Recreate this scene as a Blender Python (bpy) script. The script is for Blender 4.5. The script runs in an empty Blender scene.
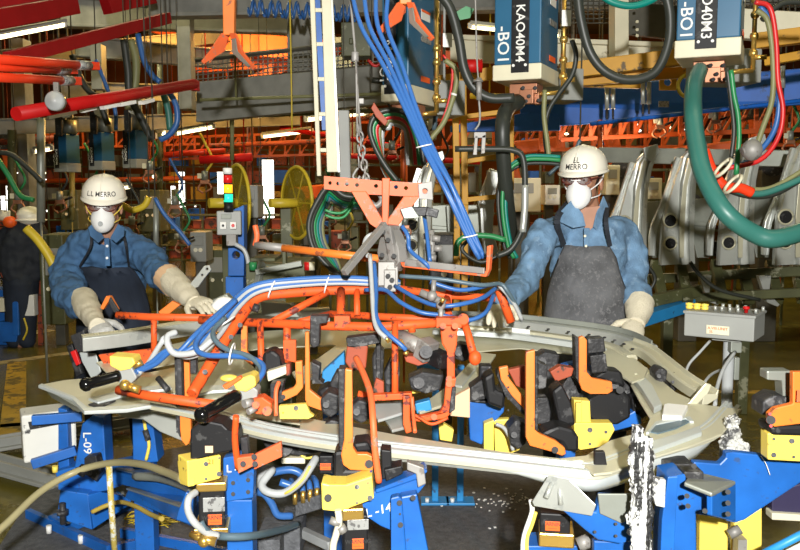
import bpy, math, random
from mathutils import Vector as V, Matrix
from mathutils.geometry import tessellate_polygon
PI = math.pi
SC = bpy.context.scene
COL = SC.collection
H, F, PITCH = 1.6, 850.0, math.atan(85/850)
cam = bpy.data.cameras.new('camera'); camo = bpy.data.objects.new('camera', cam); COL.objects.link(camo)
camo.location = (0, 0, H); camo.rotation_euler = (PI/2-PITCH, 0, 0)
cam.sensor_width = 36; cam.lens = F*36/800; cam.clip_start = .05; cam.clip_end = 200
SC.camera = camo
SC.view_settings.view_transform = 'Standard'; SC.view_settings.look = 'None'
SC.view_settings.gamma = 1; SC.view_settings.use_curve_mapping = False
SC.view_settings.exposure = 0.0
w = bpy.data.worlds.new('hall_air'); SC.world = w; w.use_nodes = True
bg = w.node_tree.nodes['Background']; bg.inputs[0].default_value = (1, .9, .5, 1); bg.inputs[1].default_value = .06
def lamp(kind, name, loc, target, power, color, size=.1, sy=None, spot=None):
    l = bpy.data.lights.new(name, kind); l.energy = power; l.color = color
    if kind == 'AREA':
        l.size = size
        if sy: l.shape = 'RECTANGLE'; l.size_y = sy
    elif kind == 'POINT': l.shadow_soft_size = size
    elif kind == 'SPOT': l.shadow_soft_size = size; l.spot_size = spot; l.spot_blend = .5
    o = bpy.data.objects.new(name, l); COL.objects.link(o); o.location = loc
    o.rotation_euler = (V(target)-V(loc)).to_track_quat('-Z', 'Y').to_euler()
    return o
# the photographer's flash, held high behind the camera
lamp('SPOT', 'camera_flash', (.12, -1.1, 2.15), (0, 4, 1.1), 1450, (1, .98, .94), .06, spot=math.radians(88))
# rows of hall ceiling lights
for i, (x, y, e) in enumerate([(-2.5, 3.2, 80), (2.2, 3.0, 70), (-3, 8, 200), (2.5, 8.5, 210), (0, 13, 320), (-5, 14, 280), (6, 13, 280)]):
    lamp('AREA', 'hall_ceiling_lamp', (x, y, 4.6), (x, y, 0), e*.30, (1, .88, .48), 2.6, .5)
for x, y, z, e in [(-1.0, 15, 4.6, 90), (-4, 15, 4.2, 60), (-7, 31, 4.5, 260), (6, 31, 4.5, 260)]:  # rearmost pair unseen, added to warm the back wall
    lamp('POINT', 'sodium_glow', (x, y, z), (x, y, 0), e, (1, .42, .06), .25)

# ---------- geometry helpers
def P(x, y, Y):
    u = (x-400)/F; v = (275-y)/F; c, s = math.cos(PITCH), math.sin(PITCH)
    a = c+v*s; b = -s+v*c
    return V((u*Y/a, Y, H+b*Y/a))
def PZ(x, y, a=.666, b=.08):
    u = (x-400)/F; v = (275-y)/F; c, s = math.cos(PITCH), math.sin(PITCH)
    c1 = c+v*s; c2 = -s+v*c
    t = (a-H)/(c2-b*c1)
    return V((u*t, c1*t, H+c2*t))
def PL(x, y, dz=0): return PZ(x, y, .666+dz)
def FL(x, y, z=0): return PZ(x, y, z, 0)
def yof(Y, x, y):
    if callable(Y): return Y(x, y)
    if isinstance(Y, tuple): return Y[1]+(Y[3]-Y[1])*(x-Y[0])/(Y[2]-Y[0])
    return Y
def basis(d, up=V((0, 0, 1))):
    d = d.normalized()
    if abs(d.dot(up)) > .98: up = V((0, 1, 0))
    s = d.cross(up).normalized(); u = s.cross(d).normalized()
    return s, u
def crom(pts, n=6):
    pts = [V(p) for p in pts]
    if len(pts) < 3: return pts
    q = [2*pts[0]-pts[1]]+pts+[2*pts[-1]-pts[-2]]; out = []
    for i in range(1, len(q)-2):
        a, b, c, d = q[i-1:i+3]
        for k in range(n):
            t = k/n
            out.append(.5*((2*b)+(c-a)*t+(2*a-5*b+4*c-d)*t*t+(3*b-a-3*c+d)*t**3))
    out.append(pts[-1]); return out
KEEP = {'wire_mesh', 'wound_cable', 'chain_links', 'lettering', 'lattice', 'hair', 'plate_lettering'}
class MB:
    def __init__(s, name, mat, parent=None, smooth=False, bevel=0, label=None, mods=None):
        s.name, s.mat, s.parent, s.smooth, s.bevel, s.label = name, mat, parent, smooth, bevel, label
        s.v, s.f, s.sm, s.mods, s.obj = [], [], [], mods or [], None
        s.props = {}; s.cur = smooth; s.pc = []
    def add(s, vs, fs, smooth=None):
        n = len(s.v); s.pc.append((n, len(s.f))); s.v += [V(q) for q in vs]; s.f += [[i+n for i in f] for f in fs]
        s.sm += [s.cur if smooth is None else smooth]*len(fs); return s
    def box(s, c, size, rot=None):
        c = V(c); x, y, z = [k/2 for k in size]
        vs = [V((a*x, b*y, d*z)) for d in (-1, 1) for a, b in ((-1, -1), (1, -1), (1, 1), (-1, 1))]
        if rot is not None:
            R = rot if isinstance(rot, Matrix) else Matrix.Rotation(rot, 3, 'Z')
            vs = [R @ q for q in vs]
        return s.add([q+c for q in vs], [(0, 3, 2, 1), (4, 5, 6, 7), (0, 1, 5, 4), (1, 2, 6, 5), (2, 3, 7, 6), (3, 0, 4, 7)], False)
    def bar(s, a, b, w, h, up=V((0, 0, 1))):
        a, b = V(a), V(b); d = b-a; sd, u = basis(d, V(up))
        vs = [p+sd*i*w/2+u*j*h/2 for p in (a, b) for i, j in ((-1, -1), (1, -1), (1, 1), (-1, 1))]
        return s.add(vs, [(0, 1, 2, 3), (7, 6, 5, 4), (4, 5, 1, 0), (5, 6, 2, 1), (6, 7, 3, 2), (7, 4, 0, 3)], False)
    def prism(s, pts, th, holes=()):
        """flat outline with thickness vector th (points away from the viewer)"""
        loops = [[V(p) for p in pts]]+[[V(p) for p in h] for h in holes]
        flat = [p for l in loops for p in l]; n = len(flat); th = V(th)
        tri = tessellate_polygon(loops) if holes or len(pts) > 4 else [tuple(range(len(pts)))]
        vs = flat+[p+th for p in flat]; fs = []
        for t in tri: fs.append(tuple(t)); fs.append(tuple(i+n for i in reversed(t)))
        k = 0
        for l in loops:
            m = len(l)
            for i in range(m):
                j = (i+1) % m; fs.append((k+i, k+j, k+j+n, k+i+n))
            k += m
        return s.add(vs, fs, False)
    def plate(s, px, Y, th, holes=(), flip=False):
        pts = [P(x, y, yof(Y, x, y)) for x, y in px]
        hs = []
        for hx, hy, hr in holes:
            hs.append([P(hx+hr*math.cos(a*PI/5), hy+hr*math.sin(a*PI/5), yof(Y, hx+hr*math.cos(a*PI/5), hy)) for a in range(10)])
        nrm = V((0, 0, 0))
        for i in range(len(pts)):
            a, b = pts[i], pts[(i+1) % len(pts)]; nrm += a.cross(b)
        nrm.normalize()
        if nrm.y < 0: nrm = -nrm
        return s.prism(pts, nrm*th, hs)
    def pbox(s, x0, y0, x1, y1, Y, d, yaw=0):
        a = P((x0+x1)/2, (y0+y1)/2, Y); wv = P(x1, (y0+y1)/2, Y).x-P(x0, (y0+y1)/2, Y).x
        hv = P(x0, y0, Y).z-P(x0, y1, Y).z; R = Matrix.Rotation(yaw, 3, 'Z')
        return s.box(a+R @ V((0, d/2, 0)), (wv/max(.3, math.cos(yaw)) if not yaw else wv, d, hv), R)
    def tube(s, pts, r, n=8, sm=True, k=6, caps=True):
        q = crom(pts, k) if sm else [V(p) for p in pts]
        vs, fs = [], []; u = None
        for i, p in enumerate(q):
            d = (q[min(i+1, len(q)-1)]-q[max(i-1, 0)])
            if d.length < 1e-9: d = V((0, 0, 1))
            d.normalize()
            if u is None: sd, u = basis(d)
            sd = d.cross(u)
            sd = sd.normalized() if sd.length > 1e-6 else basis(d)[0]
            u = sd.cross(d).normalized()
            rr = r if not isinstance(r, (list, tuple)) else r[0]+(r[-1]-r[0])*i/(len(q)-1)
            if isinstance(r, list) and len(r) > 2:
                t = i/(len(q)-1)*(len(r)-1); a = min(int(t), len(r)-2); rr = r[a]+(r[a+1]-r[a])*(t-a)
            vs += [p+(sd*math.cos(2*PI*j/n)+u*math.sin(2*PI*j/n))*rr for j in range(n)]
        for i in range(len(q)-1):
            for j in range(n):
                jj = (j+1) % n; fs.append((i*n+j, i*n+jj, (i+1)*n+jj, (i+1)*n+j))
        s.add(vs, fs, True)
        if caps:
            m = len(s.v)-len(vs); s.f += [[m+j for j in reversed(range(n))], [m+(len(q)-1)*n+j for j in range(n)]]; s.sm += [False, False]
        return s
    def hose(s, px, r, Y=None, n=8, k=6):
        return s.tube([P(q[0], q[1], q[2] if len(q) > 2 else Y) for q in px], r, n, True, k)
    def cyl(s, a, b, r, r2=None, n=14):
        return s.tube([a, b], (r, r if r2 is None else r2), n, False)
    def lathe(s, o, ax, prof, n=20, cap=True):
        o, ax = V(o), V(ax).normalized(); sd, u = basis(ax); vs, fs = [], []
        for h_, r in prof: vs += [o+ax*h_+(sd*math.cos(2*PI*j/n)+u*math.sin(2*PI*j/n))*max(r, 1e-4) for j in range(n)]
        for i in range(len(prof)-1):
            for j in range(n):
                jj = (j+1) % n; fs.append((i*n+j, i*n+jj, (i+1)*n+jj, (i+1)*n+j))
        if cap: fs += [tuple(reversed(range(n))), tuple((len(prof)-1)*n+j for j in range(n))]
        return s.add(vs, fs)
    def ball(s, c, r, rot=None, n=14, m=9):
        c = V(c); r = (r, r, r) if not isinstance(r, (tuple, list)) else r; vs, fs = [], []
        for i in range(m+1):
            t = PI*i/m
            for j in range(n):
                p = V((r[0]*math.sin(t)*math.cos(2*PI*j/n), r[1]*math.sin(t)*math.sin(2*PI*j/n), r[2]*math.cos(t)))
                vs.append(c+(rot @ p if rot else p))
        for i in range(m):
            for j in range(n):
                jj = (j+1) % n; fs.append((i*n+j, (i+1)*n+j, (i+1)*n+jj, i*n+jj))
        return s.add(vs, fs, True)
    def loft(s, rings, cap=True, closed=True, smooth=True):
        n = len(rings[0]); vs = [p for r in rings for p in r]; fs = []
        for i in range(len(rings)-1):
            for j in range(n if closed else n-1):
                jj = (j+1) % n; fs.append((i*n+j, i*n+jj, (i+1)*n+jj, (i+1)*n+j))
        if cap: fs += [tuple(reversed(range(n))), tuple((len(rings)-1)*n+j for j in range(n))]
        return s.add(vs, fs, smooth)
    def ellipses(s, data, n=20):
        """data: (centre, xaxis, yaxis, rx, ry)"""
        return s.loft([[c+xa*rx*math.cos(2*PI*j/n)+ya*ry*math.sin(2*PI*j/n) for j in range(n)] for c, xa, ya, rx, ry in data])
    def chain(s, pts, rs):
        for i in range(len(pts)-1):
            s.cyl(pts[i], pts[i+1], rs[i], rs[i+1], 12)
        for p, r in zip(pts, rs): s.ball(p, r, n=12, m=8)
        return s
    def text(s, txt, o, xd, yd, h, ex=.001, wx=1.0):
        vs, fs = textgeo(txt); xd, yd = V(xd).normalized(), V(yd).normalized(); nd = xd.cross(yd)
        return s.add([V(o)+xd*p.x*h*wx+yd*p.y*h+nd*p.z*ex for p in vs], fs, False)
    def build_split(s):
        n = len(s.pc)
        if n < 2 or n > 70 or s.mods or s.name in KEEP: return s.build()
        ends = [q for q in s.pc[1:]]+[(len(s.v), len(s.f))]; bb = []
        for (a, fa), (b, fb) in zip(s.pc, ends):
            vs = s.v[a:b]; bb.append(([min(p[k] for p in vs)-.004 for k in range(3)], [max(p[k] for p in vs)+.004 for k in range(3)]))
        par = list(range(n))
        def root(i):
            while par[i] != i: i = par[i]
            return i
        for i in range(n):
            for j in range(i):
                if all(bb[i][0][k] <= bb[j][1][k] and bb[j][0][k] <= bb[i][1][k] for k in range(3)): par[root(i)] = root(j)
        gs = {}
        for i in range(n): gs.setdefault(root(i), []).append(i)
        if len(gs) == 1: return s.build()
        first = None
        for g in gs.values():
            m = MB(s.name, s.mat, s.parent, s.smooth, s.bevel, s.label); m.props = s.props
            for i in g:
                (a, fa), (b, fb) = s.pc[i], ends[i]; k = len(m.v)-a
                m.v += s.v[a:b]; m.f += [[q+k for q in f] for f in s.f[fa:fb]]; m.sm += s.sm[fa:fb]
            m.build(); first = first or m
        s.obj, s.rootloc = first.obj, first.rootloc; return s.obj
    def build(s):
        me = bpy.data.meshes.new(s.name)
        L = s.parent.rootloc if s.parent else V((0, 0, 0))
        if not s.parent and s.v:
            lo = V([min(p[k] for p in s.v) for k in range(3)]); hi = V([max(p[k] for p in s.v) for k in range(3)])
            L = V(((lo.x+hi.x)/2, (lo.y+hi.y)/2, lo.z))
        me.from_pydata([p-L for p in s.v], [], s.f); me.polygons.foreach_set('use_smooth', s.sm)
        if s.mat: me.materials.append(s.mat)
        me.update()
        import bmesh
        b = bmesh.new(); b.from_mesh(me); bmesh.ops.recalc_face_normals(b, faces=b.faces); b.to_mesh(me); b.free()
        o = bpy.data.objects.new(s.name, me); COL.objects.link(o)
        if s.parent: o.parent = s.parent.obj
        else: o.location = L
        s.rootloc = L
        if s.label: o['label'] = s.label
        for k, v_ in s.props.items(): o[k] = v_
        if s.bevel:
            m = o.modifiers.new('b', 'BEVEL'); m.width = s.bevel; m.segments = 2; m.limit_method = 'ANGLE'; m.angle_limit = .6
        for kind, kw in s.mods:
            m = o.modifiers.new(kind.lower(), kind)
            for k, v_ in kw.items(): setattr(m, k, v_)
        s.obj = o; return o
_tg = {}
def textgeo(txt):
    if txt not in _tg:
        c = bpy.data.curves.new('t', 'FONT'); c.body = txt; c.size = 1.4; c.extrude = .5; c.align_x = 'CENTER'; c.align_y = 'CENTER'; c.offset = .012
        c.resolution_u = 3
        o = bpy.data.objects.new('t', c); COL.objects.link(o)
        bpy.context.view_layer.update()
        me = bpy.data.meshes.new_from_object(o.evaluated_get(bpy.context.evaluated_depsgraph_get()))
        _tg[txt] = ([v.co.copy() for v in me.vertices], [tuple(p.vertices) for p in me.polygons])
        bpy.data.objects.remove(o); bpy.data.curves.remove(c); bpy.data.meshes.remove(me)
    return _tg[txt]
class Thing:
    """an Empty at the base of a thing; parts are collected and linked by done()"""
    def __init__(s, name, label, cat, loc, group=None):
        s.name, s.label, s.cat, s.group = name, label, cat, group
        s.rootloc = V(loc); s.parts = []
        o = bpy.data.objects.new(name, None); COL.objects.link(o); o.location = s.rootloc; o.empty_display_size = .1
        o['label'] = label; o['category'] = cat
        if group: o['group'] = group
        s.obj = o
    def part(s, name, mat, parent=None, **k):
        m = MB(name, mat, parent or s, **k); s.parts.append(m); return m
    def done(s):
        for m in s.parts:
            if m.v: m.build_split()
        return s
    def hang(s, *pts, r=.003):
        for p in pts: s.part('hanger_rod', M.beamd).tube([V(p), V((p[0], p[1], 8.02))], r, 5, False)
        return s
def solo(name, label, cat, mat, group=None, **k):
    m = MB(name, mat, None, **k); m.props = {'label': label, 'category': cat}
    if group: m.props['group'] = group
    return m
def struct(name, mat, **k):
    m = MB(name, mat, None, **k); m.props = {'kind': 'structure'}; return m
def dup(root, loc, label, rz=0, group=None):
    r = root.copy(); COL.objects.link(r); r.location = loc; r.rotation_euler = (0, 0, rz); r['label'] = label
    if group: r['group'] = group
    for ch in list(root.children):
        c = ch.copy(); COL.objects.link(c); c.parent = r
        for g in ch.children:
            d = g.copy(); COL.objects.link(d); d.parent = c
    return r
# ---------- materials
def mat(name, col, rough=.5, metal=0, var=.15, vs=6, wear=None, ws=14, wt=.62, bump=0, bs=60, emit=0, spec=.5, alpha=1, ecol=None, stretch=None):
    m = bpy.data.materials.new(name); m.use_nodes = True; nt = m.node_tree; N, L = nt.nodes, nt.links
    b = N['Principled BSDF']; b.inputs['Roughness'].default_value = rough; b.inputs['Metallic'].default_value = metal
    b.inputs['Specular IOR Level'].default_value = spec
    if alpha < 1: b.inputs['Alpha'].default_value = alpha
    if emit:
        b.inputs['Emission Color'].default_value = (*(ecol or col), 1); b.inputs['Emission Strength'].default_value = emit
        b.inputs['Base Color'].default_value = (*col, 1); return m
    tc = N.new('ShaderNodeTexCoord')
    co = tc.outputs['Object']
    if stretch:
        mp = N.new('ShaderNodeMapping'); mp.inputs['Scale'].default_value = stretch; L.new(co, mp.inputs['Vector']); co = mp.outputs[0]
    n1 = N.new('ShaderNodeTexNoise'); n1.inputs['Scale'].default_value = vs; n1.inputs['Detail'].default_value = 5
    L.new(co, n1.inputs['Vector'])
    r = N.new('ShaderNodeMapRange'); r.inputs[1].default_value = .3; r.inputs[2].default_value = .7
    r.inputs[3].default_value = 1-var; r.inputs[4].default_value = 1+var*.6
    L.new(n1.outputs['Fac'], r.inputs[0])
    mx = N.new('ShaderNodeMix'); mx.data_type = 'RGBA'; mx.blend_type = 'MULTIPLY'; mx.inputs[0].default_value = 1
    mx.inputs[6].default_value = (*col, 1); L.new(r.outputs[0], mx.inputs[7]); out = mx.outputs[2]
    if wear:
        n2 = N.new('ShaderNodeTexNoise'); n2.inputs['Scale'].default_value = ws; n2.inputs['Detail'].default_value = 8; n2.inputs['Roughness'].default_value = .65
        L.new(co, n2.inputs['Vector'])
        r2 = N.new('ShaderNodeMapRange'); r2.inputs[1].default_value = wt-.035; r2.inputs[2].default_value = wt+.01
        L.new(n2.outputs['Fac'], r2.inputs[0])
        m2 = N.new('ShaderNodeMix'); m2.data_type = 'RGBA'; L.new(r2.outputs[0], m2.inputs[0]); L.new(out, m2.inputs[6]); m2.inputs[7].default_value = (*wear, 1); out = m2.outputs[2]
    L.new(out, b.inputs['Base Color'])
    if bump:
        n3 = N.new('ShaderNodeTexNoise'); n3.inputs['Scale'].default_value = bs; n3.inputs['Detail'].default_value = 4
        L.new(co, n3.inputs['Vector'])
        bp = N.new('ShaderNodeBump'); bp.inputs['Strength'].default_value = bump; bp.inputs['Distance'].default_value = .01
        L.new(n3.outputs['Fac'], bp.inputs['Height']); L.new(bp.outputs[0], b.inputs['Normal'])
    return m
class M: pass
M.orange = mat('orange_tube_paint', (.78, .105, .018), .55, spec=.35, wear=(.16, .03, .02), ws=28, wt=.60)
M.arm = mat('arm_orange_paint', (.86, .21, .028), .45, wear=(.35, .10, .04), ws=26, wt=.62)
M.salmon = mat('faded_orange_paint', (.80, .14, .04), .55, wear=(.30, .2, .15), ws=28, wt=.62)
M.rust = mat('red_brown_paint', (.34, .06, .02), .6, wear=(.05, .03, .02), ws=15, wt=.58)
M.yellow = mat('yellow_paint', (.93, .70, .11), .45, var=.08, wear=(.3, .22, .06), ws=40, wt=.66)
M.yel2 = mat('frame_yellow_paint', (.60, .30, .012), .55, wear=(.1, .06, .01), ws=5)
M.blue = mat('blue_paint', (.012, .125, .47), .42, var=.3, wear=(.03, .08, .22), ws=26, wt=.66)
M.blue2 = mat('light_blue_paint', (.025, .27, .62), .45, wear=(.02, .08, .2), ws=12, wt=.66)
M.trf = mat('transformer_blue', (.02, .115, .22), .4, var=.08, wear=(.2, .3, .36), ws=30, wt=.72)
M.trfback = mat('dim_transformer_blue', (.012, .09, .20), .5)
M.boom = mat('boom_blue', (.01, .14, .62), .5, wear=(.02, .05, .12), ws=4)
M.black = mat('black_plastic', (.011, .011, .012), .5, wear=(.05, .05, .05), ws=22, wt=.62, spec=.3)
M.gloss = mat('black_grip', (.006, .006, .006), .15)
M.dark = mat('dark_greasy_steel', (.032, .032, .034), .5, 0, var=.5, wear=(.12, .12, .12), ws=25, wt=.6, bump=.3, spec=.35)
M.rubber = mat('black_rubber_hose', (.028, .032, .026), .45)
M.galv = mat('galvanised_sheet', (.52, .54, .50), .34, .45, var=.12, wear=(.4, .42, .4), ws=9)
M.galv2 = mat('dull_galvanised_sheet', (.30, .32, .28), .42, .35, var=.2)
M.sheet = mat('oiled_body_steel', (.58, .56, .41), .38, .25, var=.08, vs=3)
M.sheetw = mat('zinc_body_steel', (.56, .60, .58), .35, .3, var=.06, vs=3)
M.steel = mat('bare_steel', (.30, .29, .27), .55, .3, var=.3, wear=(.2, .18, .16), ws=22, wt=.6)
M.bolt = mat('dark_bolt', (.03, .03, .03), .6, 0, var=.3, spec=.25)
M.brass = mat('brass_fitting', (.75, .48, .12), .3, .8)
M.copper = mat('copper_blocks', (.45, .2, .11), .45, .5, var=.3)
M.silver = mat('silver_label', (.42, .43, .42), .4, .4, wear=(.15, .15, .15), ws=60, wt=.56)
M.warn = mat('orange_red_label', (.95, .13, .015), .5, var=.03)
M.white = mat('white_paint', (.82, .82, .78), .45, var=.05)
M.cream = mat('cream_paint', (.72, .68, .50), .5, var=.08, wear=(.3, .26, .15), ws=7, wt=.7)
M.grey = mat('grey_paint', (.30, .31, .29), .5, var=.1)
M.beam = mat('grey_beam_paint', (.25, .25, .22), .6, var=.25)
M.beamd = mat('dark_beam_paint', (.085, .08, .06), .6, var=.3)
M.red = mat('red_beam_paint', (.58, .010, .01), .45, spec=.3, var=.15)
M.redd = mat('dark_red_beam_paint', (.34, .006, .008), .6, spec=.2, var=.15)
M.redt = mat('bright_red_tube', (.85, .05, .012), .35, var=.08)
M.green = mat('green_hose', (.035, .165, .135), .4, var=.12)
M.greenb = mat('bright_green_cable', (.02, .22, .07), .4)
M.teal = mat('teal_hose', (.0, .2, .16), .4)
M.hblue = mat('blue_air_hose', (.035, .13, .38), .35, var=.1)
M.hgrey = mat('grey_air_hose', (.42, .44, .44), .35, var=.15)
M.hdark = mat('slate_hose', (.09, .14, .17), .4)
M.hwhite = mat('white_tie', (.85, .85, .82), .5)
M.hred = mat('red_hose', (.62, .02, .02), .4)
M.holive = mat('olive_hose', (.21, .21, .09), .5)
M.hyel = mat('yellow_hose', (.62, .46, .03), .45)
M.paintdrip = mat('spattered_post_paint', (.74, .75, .72), .5, var=.1, wear=(.03, .03, .03), ws=55, wt=.52, bump=.5, bs=30, stretch=(1, 1, .07))
M.foil = mat('crumpled_foil', (.6, .6, .56), .5, .1, var=.3, wear=(.1, .1, .1), ws=25, wt=.55, bump=1, bs=45)
M.denim = mat('blue_denim', (.15, .27, .42), .85, var=.38, vs=14, wear=(.20, .32, .46), ws=20, wt=.6, bump=.5, bs=160)
M.denim2 = mat('dark_blue_denim', (.055, .14, .28), .85, var=.3, vs=12, bump=.5, bs=220)
M.apron = mat('grey_leather_apron', (.115, .118, .125), .75, var=.6, vs=6, wear=(.155, .155, .16), ws=60, wt=.58, bump=.3)
M.apron2 = mat('navy_apron', (.016, .024, .042), .8, var=.3)
M.strap = mat('dark_strap', (.02, .025, .035), .8)
M.skin = mat('skin', (.44, .215, .13), .5, var=.1, vs=20)
M.skin2 = mat('light_skin', (.50, .26, .17), .5, var=.1, vs=20)
M.hair = mat('dark_hair', (.015, .012, .01), .6)
M.mask = mat('white_mask', (.88, .88, .86), .8, var=.04)
M.hat = mat('cream_hard_hat', (.90, .86, .74), .3, var=.04)
M.glove = mat('cream_canvas_glove', (.74, .68, .52), .9, var=.1, bump=.6, bs=150)
M.gloveg = mat('worn_grey_glove', (.50, .50, .48), .9, var=.3, vs=12, bump=.8, bs=130)
M.lens = mat('tinted_lens', (.12, .05, .05), .1, alpha=.45)
M.frame = mat('red_brown_spectacle_frame', (.12, .02, .015), .3)
M.ink = mat('dark_ink', (.03, .03, .03), .7)
M.lampe = mat('fluorescent_tube', (1, .95, .7), .5, emit=5, ecol=(1, .86, .48))
M.lampw = mat('lit_window', (1, 1, .9), .5, emit=3.2, ecol=(1, .98, .88))
M.eye = mat('eye_white', (.7, .68, .65), .3)
M.floor = mat('oily_concrete', (.12, .10, .014), .26, var=.5, vs=1.3, wear=(.15, .125, .02), ws=9, wt=.56, bump=.15, bs=8)
M.plat = mat('grey_platform_grit', (.10, .105, .115), .75, var=.35, vs=30, wear=(.22, .23, .25), ws=120, wt=.66, bump=.6, bs=90)
M.amb = mat('amber_lens', (1, .5, .02), .3, emit=1.1)
M.redl = mat('red_lens', (.6, .01, .01), .3, emit=.25)
M.grnl = mat('green_lens', (.02, .75, .45), .3, emit=1.0)
M.orglow = mat('orange_hall_steel', (.62, .10, .012), .5, var=.2)
M.reel = mat('yellow_reel_plastic', (.34, .26, .012), .4, alpha=.5)
M.wall = mat('glow_tinted_wall', (.20, .075, .02), .8, var=.5, vs=.8)  # reddish-brown glow of the hall mixed into the wall colour
M.roof = mat('dim_roof', (.05, .045, .03), .9, var=.4, vs=.6)
M.box = mat('off_white_box', (.72, .72, .66), .5, var=.08, wear=(.05, .05, .05), ws=11, wt=.63)
M.tan = mat('tan_label', (.75, .5, .3), .6, var=.03)
M.machine = mat('green_grey_machine', (.085, .09, .035), .5, var=.3, wear=(.3, .3, .2), ws=9)
M.purple = mat('dark_violet_cover', (.03, .025, .07), .5)
M.linep = mat('worn_line_paint', (.38, .32, .17), .6, var=.3, vs=4, wear=(.15, .12, .04), ws=7, wt=.56)
M.liney = mat('worn_yellow_line_paint', (.42, .27, .02), .6, var=.3, vs=4, wear=(.12, .09, .02), ws=7, wt=.54)
M.cloud = bpy.data.textures.new('folds', 'CLOUDS'); M.cloud.noise_scale = .09; M.cloud.noise_depth = 2
M.fold = bpy.data.textures.new('soft_folds', 'CLOUDS'); M.fold.noise_scale = .075; M.fold.noise_depth = 1
M.crumple = bpy.data.textures.new('crumple', 'CLOUDS'); M.crumple.noise_scale = .014; M.crumple.noise_depth = 2
# ================= SETTING
m = struct('floor', M.floor); m.box((0, 16, -.05), (44, 40, .1)); m.build()
m = struct('wall_back', M.wall); m.box((0, 36, 4), (44, .3, 8)); m.build()
m = struct('wall_left', M.wall); m.box((-22, 16, 4), (.3, 40, 8)); m.build()
m = struct('wall_right', M.wall); m.box((22, 16, 4), (.3, 40, 8)); m.build()
m = struct('ceiling', M.roof); m.box((0, 16, 8.1), (44, 40, .2)); m.build()
def fline(name, pts, wd, ma):
    m = struct(name, ma)
    a, b = [FL(x, y, .002) for x, y in pts]; d = (b-a).normalized(); s_ = V((-d.y, d.x, 0))*wd/2
    m.prism([a-s_, b-s_, b+s_, a+s_], (0, 0, .003)); return m.build()
fline('floor_marking_line', [(-60, 371), (78, 352)], .13, M.linep)
fline('floor_marking_line', [(-80, 433), (62, 421)], .09, M.liney)
fline('floor_marking_line', [(12, 440), (17, 362)], .16, M.liney)
fline('floor_marking_line', [(690, 392), (830, 392)], .10, M.liney)
fline('floor_marking_line', [(-40, 345), (50, 330)], .2, M.linep)
# steel base platform of the fixture
m = struct('floor_platform', M.plat, bevel=.004)
m.prism([FL(x, y, .06) for x, y in [(-10, 560), (30, 497), (150, 452), (330, 420), (560, 445), (640, 520), (700, 640), (60, 700)]], (0, 0, -.06)); m.build()
m = struct('trim_1', M.blue, bevel=.003)
for a, b in [((28, 514), (110, 551)), ((110, 551), (135, 545)), ((122, 533), (330, 575))]:
    m.bar(FL(*a, .075), FL(*b, .075), .03, .05)
m.build()
# low steel floor rails at the left
for nm, pts in [('floor_rail', [(-20, 450), (250, 404)]), ('floor_rail', [(-20, 462), (120, 500)])]:
    m = solo(nm, 'grey steel floor rail running under the white box' if pts[1][0] == 250 else 'grey steel floor rail below the white box, towards the arched hose', 'rail', M.grey, bevel=.004)
    a, b = FL(*pts[0], .05), FL(*pts[1], .05)
    m.bar(a, b, .16, .02); m.bar(a+V((0, .05, .03)), b+V((0, .05, .03)), .02, .06); m.bar(a+V((0, -.05, .03)), b+V((0, -.05, .03)), .02, .06)
    m.build()
# ================= OVERHEAD STRUCTURE
def ibeam(m, a, b, h, wd):
    a, b = V(a), V(b); up = V((0, 0, 1)); t = h*.1
    m.bar(a, b, t, h); m.bar(a+up*(h/2), b+up*(h/2), wd, t); m.bar(a-up*(h/2), b-up*(h/2), wd, t)
def beam(name, label, ma, a, b, h, wd=None, kind=None):
    m = struct(name, ma, bevel=.004) if kind == 's' else solo(name, label, 'beam', ma, bevel=.004)
    ibeam(m, P(*a), P(*b), h, wd or h*.6); return m.build()
for a, b, h in [((60, 12, 9), (330, 22, 10), .28), ((75, 46, 9), (230, 60, 10.5), .2), ((-30, 62, 8), (230, 35, 12), .16),
                ((150, 0, 8), (820, -12, 8.5), .3), ((-40, 128, 12), (300, 118, 13), .2), ((60, 90, 11), (330, 98, 12), .2)]:
    m = struct('ceiling_beam', M.beam if h != .16 else M.beamd, bevel=.004); ibeam(m, P(*a), P(*b), h, h*.6); m.build()
for x, Y, y0, y1, h in [(98, 9, 45, 90, .16), (185, 9, 10, 110, .2), (300, 8, -20, 100, .3), (430, 9, -20, 140, .2), (20, 13, 40, 250, .3), (345, 14, 40, 250, .5)]:
    m = struct('pillar', M.beam, bevel=.005); a = P(x, y0, Y); m.bar(a, V((a.x, a.y, 0 if Y > 12 else P(x, y1, Y).z)), h, h*.7, (1, 0, 0)); m.build()
# big grey girder with mesh guard
m = struct('ceiling_girder', M.beam, bevel=.005); m.plate([(196, 82), (440, 60), (440, 98), (196, 122)], (196, 7.4, 440, 6.6), .12); m.build()
t = Thing('mesh_guard', 'wire mesh guard panel standing on the grey girder behind the hooks', 'guard', P(320, 70, 7))
m = t.part('guard_frame', M.beamd)
m.tube([P(196, 60, 7.5), P(440, 34, 6.7)], .02, 6, False); m.tube([P(196, 84, 7.5), P(440, 60, 6.7)], .02, 6, False)
m = t.part('wire_mesh', M.beam)
for i in range(49):
    x = 198+i*5; Y = 7.5-.8*(x-196)/244; y = 60-26*(x-196)/244; m.tube([P(x, y, Y), P(x, y+26, Y)], .005, 4, False)
for j in range(6): m.tube([P(196, 62+j*4.4, 7.5), P(440, 36+j*4.8, 6.7)], .005, 4, False)
t.done()
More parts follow.
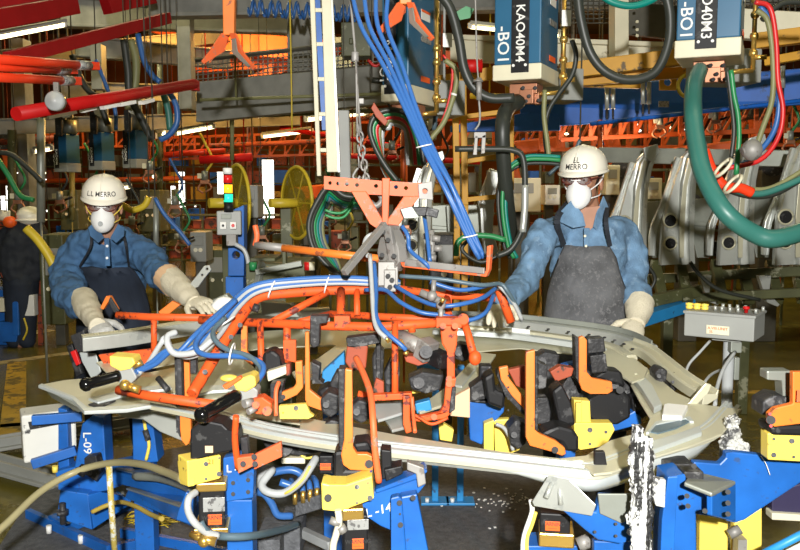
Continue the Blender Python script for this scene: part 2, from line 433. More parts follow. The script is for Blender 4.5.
# cream frame at upper right
m = struct('ceiling_beam', M.cream, bevel=.006); m.plate([(450, 38), (700, 48), (700, 70), (450, 60)], (450, 6.8, 700, 6.2), .12)
m.plate([(450, 34), (700, 43), (700, 48), (450, 39)], (450, 6.75, 700, 6.15), .2)
m.plate([(740, 8), (840, 14), (840, 45), (740, 38)], (740, 5.6, 840, 5.4), .1); m.build()
m = struct('pillar', M.cream, bevel=.006); m.plate([(615, -25), (629, -25), (629, 56), (615, 56)], 6, .18)
for y in (6, 20, 28, 34): m.pbox(636, y, 639, y+3, 6.2, .02)
m.build()
m = struct('pillar', M.beamd); m.plate([(626, 2), (680, 6), (680, 40), (626, 34)], 6.6, .05); m.build()
t = Thing('mesh_guard', 'dark mesh guard panel above the cream beams at upper right', 'guard', P(620, 25, 7))
m = t.part('wire_mesh', M.beamd)
for i in range(46): m.tube([P(560+i*5.6, -10, 7), P(560+i*5.6, 22, 7)], .006, 4, False)
for j in range(8): m.tube([P(560, -8+j*4.4, 7), P(812, -6+j*4.4, 7)], .006, 4, False)
t.done()
# red beams upper left
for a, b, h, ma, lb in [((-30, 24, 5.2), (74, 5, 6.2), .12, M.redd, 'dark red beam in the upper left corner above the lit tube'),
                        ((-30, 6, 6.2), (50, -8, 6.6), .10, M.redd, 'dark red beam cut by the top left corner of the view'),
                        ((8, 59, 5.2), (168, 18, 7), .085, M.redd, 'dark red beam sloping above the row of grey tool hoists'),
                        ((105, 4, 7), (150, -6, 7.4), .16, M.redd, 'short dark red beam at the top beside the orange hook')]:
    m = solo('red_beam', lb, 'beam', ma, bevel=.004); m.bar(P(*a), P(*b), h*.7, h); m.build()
m = solo('crane_rail', 'round bright red rail sloping above the hanging transformers at left', 'rail', M.red, smooth=True)
m.tube([P(16, 114, 4.6), P(194, 84, 6.2)], .038, 12, False); m.pbox(190, 80, 197, 90, 6.2, .08); m.build()
for i, (a, b, lb) in enumerate([((-30, 57, 4.2), (92, 66, 5.0), 'topmost of the bright red air cylinders at the left edge'),
                            ((-30, 66, 4.2), (70, 70, 5.0), 'middle one of the bright red air cylinders at the left edge'),
                            ((-30, 76, 4.1), (74, 81, 4.9), 'lowest bright red air cylinder above the round grey balancer')]):
    t = Thing('air_cylinder', lb, 'cylinder', P(*a))
    t.part('barrel', M.redt, smooth=True).tube([P(*a), P(*b)], .024, 12, False)
    p = P(*b); d = (P(*b)-P(*a)).normalized()
    t.part('end_cap', M.silver, smooth=True).cyl(p-d*.12, p-d*.02, .027)
    t.part('rod_clevis', M.redt, bevel=.003).bar(p-d*.02, p+d*.04, .05, .045); t.done()
t = Thing('tool_balancer', 'round grey balancer hanging from the lowest bright red air cylinder', 'balancer', P(55, 110, 4.6))
m = t.part('drum', M.hgrey, smooth=True); m.lathe(P(55, 101, 4.55), (0, -1, 0), [(-.03, .04), (-.025, .052), (.01, .052), (.02, .044), (.022, .02), (.026, .018), (.027, 0)], 24)
m = t.part('hanger', M.steel, bevel=.002); m.pbox(53, 82, 58, 93, 4.56, .02); t.done()
# rail of bright strips below the crane rail
for i, (a, b) in enumerate([((48, 118), (76, 112)), ((82, 111), (94, 108)), ((102, 108), (117, 105)), ((119, 105), (134, 102)), ((141, 103), (152, 100))]):
    m = solo('rail_hanger_plate', ['leftmost', 'second from left', 'middle', 'fourth from left', 'rightmost'][i]+' of the small white plates under the red crane rail', 'plate', M.white, group='white plates under the red crane rail'); m.bar(P(*a, 5.2), P(*b, 5.3), .04, .02); m.build()
# fluorescent fixtures
def tube_light(a, b, Ya, Yb, r, lb):
    t = Thing('fluorescent_light', lb, 'lamp', P(*a, Ya)); p, q = P(*a, Ya), P(*b, Yb)
    r *= .62
    t.part('tube', M.lampe, smooth=True).tube([p, q], r, 10, False)
    t.part('housing', M.grey, bevel=.003).bar(p+V((0, 0, r*2.4)), q+V((0, 0, r*2.4)), r*4, r*1.6)
    c = t.part('end_socket', M.white, bevel=.002)
    for k in (p, q): c.box(k+V((0, 0, r*.6)), (r*2.2, r*2.2, r*3))
    t.hang(p.lerp(q, .1)+V((0, 0, r*3)), p.lerp(q, .9)+V((0, 0, r*3))); t.done()
for a in [((-20, 41), (64, 25), 5.4, 6.2, .022, 'long fluorescent tube lit below the dark red beams at upper left'),
          ((258, 116), (358, 101), 9, 9, .035, 'longest lit fluorescent tube, hung left of the chain below the grey girder'),
          ((262, 137), (312, 131), 13, 13, .035, 'short fluorescent tube behind the cream ladder, lowest of its row'),
          ((306, 120), (366, 113), 9.6, 9.6, .035, 'fluorescent tube crossing behind the foot of the hanging chain'),
          ((158, 137), (168, 132), 14, 14, .05, 'tiny lit tube end right of the third hanging transformer'),
          ((176, 134), (214, 127), 12, 12, .035, 'distant fluorescent tube right of the hanging transformers'),
          ((34, 152), (52, 149), 13, 13, .04, 'distant fluorescent tube left of the hanging transformers'),
          ((118, 189), (130, 187), 14, 14, .04, 'low distant lit tube beside the cream hard hat'),
          ((470, 27), (560, 36), 9, 9, .03, 'fluorescent tube half hidden behind the middle big transformer')]:
    tube_light(*a)
# lit windows far behind
for i, (x, y0, y1, wd, Y, lb) in enumerate([(10, 186, 214, 7, 24, 'far window'), (28, 186, 212, 5, 24, ''), (40, 184, 206, 4, 24, ''), (182, 172, 212, 6, 20, ''), (268, 160, 218, 11, 16, ''), (221, 172, 194, 7, 16, ''), (173, 186, 204, 4, 22, ''), (2, 196, 210, 5, 24, '')]):
    m = struct('window_%d' % (i+1), M.lampw); m.pbox(x-wd/2, y0, x+wd/2, y1, Y, .05); m.build()
# cream rail ladder with blue strip, hanging
t = Thing('festoon_ladder', 'tall cream ladder rail with blue band hanging behind the orange lifting yoke', 'rail', P(325, 175, 4.4))
m = t.part('rail', M.cream, bevel=.003)
m.plate([(309, -20), (314, -20), (321, 176), (317, 176)], 4.4, .04); m.plate([(321, -20), (330, -20), (338, 172), (327, 172)], 4.4, .06)
r = t.part('rung', M.cream, bevel=.002)
for y in (8, 42, 77, 112, 148): r.pbox(312+(y/176*8), y, 324+(y/176*7), y+4, 4.42, .03)
t.part('blue_band', M.blue).plate([(313, -20), (319, -20), (327, 130), (322, 130)], 4.43, .015)
g = t.part('edge_strip', M.galv); g.plate([(330, -20), (332, -20), (340, 172), (338, 172)], 4.38, .05)
t.done()
m = solo('hoist_column', 'flat grey column beside the cream ladder rail', 'column', M.grey, bevel=.004); m.plate([(334, 110), (349, 110), (351, 185), (338, 185)], 4.8, .08); m.build()
m = solo('junction_box', 'khaki junction box beside the hanging chain near the mesh guard', 'box', M.machine, bevel=.006); m.pbox(341, 22, 371, 56, 6.4, .2); m.pbox(349, 38, 353, 44, 6.38, .03); m.build()
# hanging chain and hook
t = Thing('hoist_chain', 'steel hoist chain with hook holding the orange lifting yoke', 'chain', P(360, 185, 3.2))
m = t.part('wire', M.steel, smooth=True); m.hose([(349, -15, 3.3), (355, 50, 3.25), (358, 100, 3.2), (362, 148, 3.15)], .005)
m = t.part('swivel', M.steel, bevel=.003); m.cyl(P(355, 52, 3.25), P(355, 62, 3.25), .014); m.pbox(357, 98, 364, 104, 3.2, .02)
m = t.part('chain_links', M.steel, smooth=True)
for i in range(9):
    x = 359+i*1.0; y = 130+i*7; c = P(x, y, 3.1); n_ = 12; ax = (V((1, 0, 0)) if i % 2 else V((0, 1, 0)))
    m.tube([c+ax*.011*math.cos(k*PI/6)+V((0, 0, 1))*.02*math.sin(k*PI/6) for k in range(13)], .0042, 6, False)
m = t.part('hook', M.steel, smooth=True); m.hose([(365, 178), (370, 188), (378, 192), (382, 200), (376, 206), (370, 202)], .011, 3.05)
t.done()
t = Thing('safety_hook', 'small steel snap hook on a wire left of the hoist chain', 'hook', P(354, 178, 3.15))
m = t.part('wire', M.steel, smooth=True); m.hose([(356, 60), (357, 120), (359, 168)], .003, 3.15)
m = t.part('hook', M.steel, smooth=True); m.hose([(358, 168), (355, 172), (353, 177), (357, 180), (360, 176)], .005, 3.15); t.done()
m = solo('pull_rope', 'thin yellow pull cord hanging in front of the grey girder', 'cord', M.hyel, smooth=True); m.hose([(290, 10), (291, 60), (292, 130)], .006, 6.3); m.tube([P(290, 10, 6.3), P(290, 10, 6.3)*1.0+V((0, 0, 5))], .006, 5, False); m.build()
# splayed orange hooks
def splay(x, y, Y, s, lb):
    t = Thing('lifting_claw', lb, 'hook', P(x, y+60*s, Y))
    m = t.part('post', M.arm, bevel=.004); m.plate([(x-6*s, y-40*s), (x+7*s, y-40*s), (x+6*s, y+22*s), (x-5*s, y+22*s)], Y, .05*s)
    m = t.part('leg', M.salmon, bevel=.003)
    m.plate([(x-6*s, y+20*s), (x+1*s, y+24*s), (x-3*s, y+38*s), (x-24*s, y+51*s), (x-26*s, y+48*s), (x-18*s, y+38*s)], (x-26*s, Y-.12, x, Y), .01)
    m.plate([(x-5*s, y+20*s), (x+1*s, y+18*s), (x+1*s, y+30*s), (x-18*s, y+50*s)], (x-26*s, Y-.12, x, Y+.05), .01)
    m = t.part('leg', M.salmon, bevel=.003)
    m.plate([(x+1*s, y+20*s), (x+7*s, y+20*s), (x+14*s, y+38*s), (x+27*s, y+54*s), (x+24*s, y+57*s), (x+8*s, y+44*s)], (x, Y, x+27*s, Y-.15), .01)
    m = t.part('wear_plate', M.galv2, label='scuffed grey face', bevel=.002)
    m.plate([(x+3*s, y+26*s), (x+7*s, y+25*s), (x+9*s, y+38*s), (x+22*s, y+53*s), (x+19*s, y+54*s), (x+4*s, y+40*s)], (x, Y-.02, x+27*s, Y-.17), .006)
    t.done()
splay(228, 13, 4.2, 1.0, 'orange three legged lifting claw hanging by the mesh guard')
splay(405, -19, 3.4, 1.05, 'orange lifting claw cut by the top edge, before the left big transformer')
# blue spring hoses along top
for i in range(6):
    m = solo('coil_hose', ['first', 'second', 'third', 'fourth', 'fifth', 'last'][i]+' coil from the left of the blue coiled air hoses under the top beam', 'hose', M.hblue, group='blue coiled hoses at the top', smooth=True)
    x0 = 248+i*18; m.hose([(x0+k*1.5, 8+8*math.sin(k*1.3)+i, 6.5+.05*math.cos(k*1.3)) for k in range(12)], .012, n=6, k=4); m.build()
# ================= BIG WELDING TRANSFORMERS
def transformer(x0, xe, x1, ytop, ybot, yband, Y, lb, t1, t2, g=None, dim=False, xs=(.38, .76), group=None, sgn=1):
    """front face x0..xe, side face xe..x1 turned away"""
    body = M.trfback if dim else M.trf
    s = Y/F; wf = (xe-x0)*s; ws = (x1-xe)*s
    yaw = math.radians(24)*sgn
    A = P(x0, ybot, Y); zt = P(x0, ytop, Y).z; zb = A.z; zn = P(x0, yband, Y).z
    fd = V((math.cos(yaw), -math.sin(yaw), 0)); sd = V((math.sin(yaw), math.cos(yaw), 0))
    wd = wf/fd.x; dp = .34 if not dim else .2
    # near vertical edge at xe
    A = V((A.x, Y+.05, 0)); B = A+fd*wd; C = B+sd*dp; D = A+sd*dp
    t = Thing('welding_transformer', lb, 'transformer', (A+C)/2+V((0, 0, zb)), group)
    up = V((0, 0, 1))
    m = t.part('housing', body, bevel=.006); m.prism([p+up*zn for p in (A, B, C, D)], up*(zt-zn))
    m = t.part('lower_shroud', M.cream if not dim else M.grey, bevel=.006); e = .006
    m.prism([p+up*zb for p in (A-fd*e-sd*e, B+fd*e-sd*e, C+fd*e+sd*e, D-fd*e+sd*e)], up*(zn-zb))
    # black strip with code
    a, b = xs; hh = zt-zb
    st = t.part('code_strip', M.black, bevel=.002); lo = zb+(zn-zb)*.45
    st.prism([A+fd*wd*a+up*lo-sd*.003, A+fd*wd*b+up*lo-sd*.003, A+fd*wd*b+up*zt-sd*.003, A+fd*wd*a+up*zt-sd*.003], -sd*.008)
    if not dim:
        nb = t.part('bolt', M.white)
        for q in (a+.06, b-.06): c = A+fd*wd*q+up*(lo+hh*.06)-sd*.012; nb.cyl(c, c-sd*.006, .007)
    h1 = wd*(b-a)*.50
    tx = t.part('code_lettering', M.white, parent=st)
    n1 = len(t1); ln = n1*.72*h1
    top = min(zt-.01, lo+hh*.13+ln)
    tx.text(t1, A+fd*wd*(a+b)/2+up*(lo+hh*.13+ln/2)-sd*.012, -up, fd, h1, .002, wx=1.0)
    tx2 = t.part('unit_lettering', M.white)
    h2 = wd*a*.66 if a > .15 else .045; tx2.text(t2, A+fd*wd*a*.5+up*(zn+hh*.02+len(t2)*.36*h2)-sd*.002, -up, fd, h2, .002)
    t.hang((A+C)/2+up*zt+V((-.05, 0, -.02)), (A+C)/2+up*zt+V((.05, 0, -.02)), r=.012)
    if dim: t.done(); return t
    lab = t.part('warning_label', M.warn); c = B+sd*dp*.45; zz = zn+.03
    for dz, hgt, wdt in [(0, .028, .35)]:
        lab.prism([c+up*zz-fd*-.003, c+sd*dp*wdt+up*zz+fd*.003, c+sd*dp*wdt+up*(zz+hgt)+fd*.003, c+up*(zz+hgt)+fd*.003], fd*.002)
    w2 = t.part('white_label', M.white); zz = zt-.09 if zt < 2.6 else zn+.28
    zz = zn+(zt-zn)*.62
    w2.prism([c+up*zz+fd*.003, c+sd*dp*.35+up*zz+fd*.003, c+sd*dp*.35+up*(zz+.05)+fd*.003, c+up*(zz+.05)+fd*.003], fd*.002)
    r_ = t.part('red_label_bar', M.warn, parent=w2); r_.prism([c+up*(zz+.038)+fd*.006, c+sd*dp*.35+up*(zz+.038)+fd*.006, c+sd*dp*.35+up*(zz+.05)+fd*.006, c+up*(zz+.05)+fd*.006], fd*.001)
    n_ = t.part('name_plate', M.silver); zz = zn+(zt-zn)*.42; n_.prism([c+up*zz+fd*.003, c+sd*dp*.4+up*zz+fd*.003, c+sd*dp*.4+up*(zz+.03)+fd*.003, c+up*(zz+.03)+fd*.003], fd*.002)
    # underside: copper terminals and fittings
    k = t.part('copper_terminal', M.copper, bevel=.003); cc = (A+C)/2+up*zb
    k.box(cc+V((0, 0, -.03)), (.14, .12, .05), -yaw); k.box(cc+V((.0, -.05, -.07)), (.07, .05, .07), -yaw); k.box(cc+V((.05, -.03, -.075)), (.03, .05, .06), -yaw)
    tb = t.part('terminal_bolt', M.bolt, smooth=True)
    for dx, dz in [(-.03, -.03), (.03, -.03), (0, -.07), (.05, -.09), (-.015, -.095)]: tb.cyl(cc+V((dx, -.10, dz)), cc+V((dx, -.06, dz)), .009)
    br = t.part('valve_manifold', M.brass, smooth=True); q = B+sd*dp*.75+fd*.05
    br.tube([q+up*(zt-.02), q+up*(zb-.04)], .012, 8, False)
    for z_ in (.06, .14, .24, .31): br.ball(q+up*(zb+z_-.02), (.022, .022, .022), n=8, m=6)
    br.tube([q+up*(zb-.04), cc+V((.06, 0, -.05))], .012, 8, False)
    br.cyl(q+up*(zb+.02)-fd*.01, q+up*(zb+.02)+fd*.06, .012)
    t.done(); return t
transformer(495, 538, 557, -40, 80, 64, 4.2, 'big blue welding transformer at the centre top, hung above the dark hoses', 'KAO40M4', '-BO1')
transformer(679, 733, 750, -60, 57, 39, 4.0, 'big blue welding transformer at upper right above the thick green hose', 'KAO40M3', '-BO1', xs=(.30, .64))
transformer(382, 408, 438, -30, 101, 84, 4.3, 'big blue welding transformer behind the light blue air hoses', 'KAO40M5', '-BO1', xs=(.1, .55))
for i, (x, lb) in enumerate([(53, 'leftmost of the three distant transformers hanging under the red crane rail'), (88, 'middle one of the three distant transformers under the red crane rail'), (122, 'rightmost distant transformer, hanging above the cream hard hat')]):
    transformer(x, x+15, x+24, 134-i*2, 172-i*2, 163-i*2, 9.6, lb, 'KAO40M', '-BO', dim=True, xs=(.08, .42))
    t = Thing('tool_balancer', ['leftmost grey balancer above the distant transformers', 'middle grey balancer above the distant transformers', 'rightmost grey balancer above the distant transformers'][i], 'balancer', P(x+12, 120-i*2, 9.5))
    m = t.part('drum', M.grey, smooth=True); m.cyl(P(x+12, 112-i*2, 9.4), P(x+12, 112-i*2, 9.6), .07)
    m = t.part('housing', M.galv2, smooth=True); m.cyl(P(x+17, 134-i*2, 9.7), P(x+17, 120-i*2, 9.7), .075)
    m = t.part('code_strip', M.black); m.pbox(x+2, 114-i*2, x+8, 136-i*2, 9.5, .04)
    m = t.part('hanger', M.beam, bevel=.003); m.pbox(x+8, 96-i*3, x+12, 120-i*2, 9.6, .04); m.pbox(x+13, 98-i*3, x+19, 118-i*2, 9.65, .04); t.done()
# grey cabinets behind the big transformers
m = solo('control_cabinet', 'grey cabinet with blue sticker behind the centre big transformer', 'cabinet', M.grey, bevel=.006); m.pbox(545, 68, 585, 100, 4.9, .25, .2); q = P(565, 68, 4.9); m.tube([q+V((0, .1, 0)), V((q.x, q.y+.1, 8.02))], .01, 5, False); m.build()
m = solo('control_cabinet', 'grey cabinet behind the upper right big transformer', 'cabinet', M.grey, bevel=.006); m.pbox(706, 48, 764, 82, 4.7, .25, .15); q = P(735, 48, 4.7); m.tube([q+V((0, .1, 0)), V((q.x, q.y+.1, 8.02))], .01, 5, False); m.build()
m = solo('control_cabinet', 'grey cabinet behind the left big transformer', 'cabinet', M.grey, bevel=.006); m.pbox(424, 80, 466, 115, 4.9, .25, .2); q = P(445, 80, 4.9); m.tube([q+V((0, .1, 0)), V((q.x, q.y+.1, 8.02))], .01, 5, False); m.build()
m = solo('name_card', 'white card hanging at the side of the centre transformer', 'card', M.white); m.pbox(562, 10, 571, 26, 4.3, .005); m.build()
m = solo('name_card', 'white card hanging beside the left big transformer', 'card', M.white); m.pbox(443, 33, 452, 47, 4.4, .005); m.build()
m = solo('work_tag', 'green tag hung on a hose right of the left big transformer', 'tag', M.greenb); m.plate([(456, 12), (466, 6), (474, 9), (470, 18), (460, 20)], 4.2, .01); m.build()
m = solo('drum_motor', 'small red drum between the left and centre big transformers', 'motor', M.red, smooth=True); m.cyl(P(462, 66, 5.2), P(482, 66, 5.2), .04); m.build()
# yellow overhead frame
t = Thing('yellow_platform_frame', 'yellow overhead frame passing behind the big transformers', 'frame', P(590, 90, 5.6))
m = t.part('beam', M.yel2, bevel=.004)
m.bar(P(440, 82, 5.6), P(500, 72, 5.6), .05, .08); m.bar(P(560, 72, 5.6), P(690, 56, 5.4), .08, .10); m.bar(P(540, 84, 5.8), P(700, 71, 5.5), .05, .07)
m.bar(P(752, 42, 5.2), P(830, 32, 5.0), .08, .09); m.bar(P(765, 62, 5.2), P(830, 50, 5.0), .05, .05)
m.bar(P(560, 82, 5.8), P(640, 84, 5.8), .05, .06)
t.done()
t = Thing('yellow_post_frame', 'yellow upright ladder frame left of the bent black hose', 'frame', P(460, 215, 5.4))
m = t.part('post', M.yel2, bevel=.004)
for x, y0, y1 in [(455, 85, 205), (463, 85, 205), (508, 70, 150)]: m.bar(P(x, y0, 5.4), P(x+2, y1, 5.4), .04, .04, (1, 0, 0))
m.bar(P(511, 80, 5.5), P(511, 190, 5.5), .035, .035, (1, 0, 0))
for x in (457, 465): q = P(x, 205, 5.4); m.bar(q, V((q.x, q.y, 0)), .04, .04, (1, 0, 0))
m = t.part('rung', M.yel2, bevel=.003)
for y, x0, x1, dy in [(118, 455, 510, -7), (162, 463, 500, -6), (200, 463, 502, -4)]: m.bar(P(x0, y, 5.4), P(x1, y+dy, 5.4), .03, .03)
t.done()
# blue boom across the right
t = Thing('blue_boom', 'long blue steel boom crossing behind the right transformers', 'boom', P(700, 125, 7))
m = t.part('web', M.boom, bevel=.005)
m.plate([(520, 105), (580, 88), (700, 76), (860, 64), (860, 100), (700, 112), (580, 124), (520, 128)], (520, 7.4, 860, 6.6), .1)
m.plate([(450, 126), (530, 112), (560, 118), (560, 130), (450, 132)], (450, 7.5, 560, 7.3), .1)
m = t.part('lower_pipe', M.boom, smooth=True); m.tube([P(590, 124, 6.4), P(860, 94, 6.1)], .016, 8, False)
m = t.part('label_plate', M.silver); m.pbox(659, 101, 669, 107, 6.85, .01); t.done()
for x, y in [(607, 87), (613, 87), (643, 82), (649, 82), (783, 66)]:
    t = Thing('air_cylinder', {607: 'far left small steel cylinder on the blue boom', 613: 'second small steel cylinder from the left on the blue boom', 643: 'third small steel cylinder from the left on the blue boom', 649: 'fourth small steel cylinder, left of the yellow bracket', 783: 'small steel cylinder on the blue boom by the red hose'}[x], 'cylinder', P(x, y+30, 6.3))
    t.part('barrel', M.galv, smooth=True).cyl(P(x, y, 6.3), P(x, y+22, 6.3), .016); t.part('rod', M.dark, smooth=True).cyl(P(x, y+22, 6.3), P(x, y+32, 6.3), .008); t.done()
t = Thing('yellow_bracket', 'yellow bracket with hole on the blue boom', 'bracket', P(669, 88, 6.4)); m = t.part('plate', M.yel2, bevel=.003); m.plate([(660, 76), (677, 74), (677, 90), (660, 90)], 6.4, .03, [(668, 82, 4)]); t.done()
m = solo('cable_coil', 'yellow and grey cable coil hanging by the thick green hose', 'cable', M.hyel, smooth=True)
m.hose([(688+10*math.cos(k*.7), 86+11*math.sin(k*.7), 5.2+k*.01) for k in range(20)], .012, n=6, k=3); m.build()
# big hoses
def H_(name, lb, ma, px, r, Y=None, cat='hose', group=None, ties=None):
    t = Thing(name, lb, cat, P(*(px[-1] if len(px[-1]) > 2 else (*px[-1], Y))), group)
    t.part('sleeve' if ties else 'tube', ma, smooth=True).hose(px, r, Y, 10)
    if ties:
        k = t.part('cable_tie', M.hwhite, smooth=True)
        pts = crom([P(q[0], q[1], q[2] if len(q) > 2 else Y) for q in px], 6)
        for f in ties:
            i = int(f*(len(pts)-2)); d = (pts[i+1]-pts[i]).normalized(); k.cyl(pts[i]-d*.005, pts[i]+d*.005, r*1.15)
    if name == 'background_hose' and min(q[1] for q in px) < 200:
        q = min(px, key=lambda q: q[1]); t.hang(P(q[0], q[1], q[2] if len(q) > 2 else Y), r=.005)
    t.done(); return t
H_('thick_hose', 'thick green hose looping from the upper right transformer', M.green, [(700, 70, 3.9), (694, 85, 3.7), (693, 110, 3.5), (696, 140, 3.4), (704, 175, 3.3), (725, 212, 3.2), (755, 234, 3.2), (780, 238, 3.2), (830, 222, 3.3)], .036)
H_('thick_hose', 'olive grey hose hanging from the centre transformer', M.rubber, [(519, 102, 4.2), (508, 108, 4.1), (503, 122, 4.0), (503, 150, 4.0), (507, 200, 4.1), (512, 240, 4.3)], .036)
H_('bent_hose', 'black and chrome hose bent down beside the denim sleeve of the right worker', M.rubber, [(455, 149, 3.9), (490, 149, 3.9), (512, 150, 3.9), (523, 158, 3.9), (525, 190, 3.9), (523, 225, 3.9), (512, 248, 3.9), (497, 256, 3.9)], .014)
m = solo('chrome_sleeve', 'chrome sleeve on the bent black hose', 'sleeve', M.galv, smooth=True); m.hose([(525.2, 185), (524.6, 210), (522.5, 232)], .016, 3.89); m.build()
H_('loop_hose', 'black hose sagging between the left and centre transformers', M.rubber, [(436, -10), (450, 8), (459, 40), (464, 68), (474, 88), (490, 98), (514, 98)], .022, 3.9)
H_('loop_hose', 'large black hose loop left of the upper right transformer', M.rubber, [(577, -12), (581, 20), (590, 52), (606, 72), (630, 80), (655, 72), (668, 45), (670, 15), (664, -12)], .021, 3.8)
H_('loop_hose', 'teal hose arc at the top left of the upper right transformer', M.teal, [(598, -8), (612, 2), (632, 6), (652, 0), (660, -8)], .016, 3.9)
H_('drop_hose', 'slate hose curving beside the centre transformer down to the gun', M.rubber, [(572, 40), (576, 55), (572, 75), (558, 95), (548, 112), (545, 135), (548, 160)], .012, 4.2)
H_('drop_hose', 'olive hose beside the centre transformer', M.holive, [(545, 90), (544, 115), (547, 140), (550, 165)], .012, 4.15)
H_('drop_hose', 'dark hose drooping right of the left big transformer', M.holive, [(445, 60), (456, 70), (455, 90), (445, 120), (430, 140)], .013, 4.2, ties=[.6])
H_('drop_hose', 'thin red cable drooping beside the left big transformer', M.hred, [(443, 55), (452, 68), (450, 95), (440, 125), (420, 150)], .006, 4.22)
for i, (c, dx, lb) in enumerate([(M.greenb, 0, 'green cable of the arc behind the right worker'), (M.teal, 3, 'teal cable of the arc behind the right worker'), (M.rubber, -4, 'black cable of the arc behind the right worker')]):
    H_('arc_cable', lb, c, [(560, 160-dx), (545, 159-dx), (525, 160-dx), (509, 170-dx/2), (503+dx, 190), (503+dx, 215), (508+dx, 245), (514+dx, 258)], .010, 4.05+i*.02)
# green cables under upper right transformer
for i, (c, lb, pts) in enumerate([(M.greenb, 'bright green cable under the upper right transformer', [(731, 70), (734, 95), (738, 115), (739, 140), (736, 175)]), (M.rubber, 'black cable under the upper right transformer', [(727, 68), (731, 100), (734, 130), (731, 160)]),
    (M.hred, 'red hose falling right of the upper right transformer', [(755, 2), (770, 8), (776, 40), (778, 80), (783, 110), (778, 138), (760, 160), (728, 168)]),
    (M.holive, 'olive hose falling right of the upper right transformer', [(757, 10), (768, 22), (773, 60), (772, 100), (762, 130), (752, 160)]),
    (M.hblue, 'dark blue hose falling right of the upper right transformer', [(760, 6), (772, 25), (775, 70), (779, 105), (772, 135), (750, 160), (730, 166)]),
    (M.rubber, 'black hose curving to the upper right corner', [(762, 20), (775, 8), (790, 2), (830, 4)]),
    (M.redt, 'red hose crossing in front of the green hose', [(704, 150), (712, 170), (724, 186), (740, 188), (752, 193)]),
    (M.green, 'green hose swinging right under the thick green hose top', [(700, 150), (712, 175), (730, 188), (755, 194), (780, 188), (830, 165)]),
    (M.rubber, 'black hose swinging right beside the green hoses', [(702, 160), (716, 182), (740, 194), (765, 196), (790, 186), (830, 158)]),
    (M.holive, 'olive hose swinging right above the green hoses', [(705, 150), (722, 180), (745, 188), (770, 188), (800, 172), (830, 150)])]):
    H_('cable' if i < 2 else 'air_hose', lb, c, pts, [.011, .010, .011, .012, .012, .013, .022, .014, .013, .01][i], 3.75-(.25 if i > 5 else 0)+i*.012)
m = solo('hose_clamp', 'steel and rubber clamp joining the hoses below the green cables', 'clamp', M.steel, smooth=True); m.ball(P(752, 150, 3.5), .045, n=8, m=6); m.cyl(P(742, 152, 3.5), P(760, 146, 3.5), .02); m.build()
for k, (x, y) in enumerate([(723, 168), (733, 184)]):
    m = solo('tape_band', ['upper cream tape band round the crossing hoses', 'lower cream tape band round the crossing hoses'][k], 'tape', M.cream, smooth=True); c = P(x, y, 3.42)
    m.tube([c+V((.028*math.cos(a*PI/6), .05*math.sin(a*PI/6), .035*math.cos(a*PI/6))) for a in range(13)], .007, 6, False); m.build()
# light blue air hoses dropping to the yoke
for i, (dx, y0) in enumerate([(-6, 0), (-1, 3), (4, -4), (10, 2)]):
    H_('blue_air_hose', ['leftmost', 'second from the left', 'third from the left', 'rightmost'][i]+' of the four light blue air hoses dropping to the orange yoke', M.hblue,
       [(350+i*13, -15, 3.2), (366+dx*.9+i*4, 25, 3.15), (388+dx*.8+i*2, 65, 3.1), (410+dx*.7, 110, 3.05), (427+dx*.6, 148, 3.0), (449+dx*.6, 190+y0, 2.95), (468+dx*.5, 232, 2.95), (480+dx*.4, 256+y0, 2.95)], .0085)
for k, (x, y) in enumerate([(424, 146), (470, 236)]):
    m = solo('cable_tie', ['upper white cable tie on the light blue hoses', 'lower white cable tie on the light blue hoses'][k], 'cable tie', M.hwhite, smooth=True); c = P(x, y, 3.0 if k == 0 else 2.95)
    m.tube([c+V((.027*math.cos(a*PI/6), .02*math.sin(a*PI/6), .006*math.cos(a*PI/6))) for a in range(13)], .0025, 6, False); m.build()
m = solo('wire_spring_balancer', 'thin steel cable with spring hook hanging before the left transformer gap', 'cable', M.steel, smooth=True)
m.hose([(475, -15), (477, 60), (479, 84)], .004, 3.8); m.cyl(P(479, 78, 3.8), P(479, 100, 3.8), .012); m.cyl(P(478, 80, 3.8), P(478, 82, 3.8), .022); m.hose([(479, 100), (480, 115), (479, 124), (475, 130)], .005, 3.8)
m.build()
t = Thing('steel_shackle', 'steel shackle clamped on the bent black hose', 'shackle', P(480, 152, 3.85)); m = t.part('fork', M.steel, bevel=.002); m.plate([(475, 136), (478, 136), (477, 155), (473, 155)], 3.83, .02); m.plate([(482, 136), (486, 134), (485, 153), (481, 154)], 3.83, .02); m.pbox(474, 132, 486, 138, 3.83, .03); t.done()
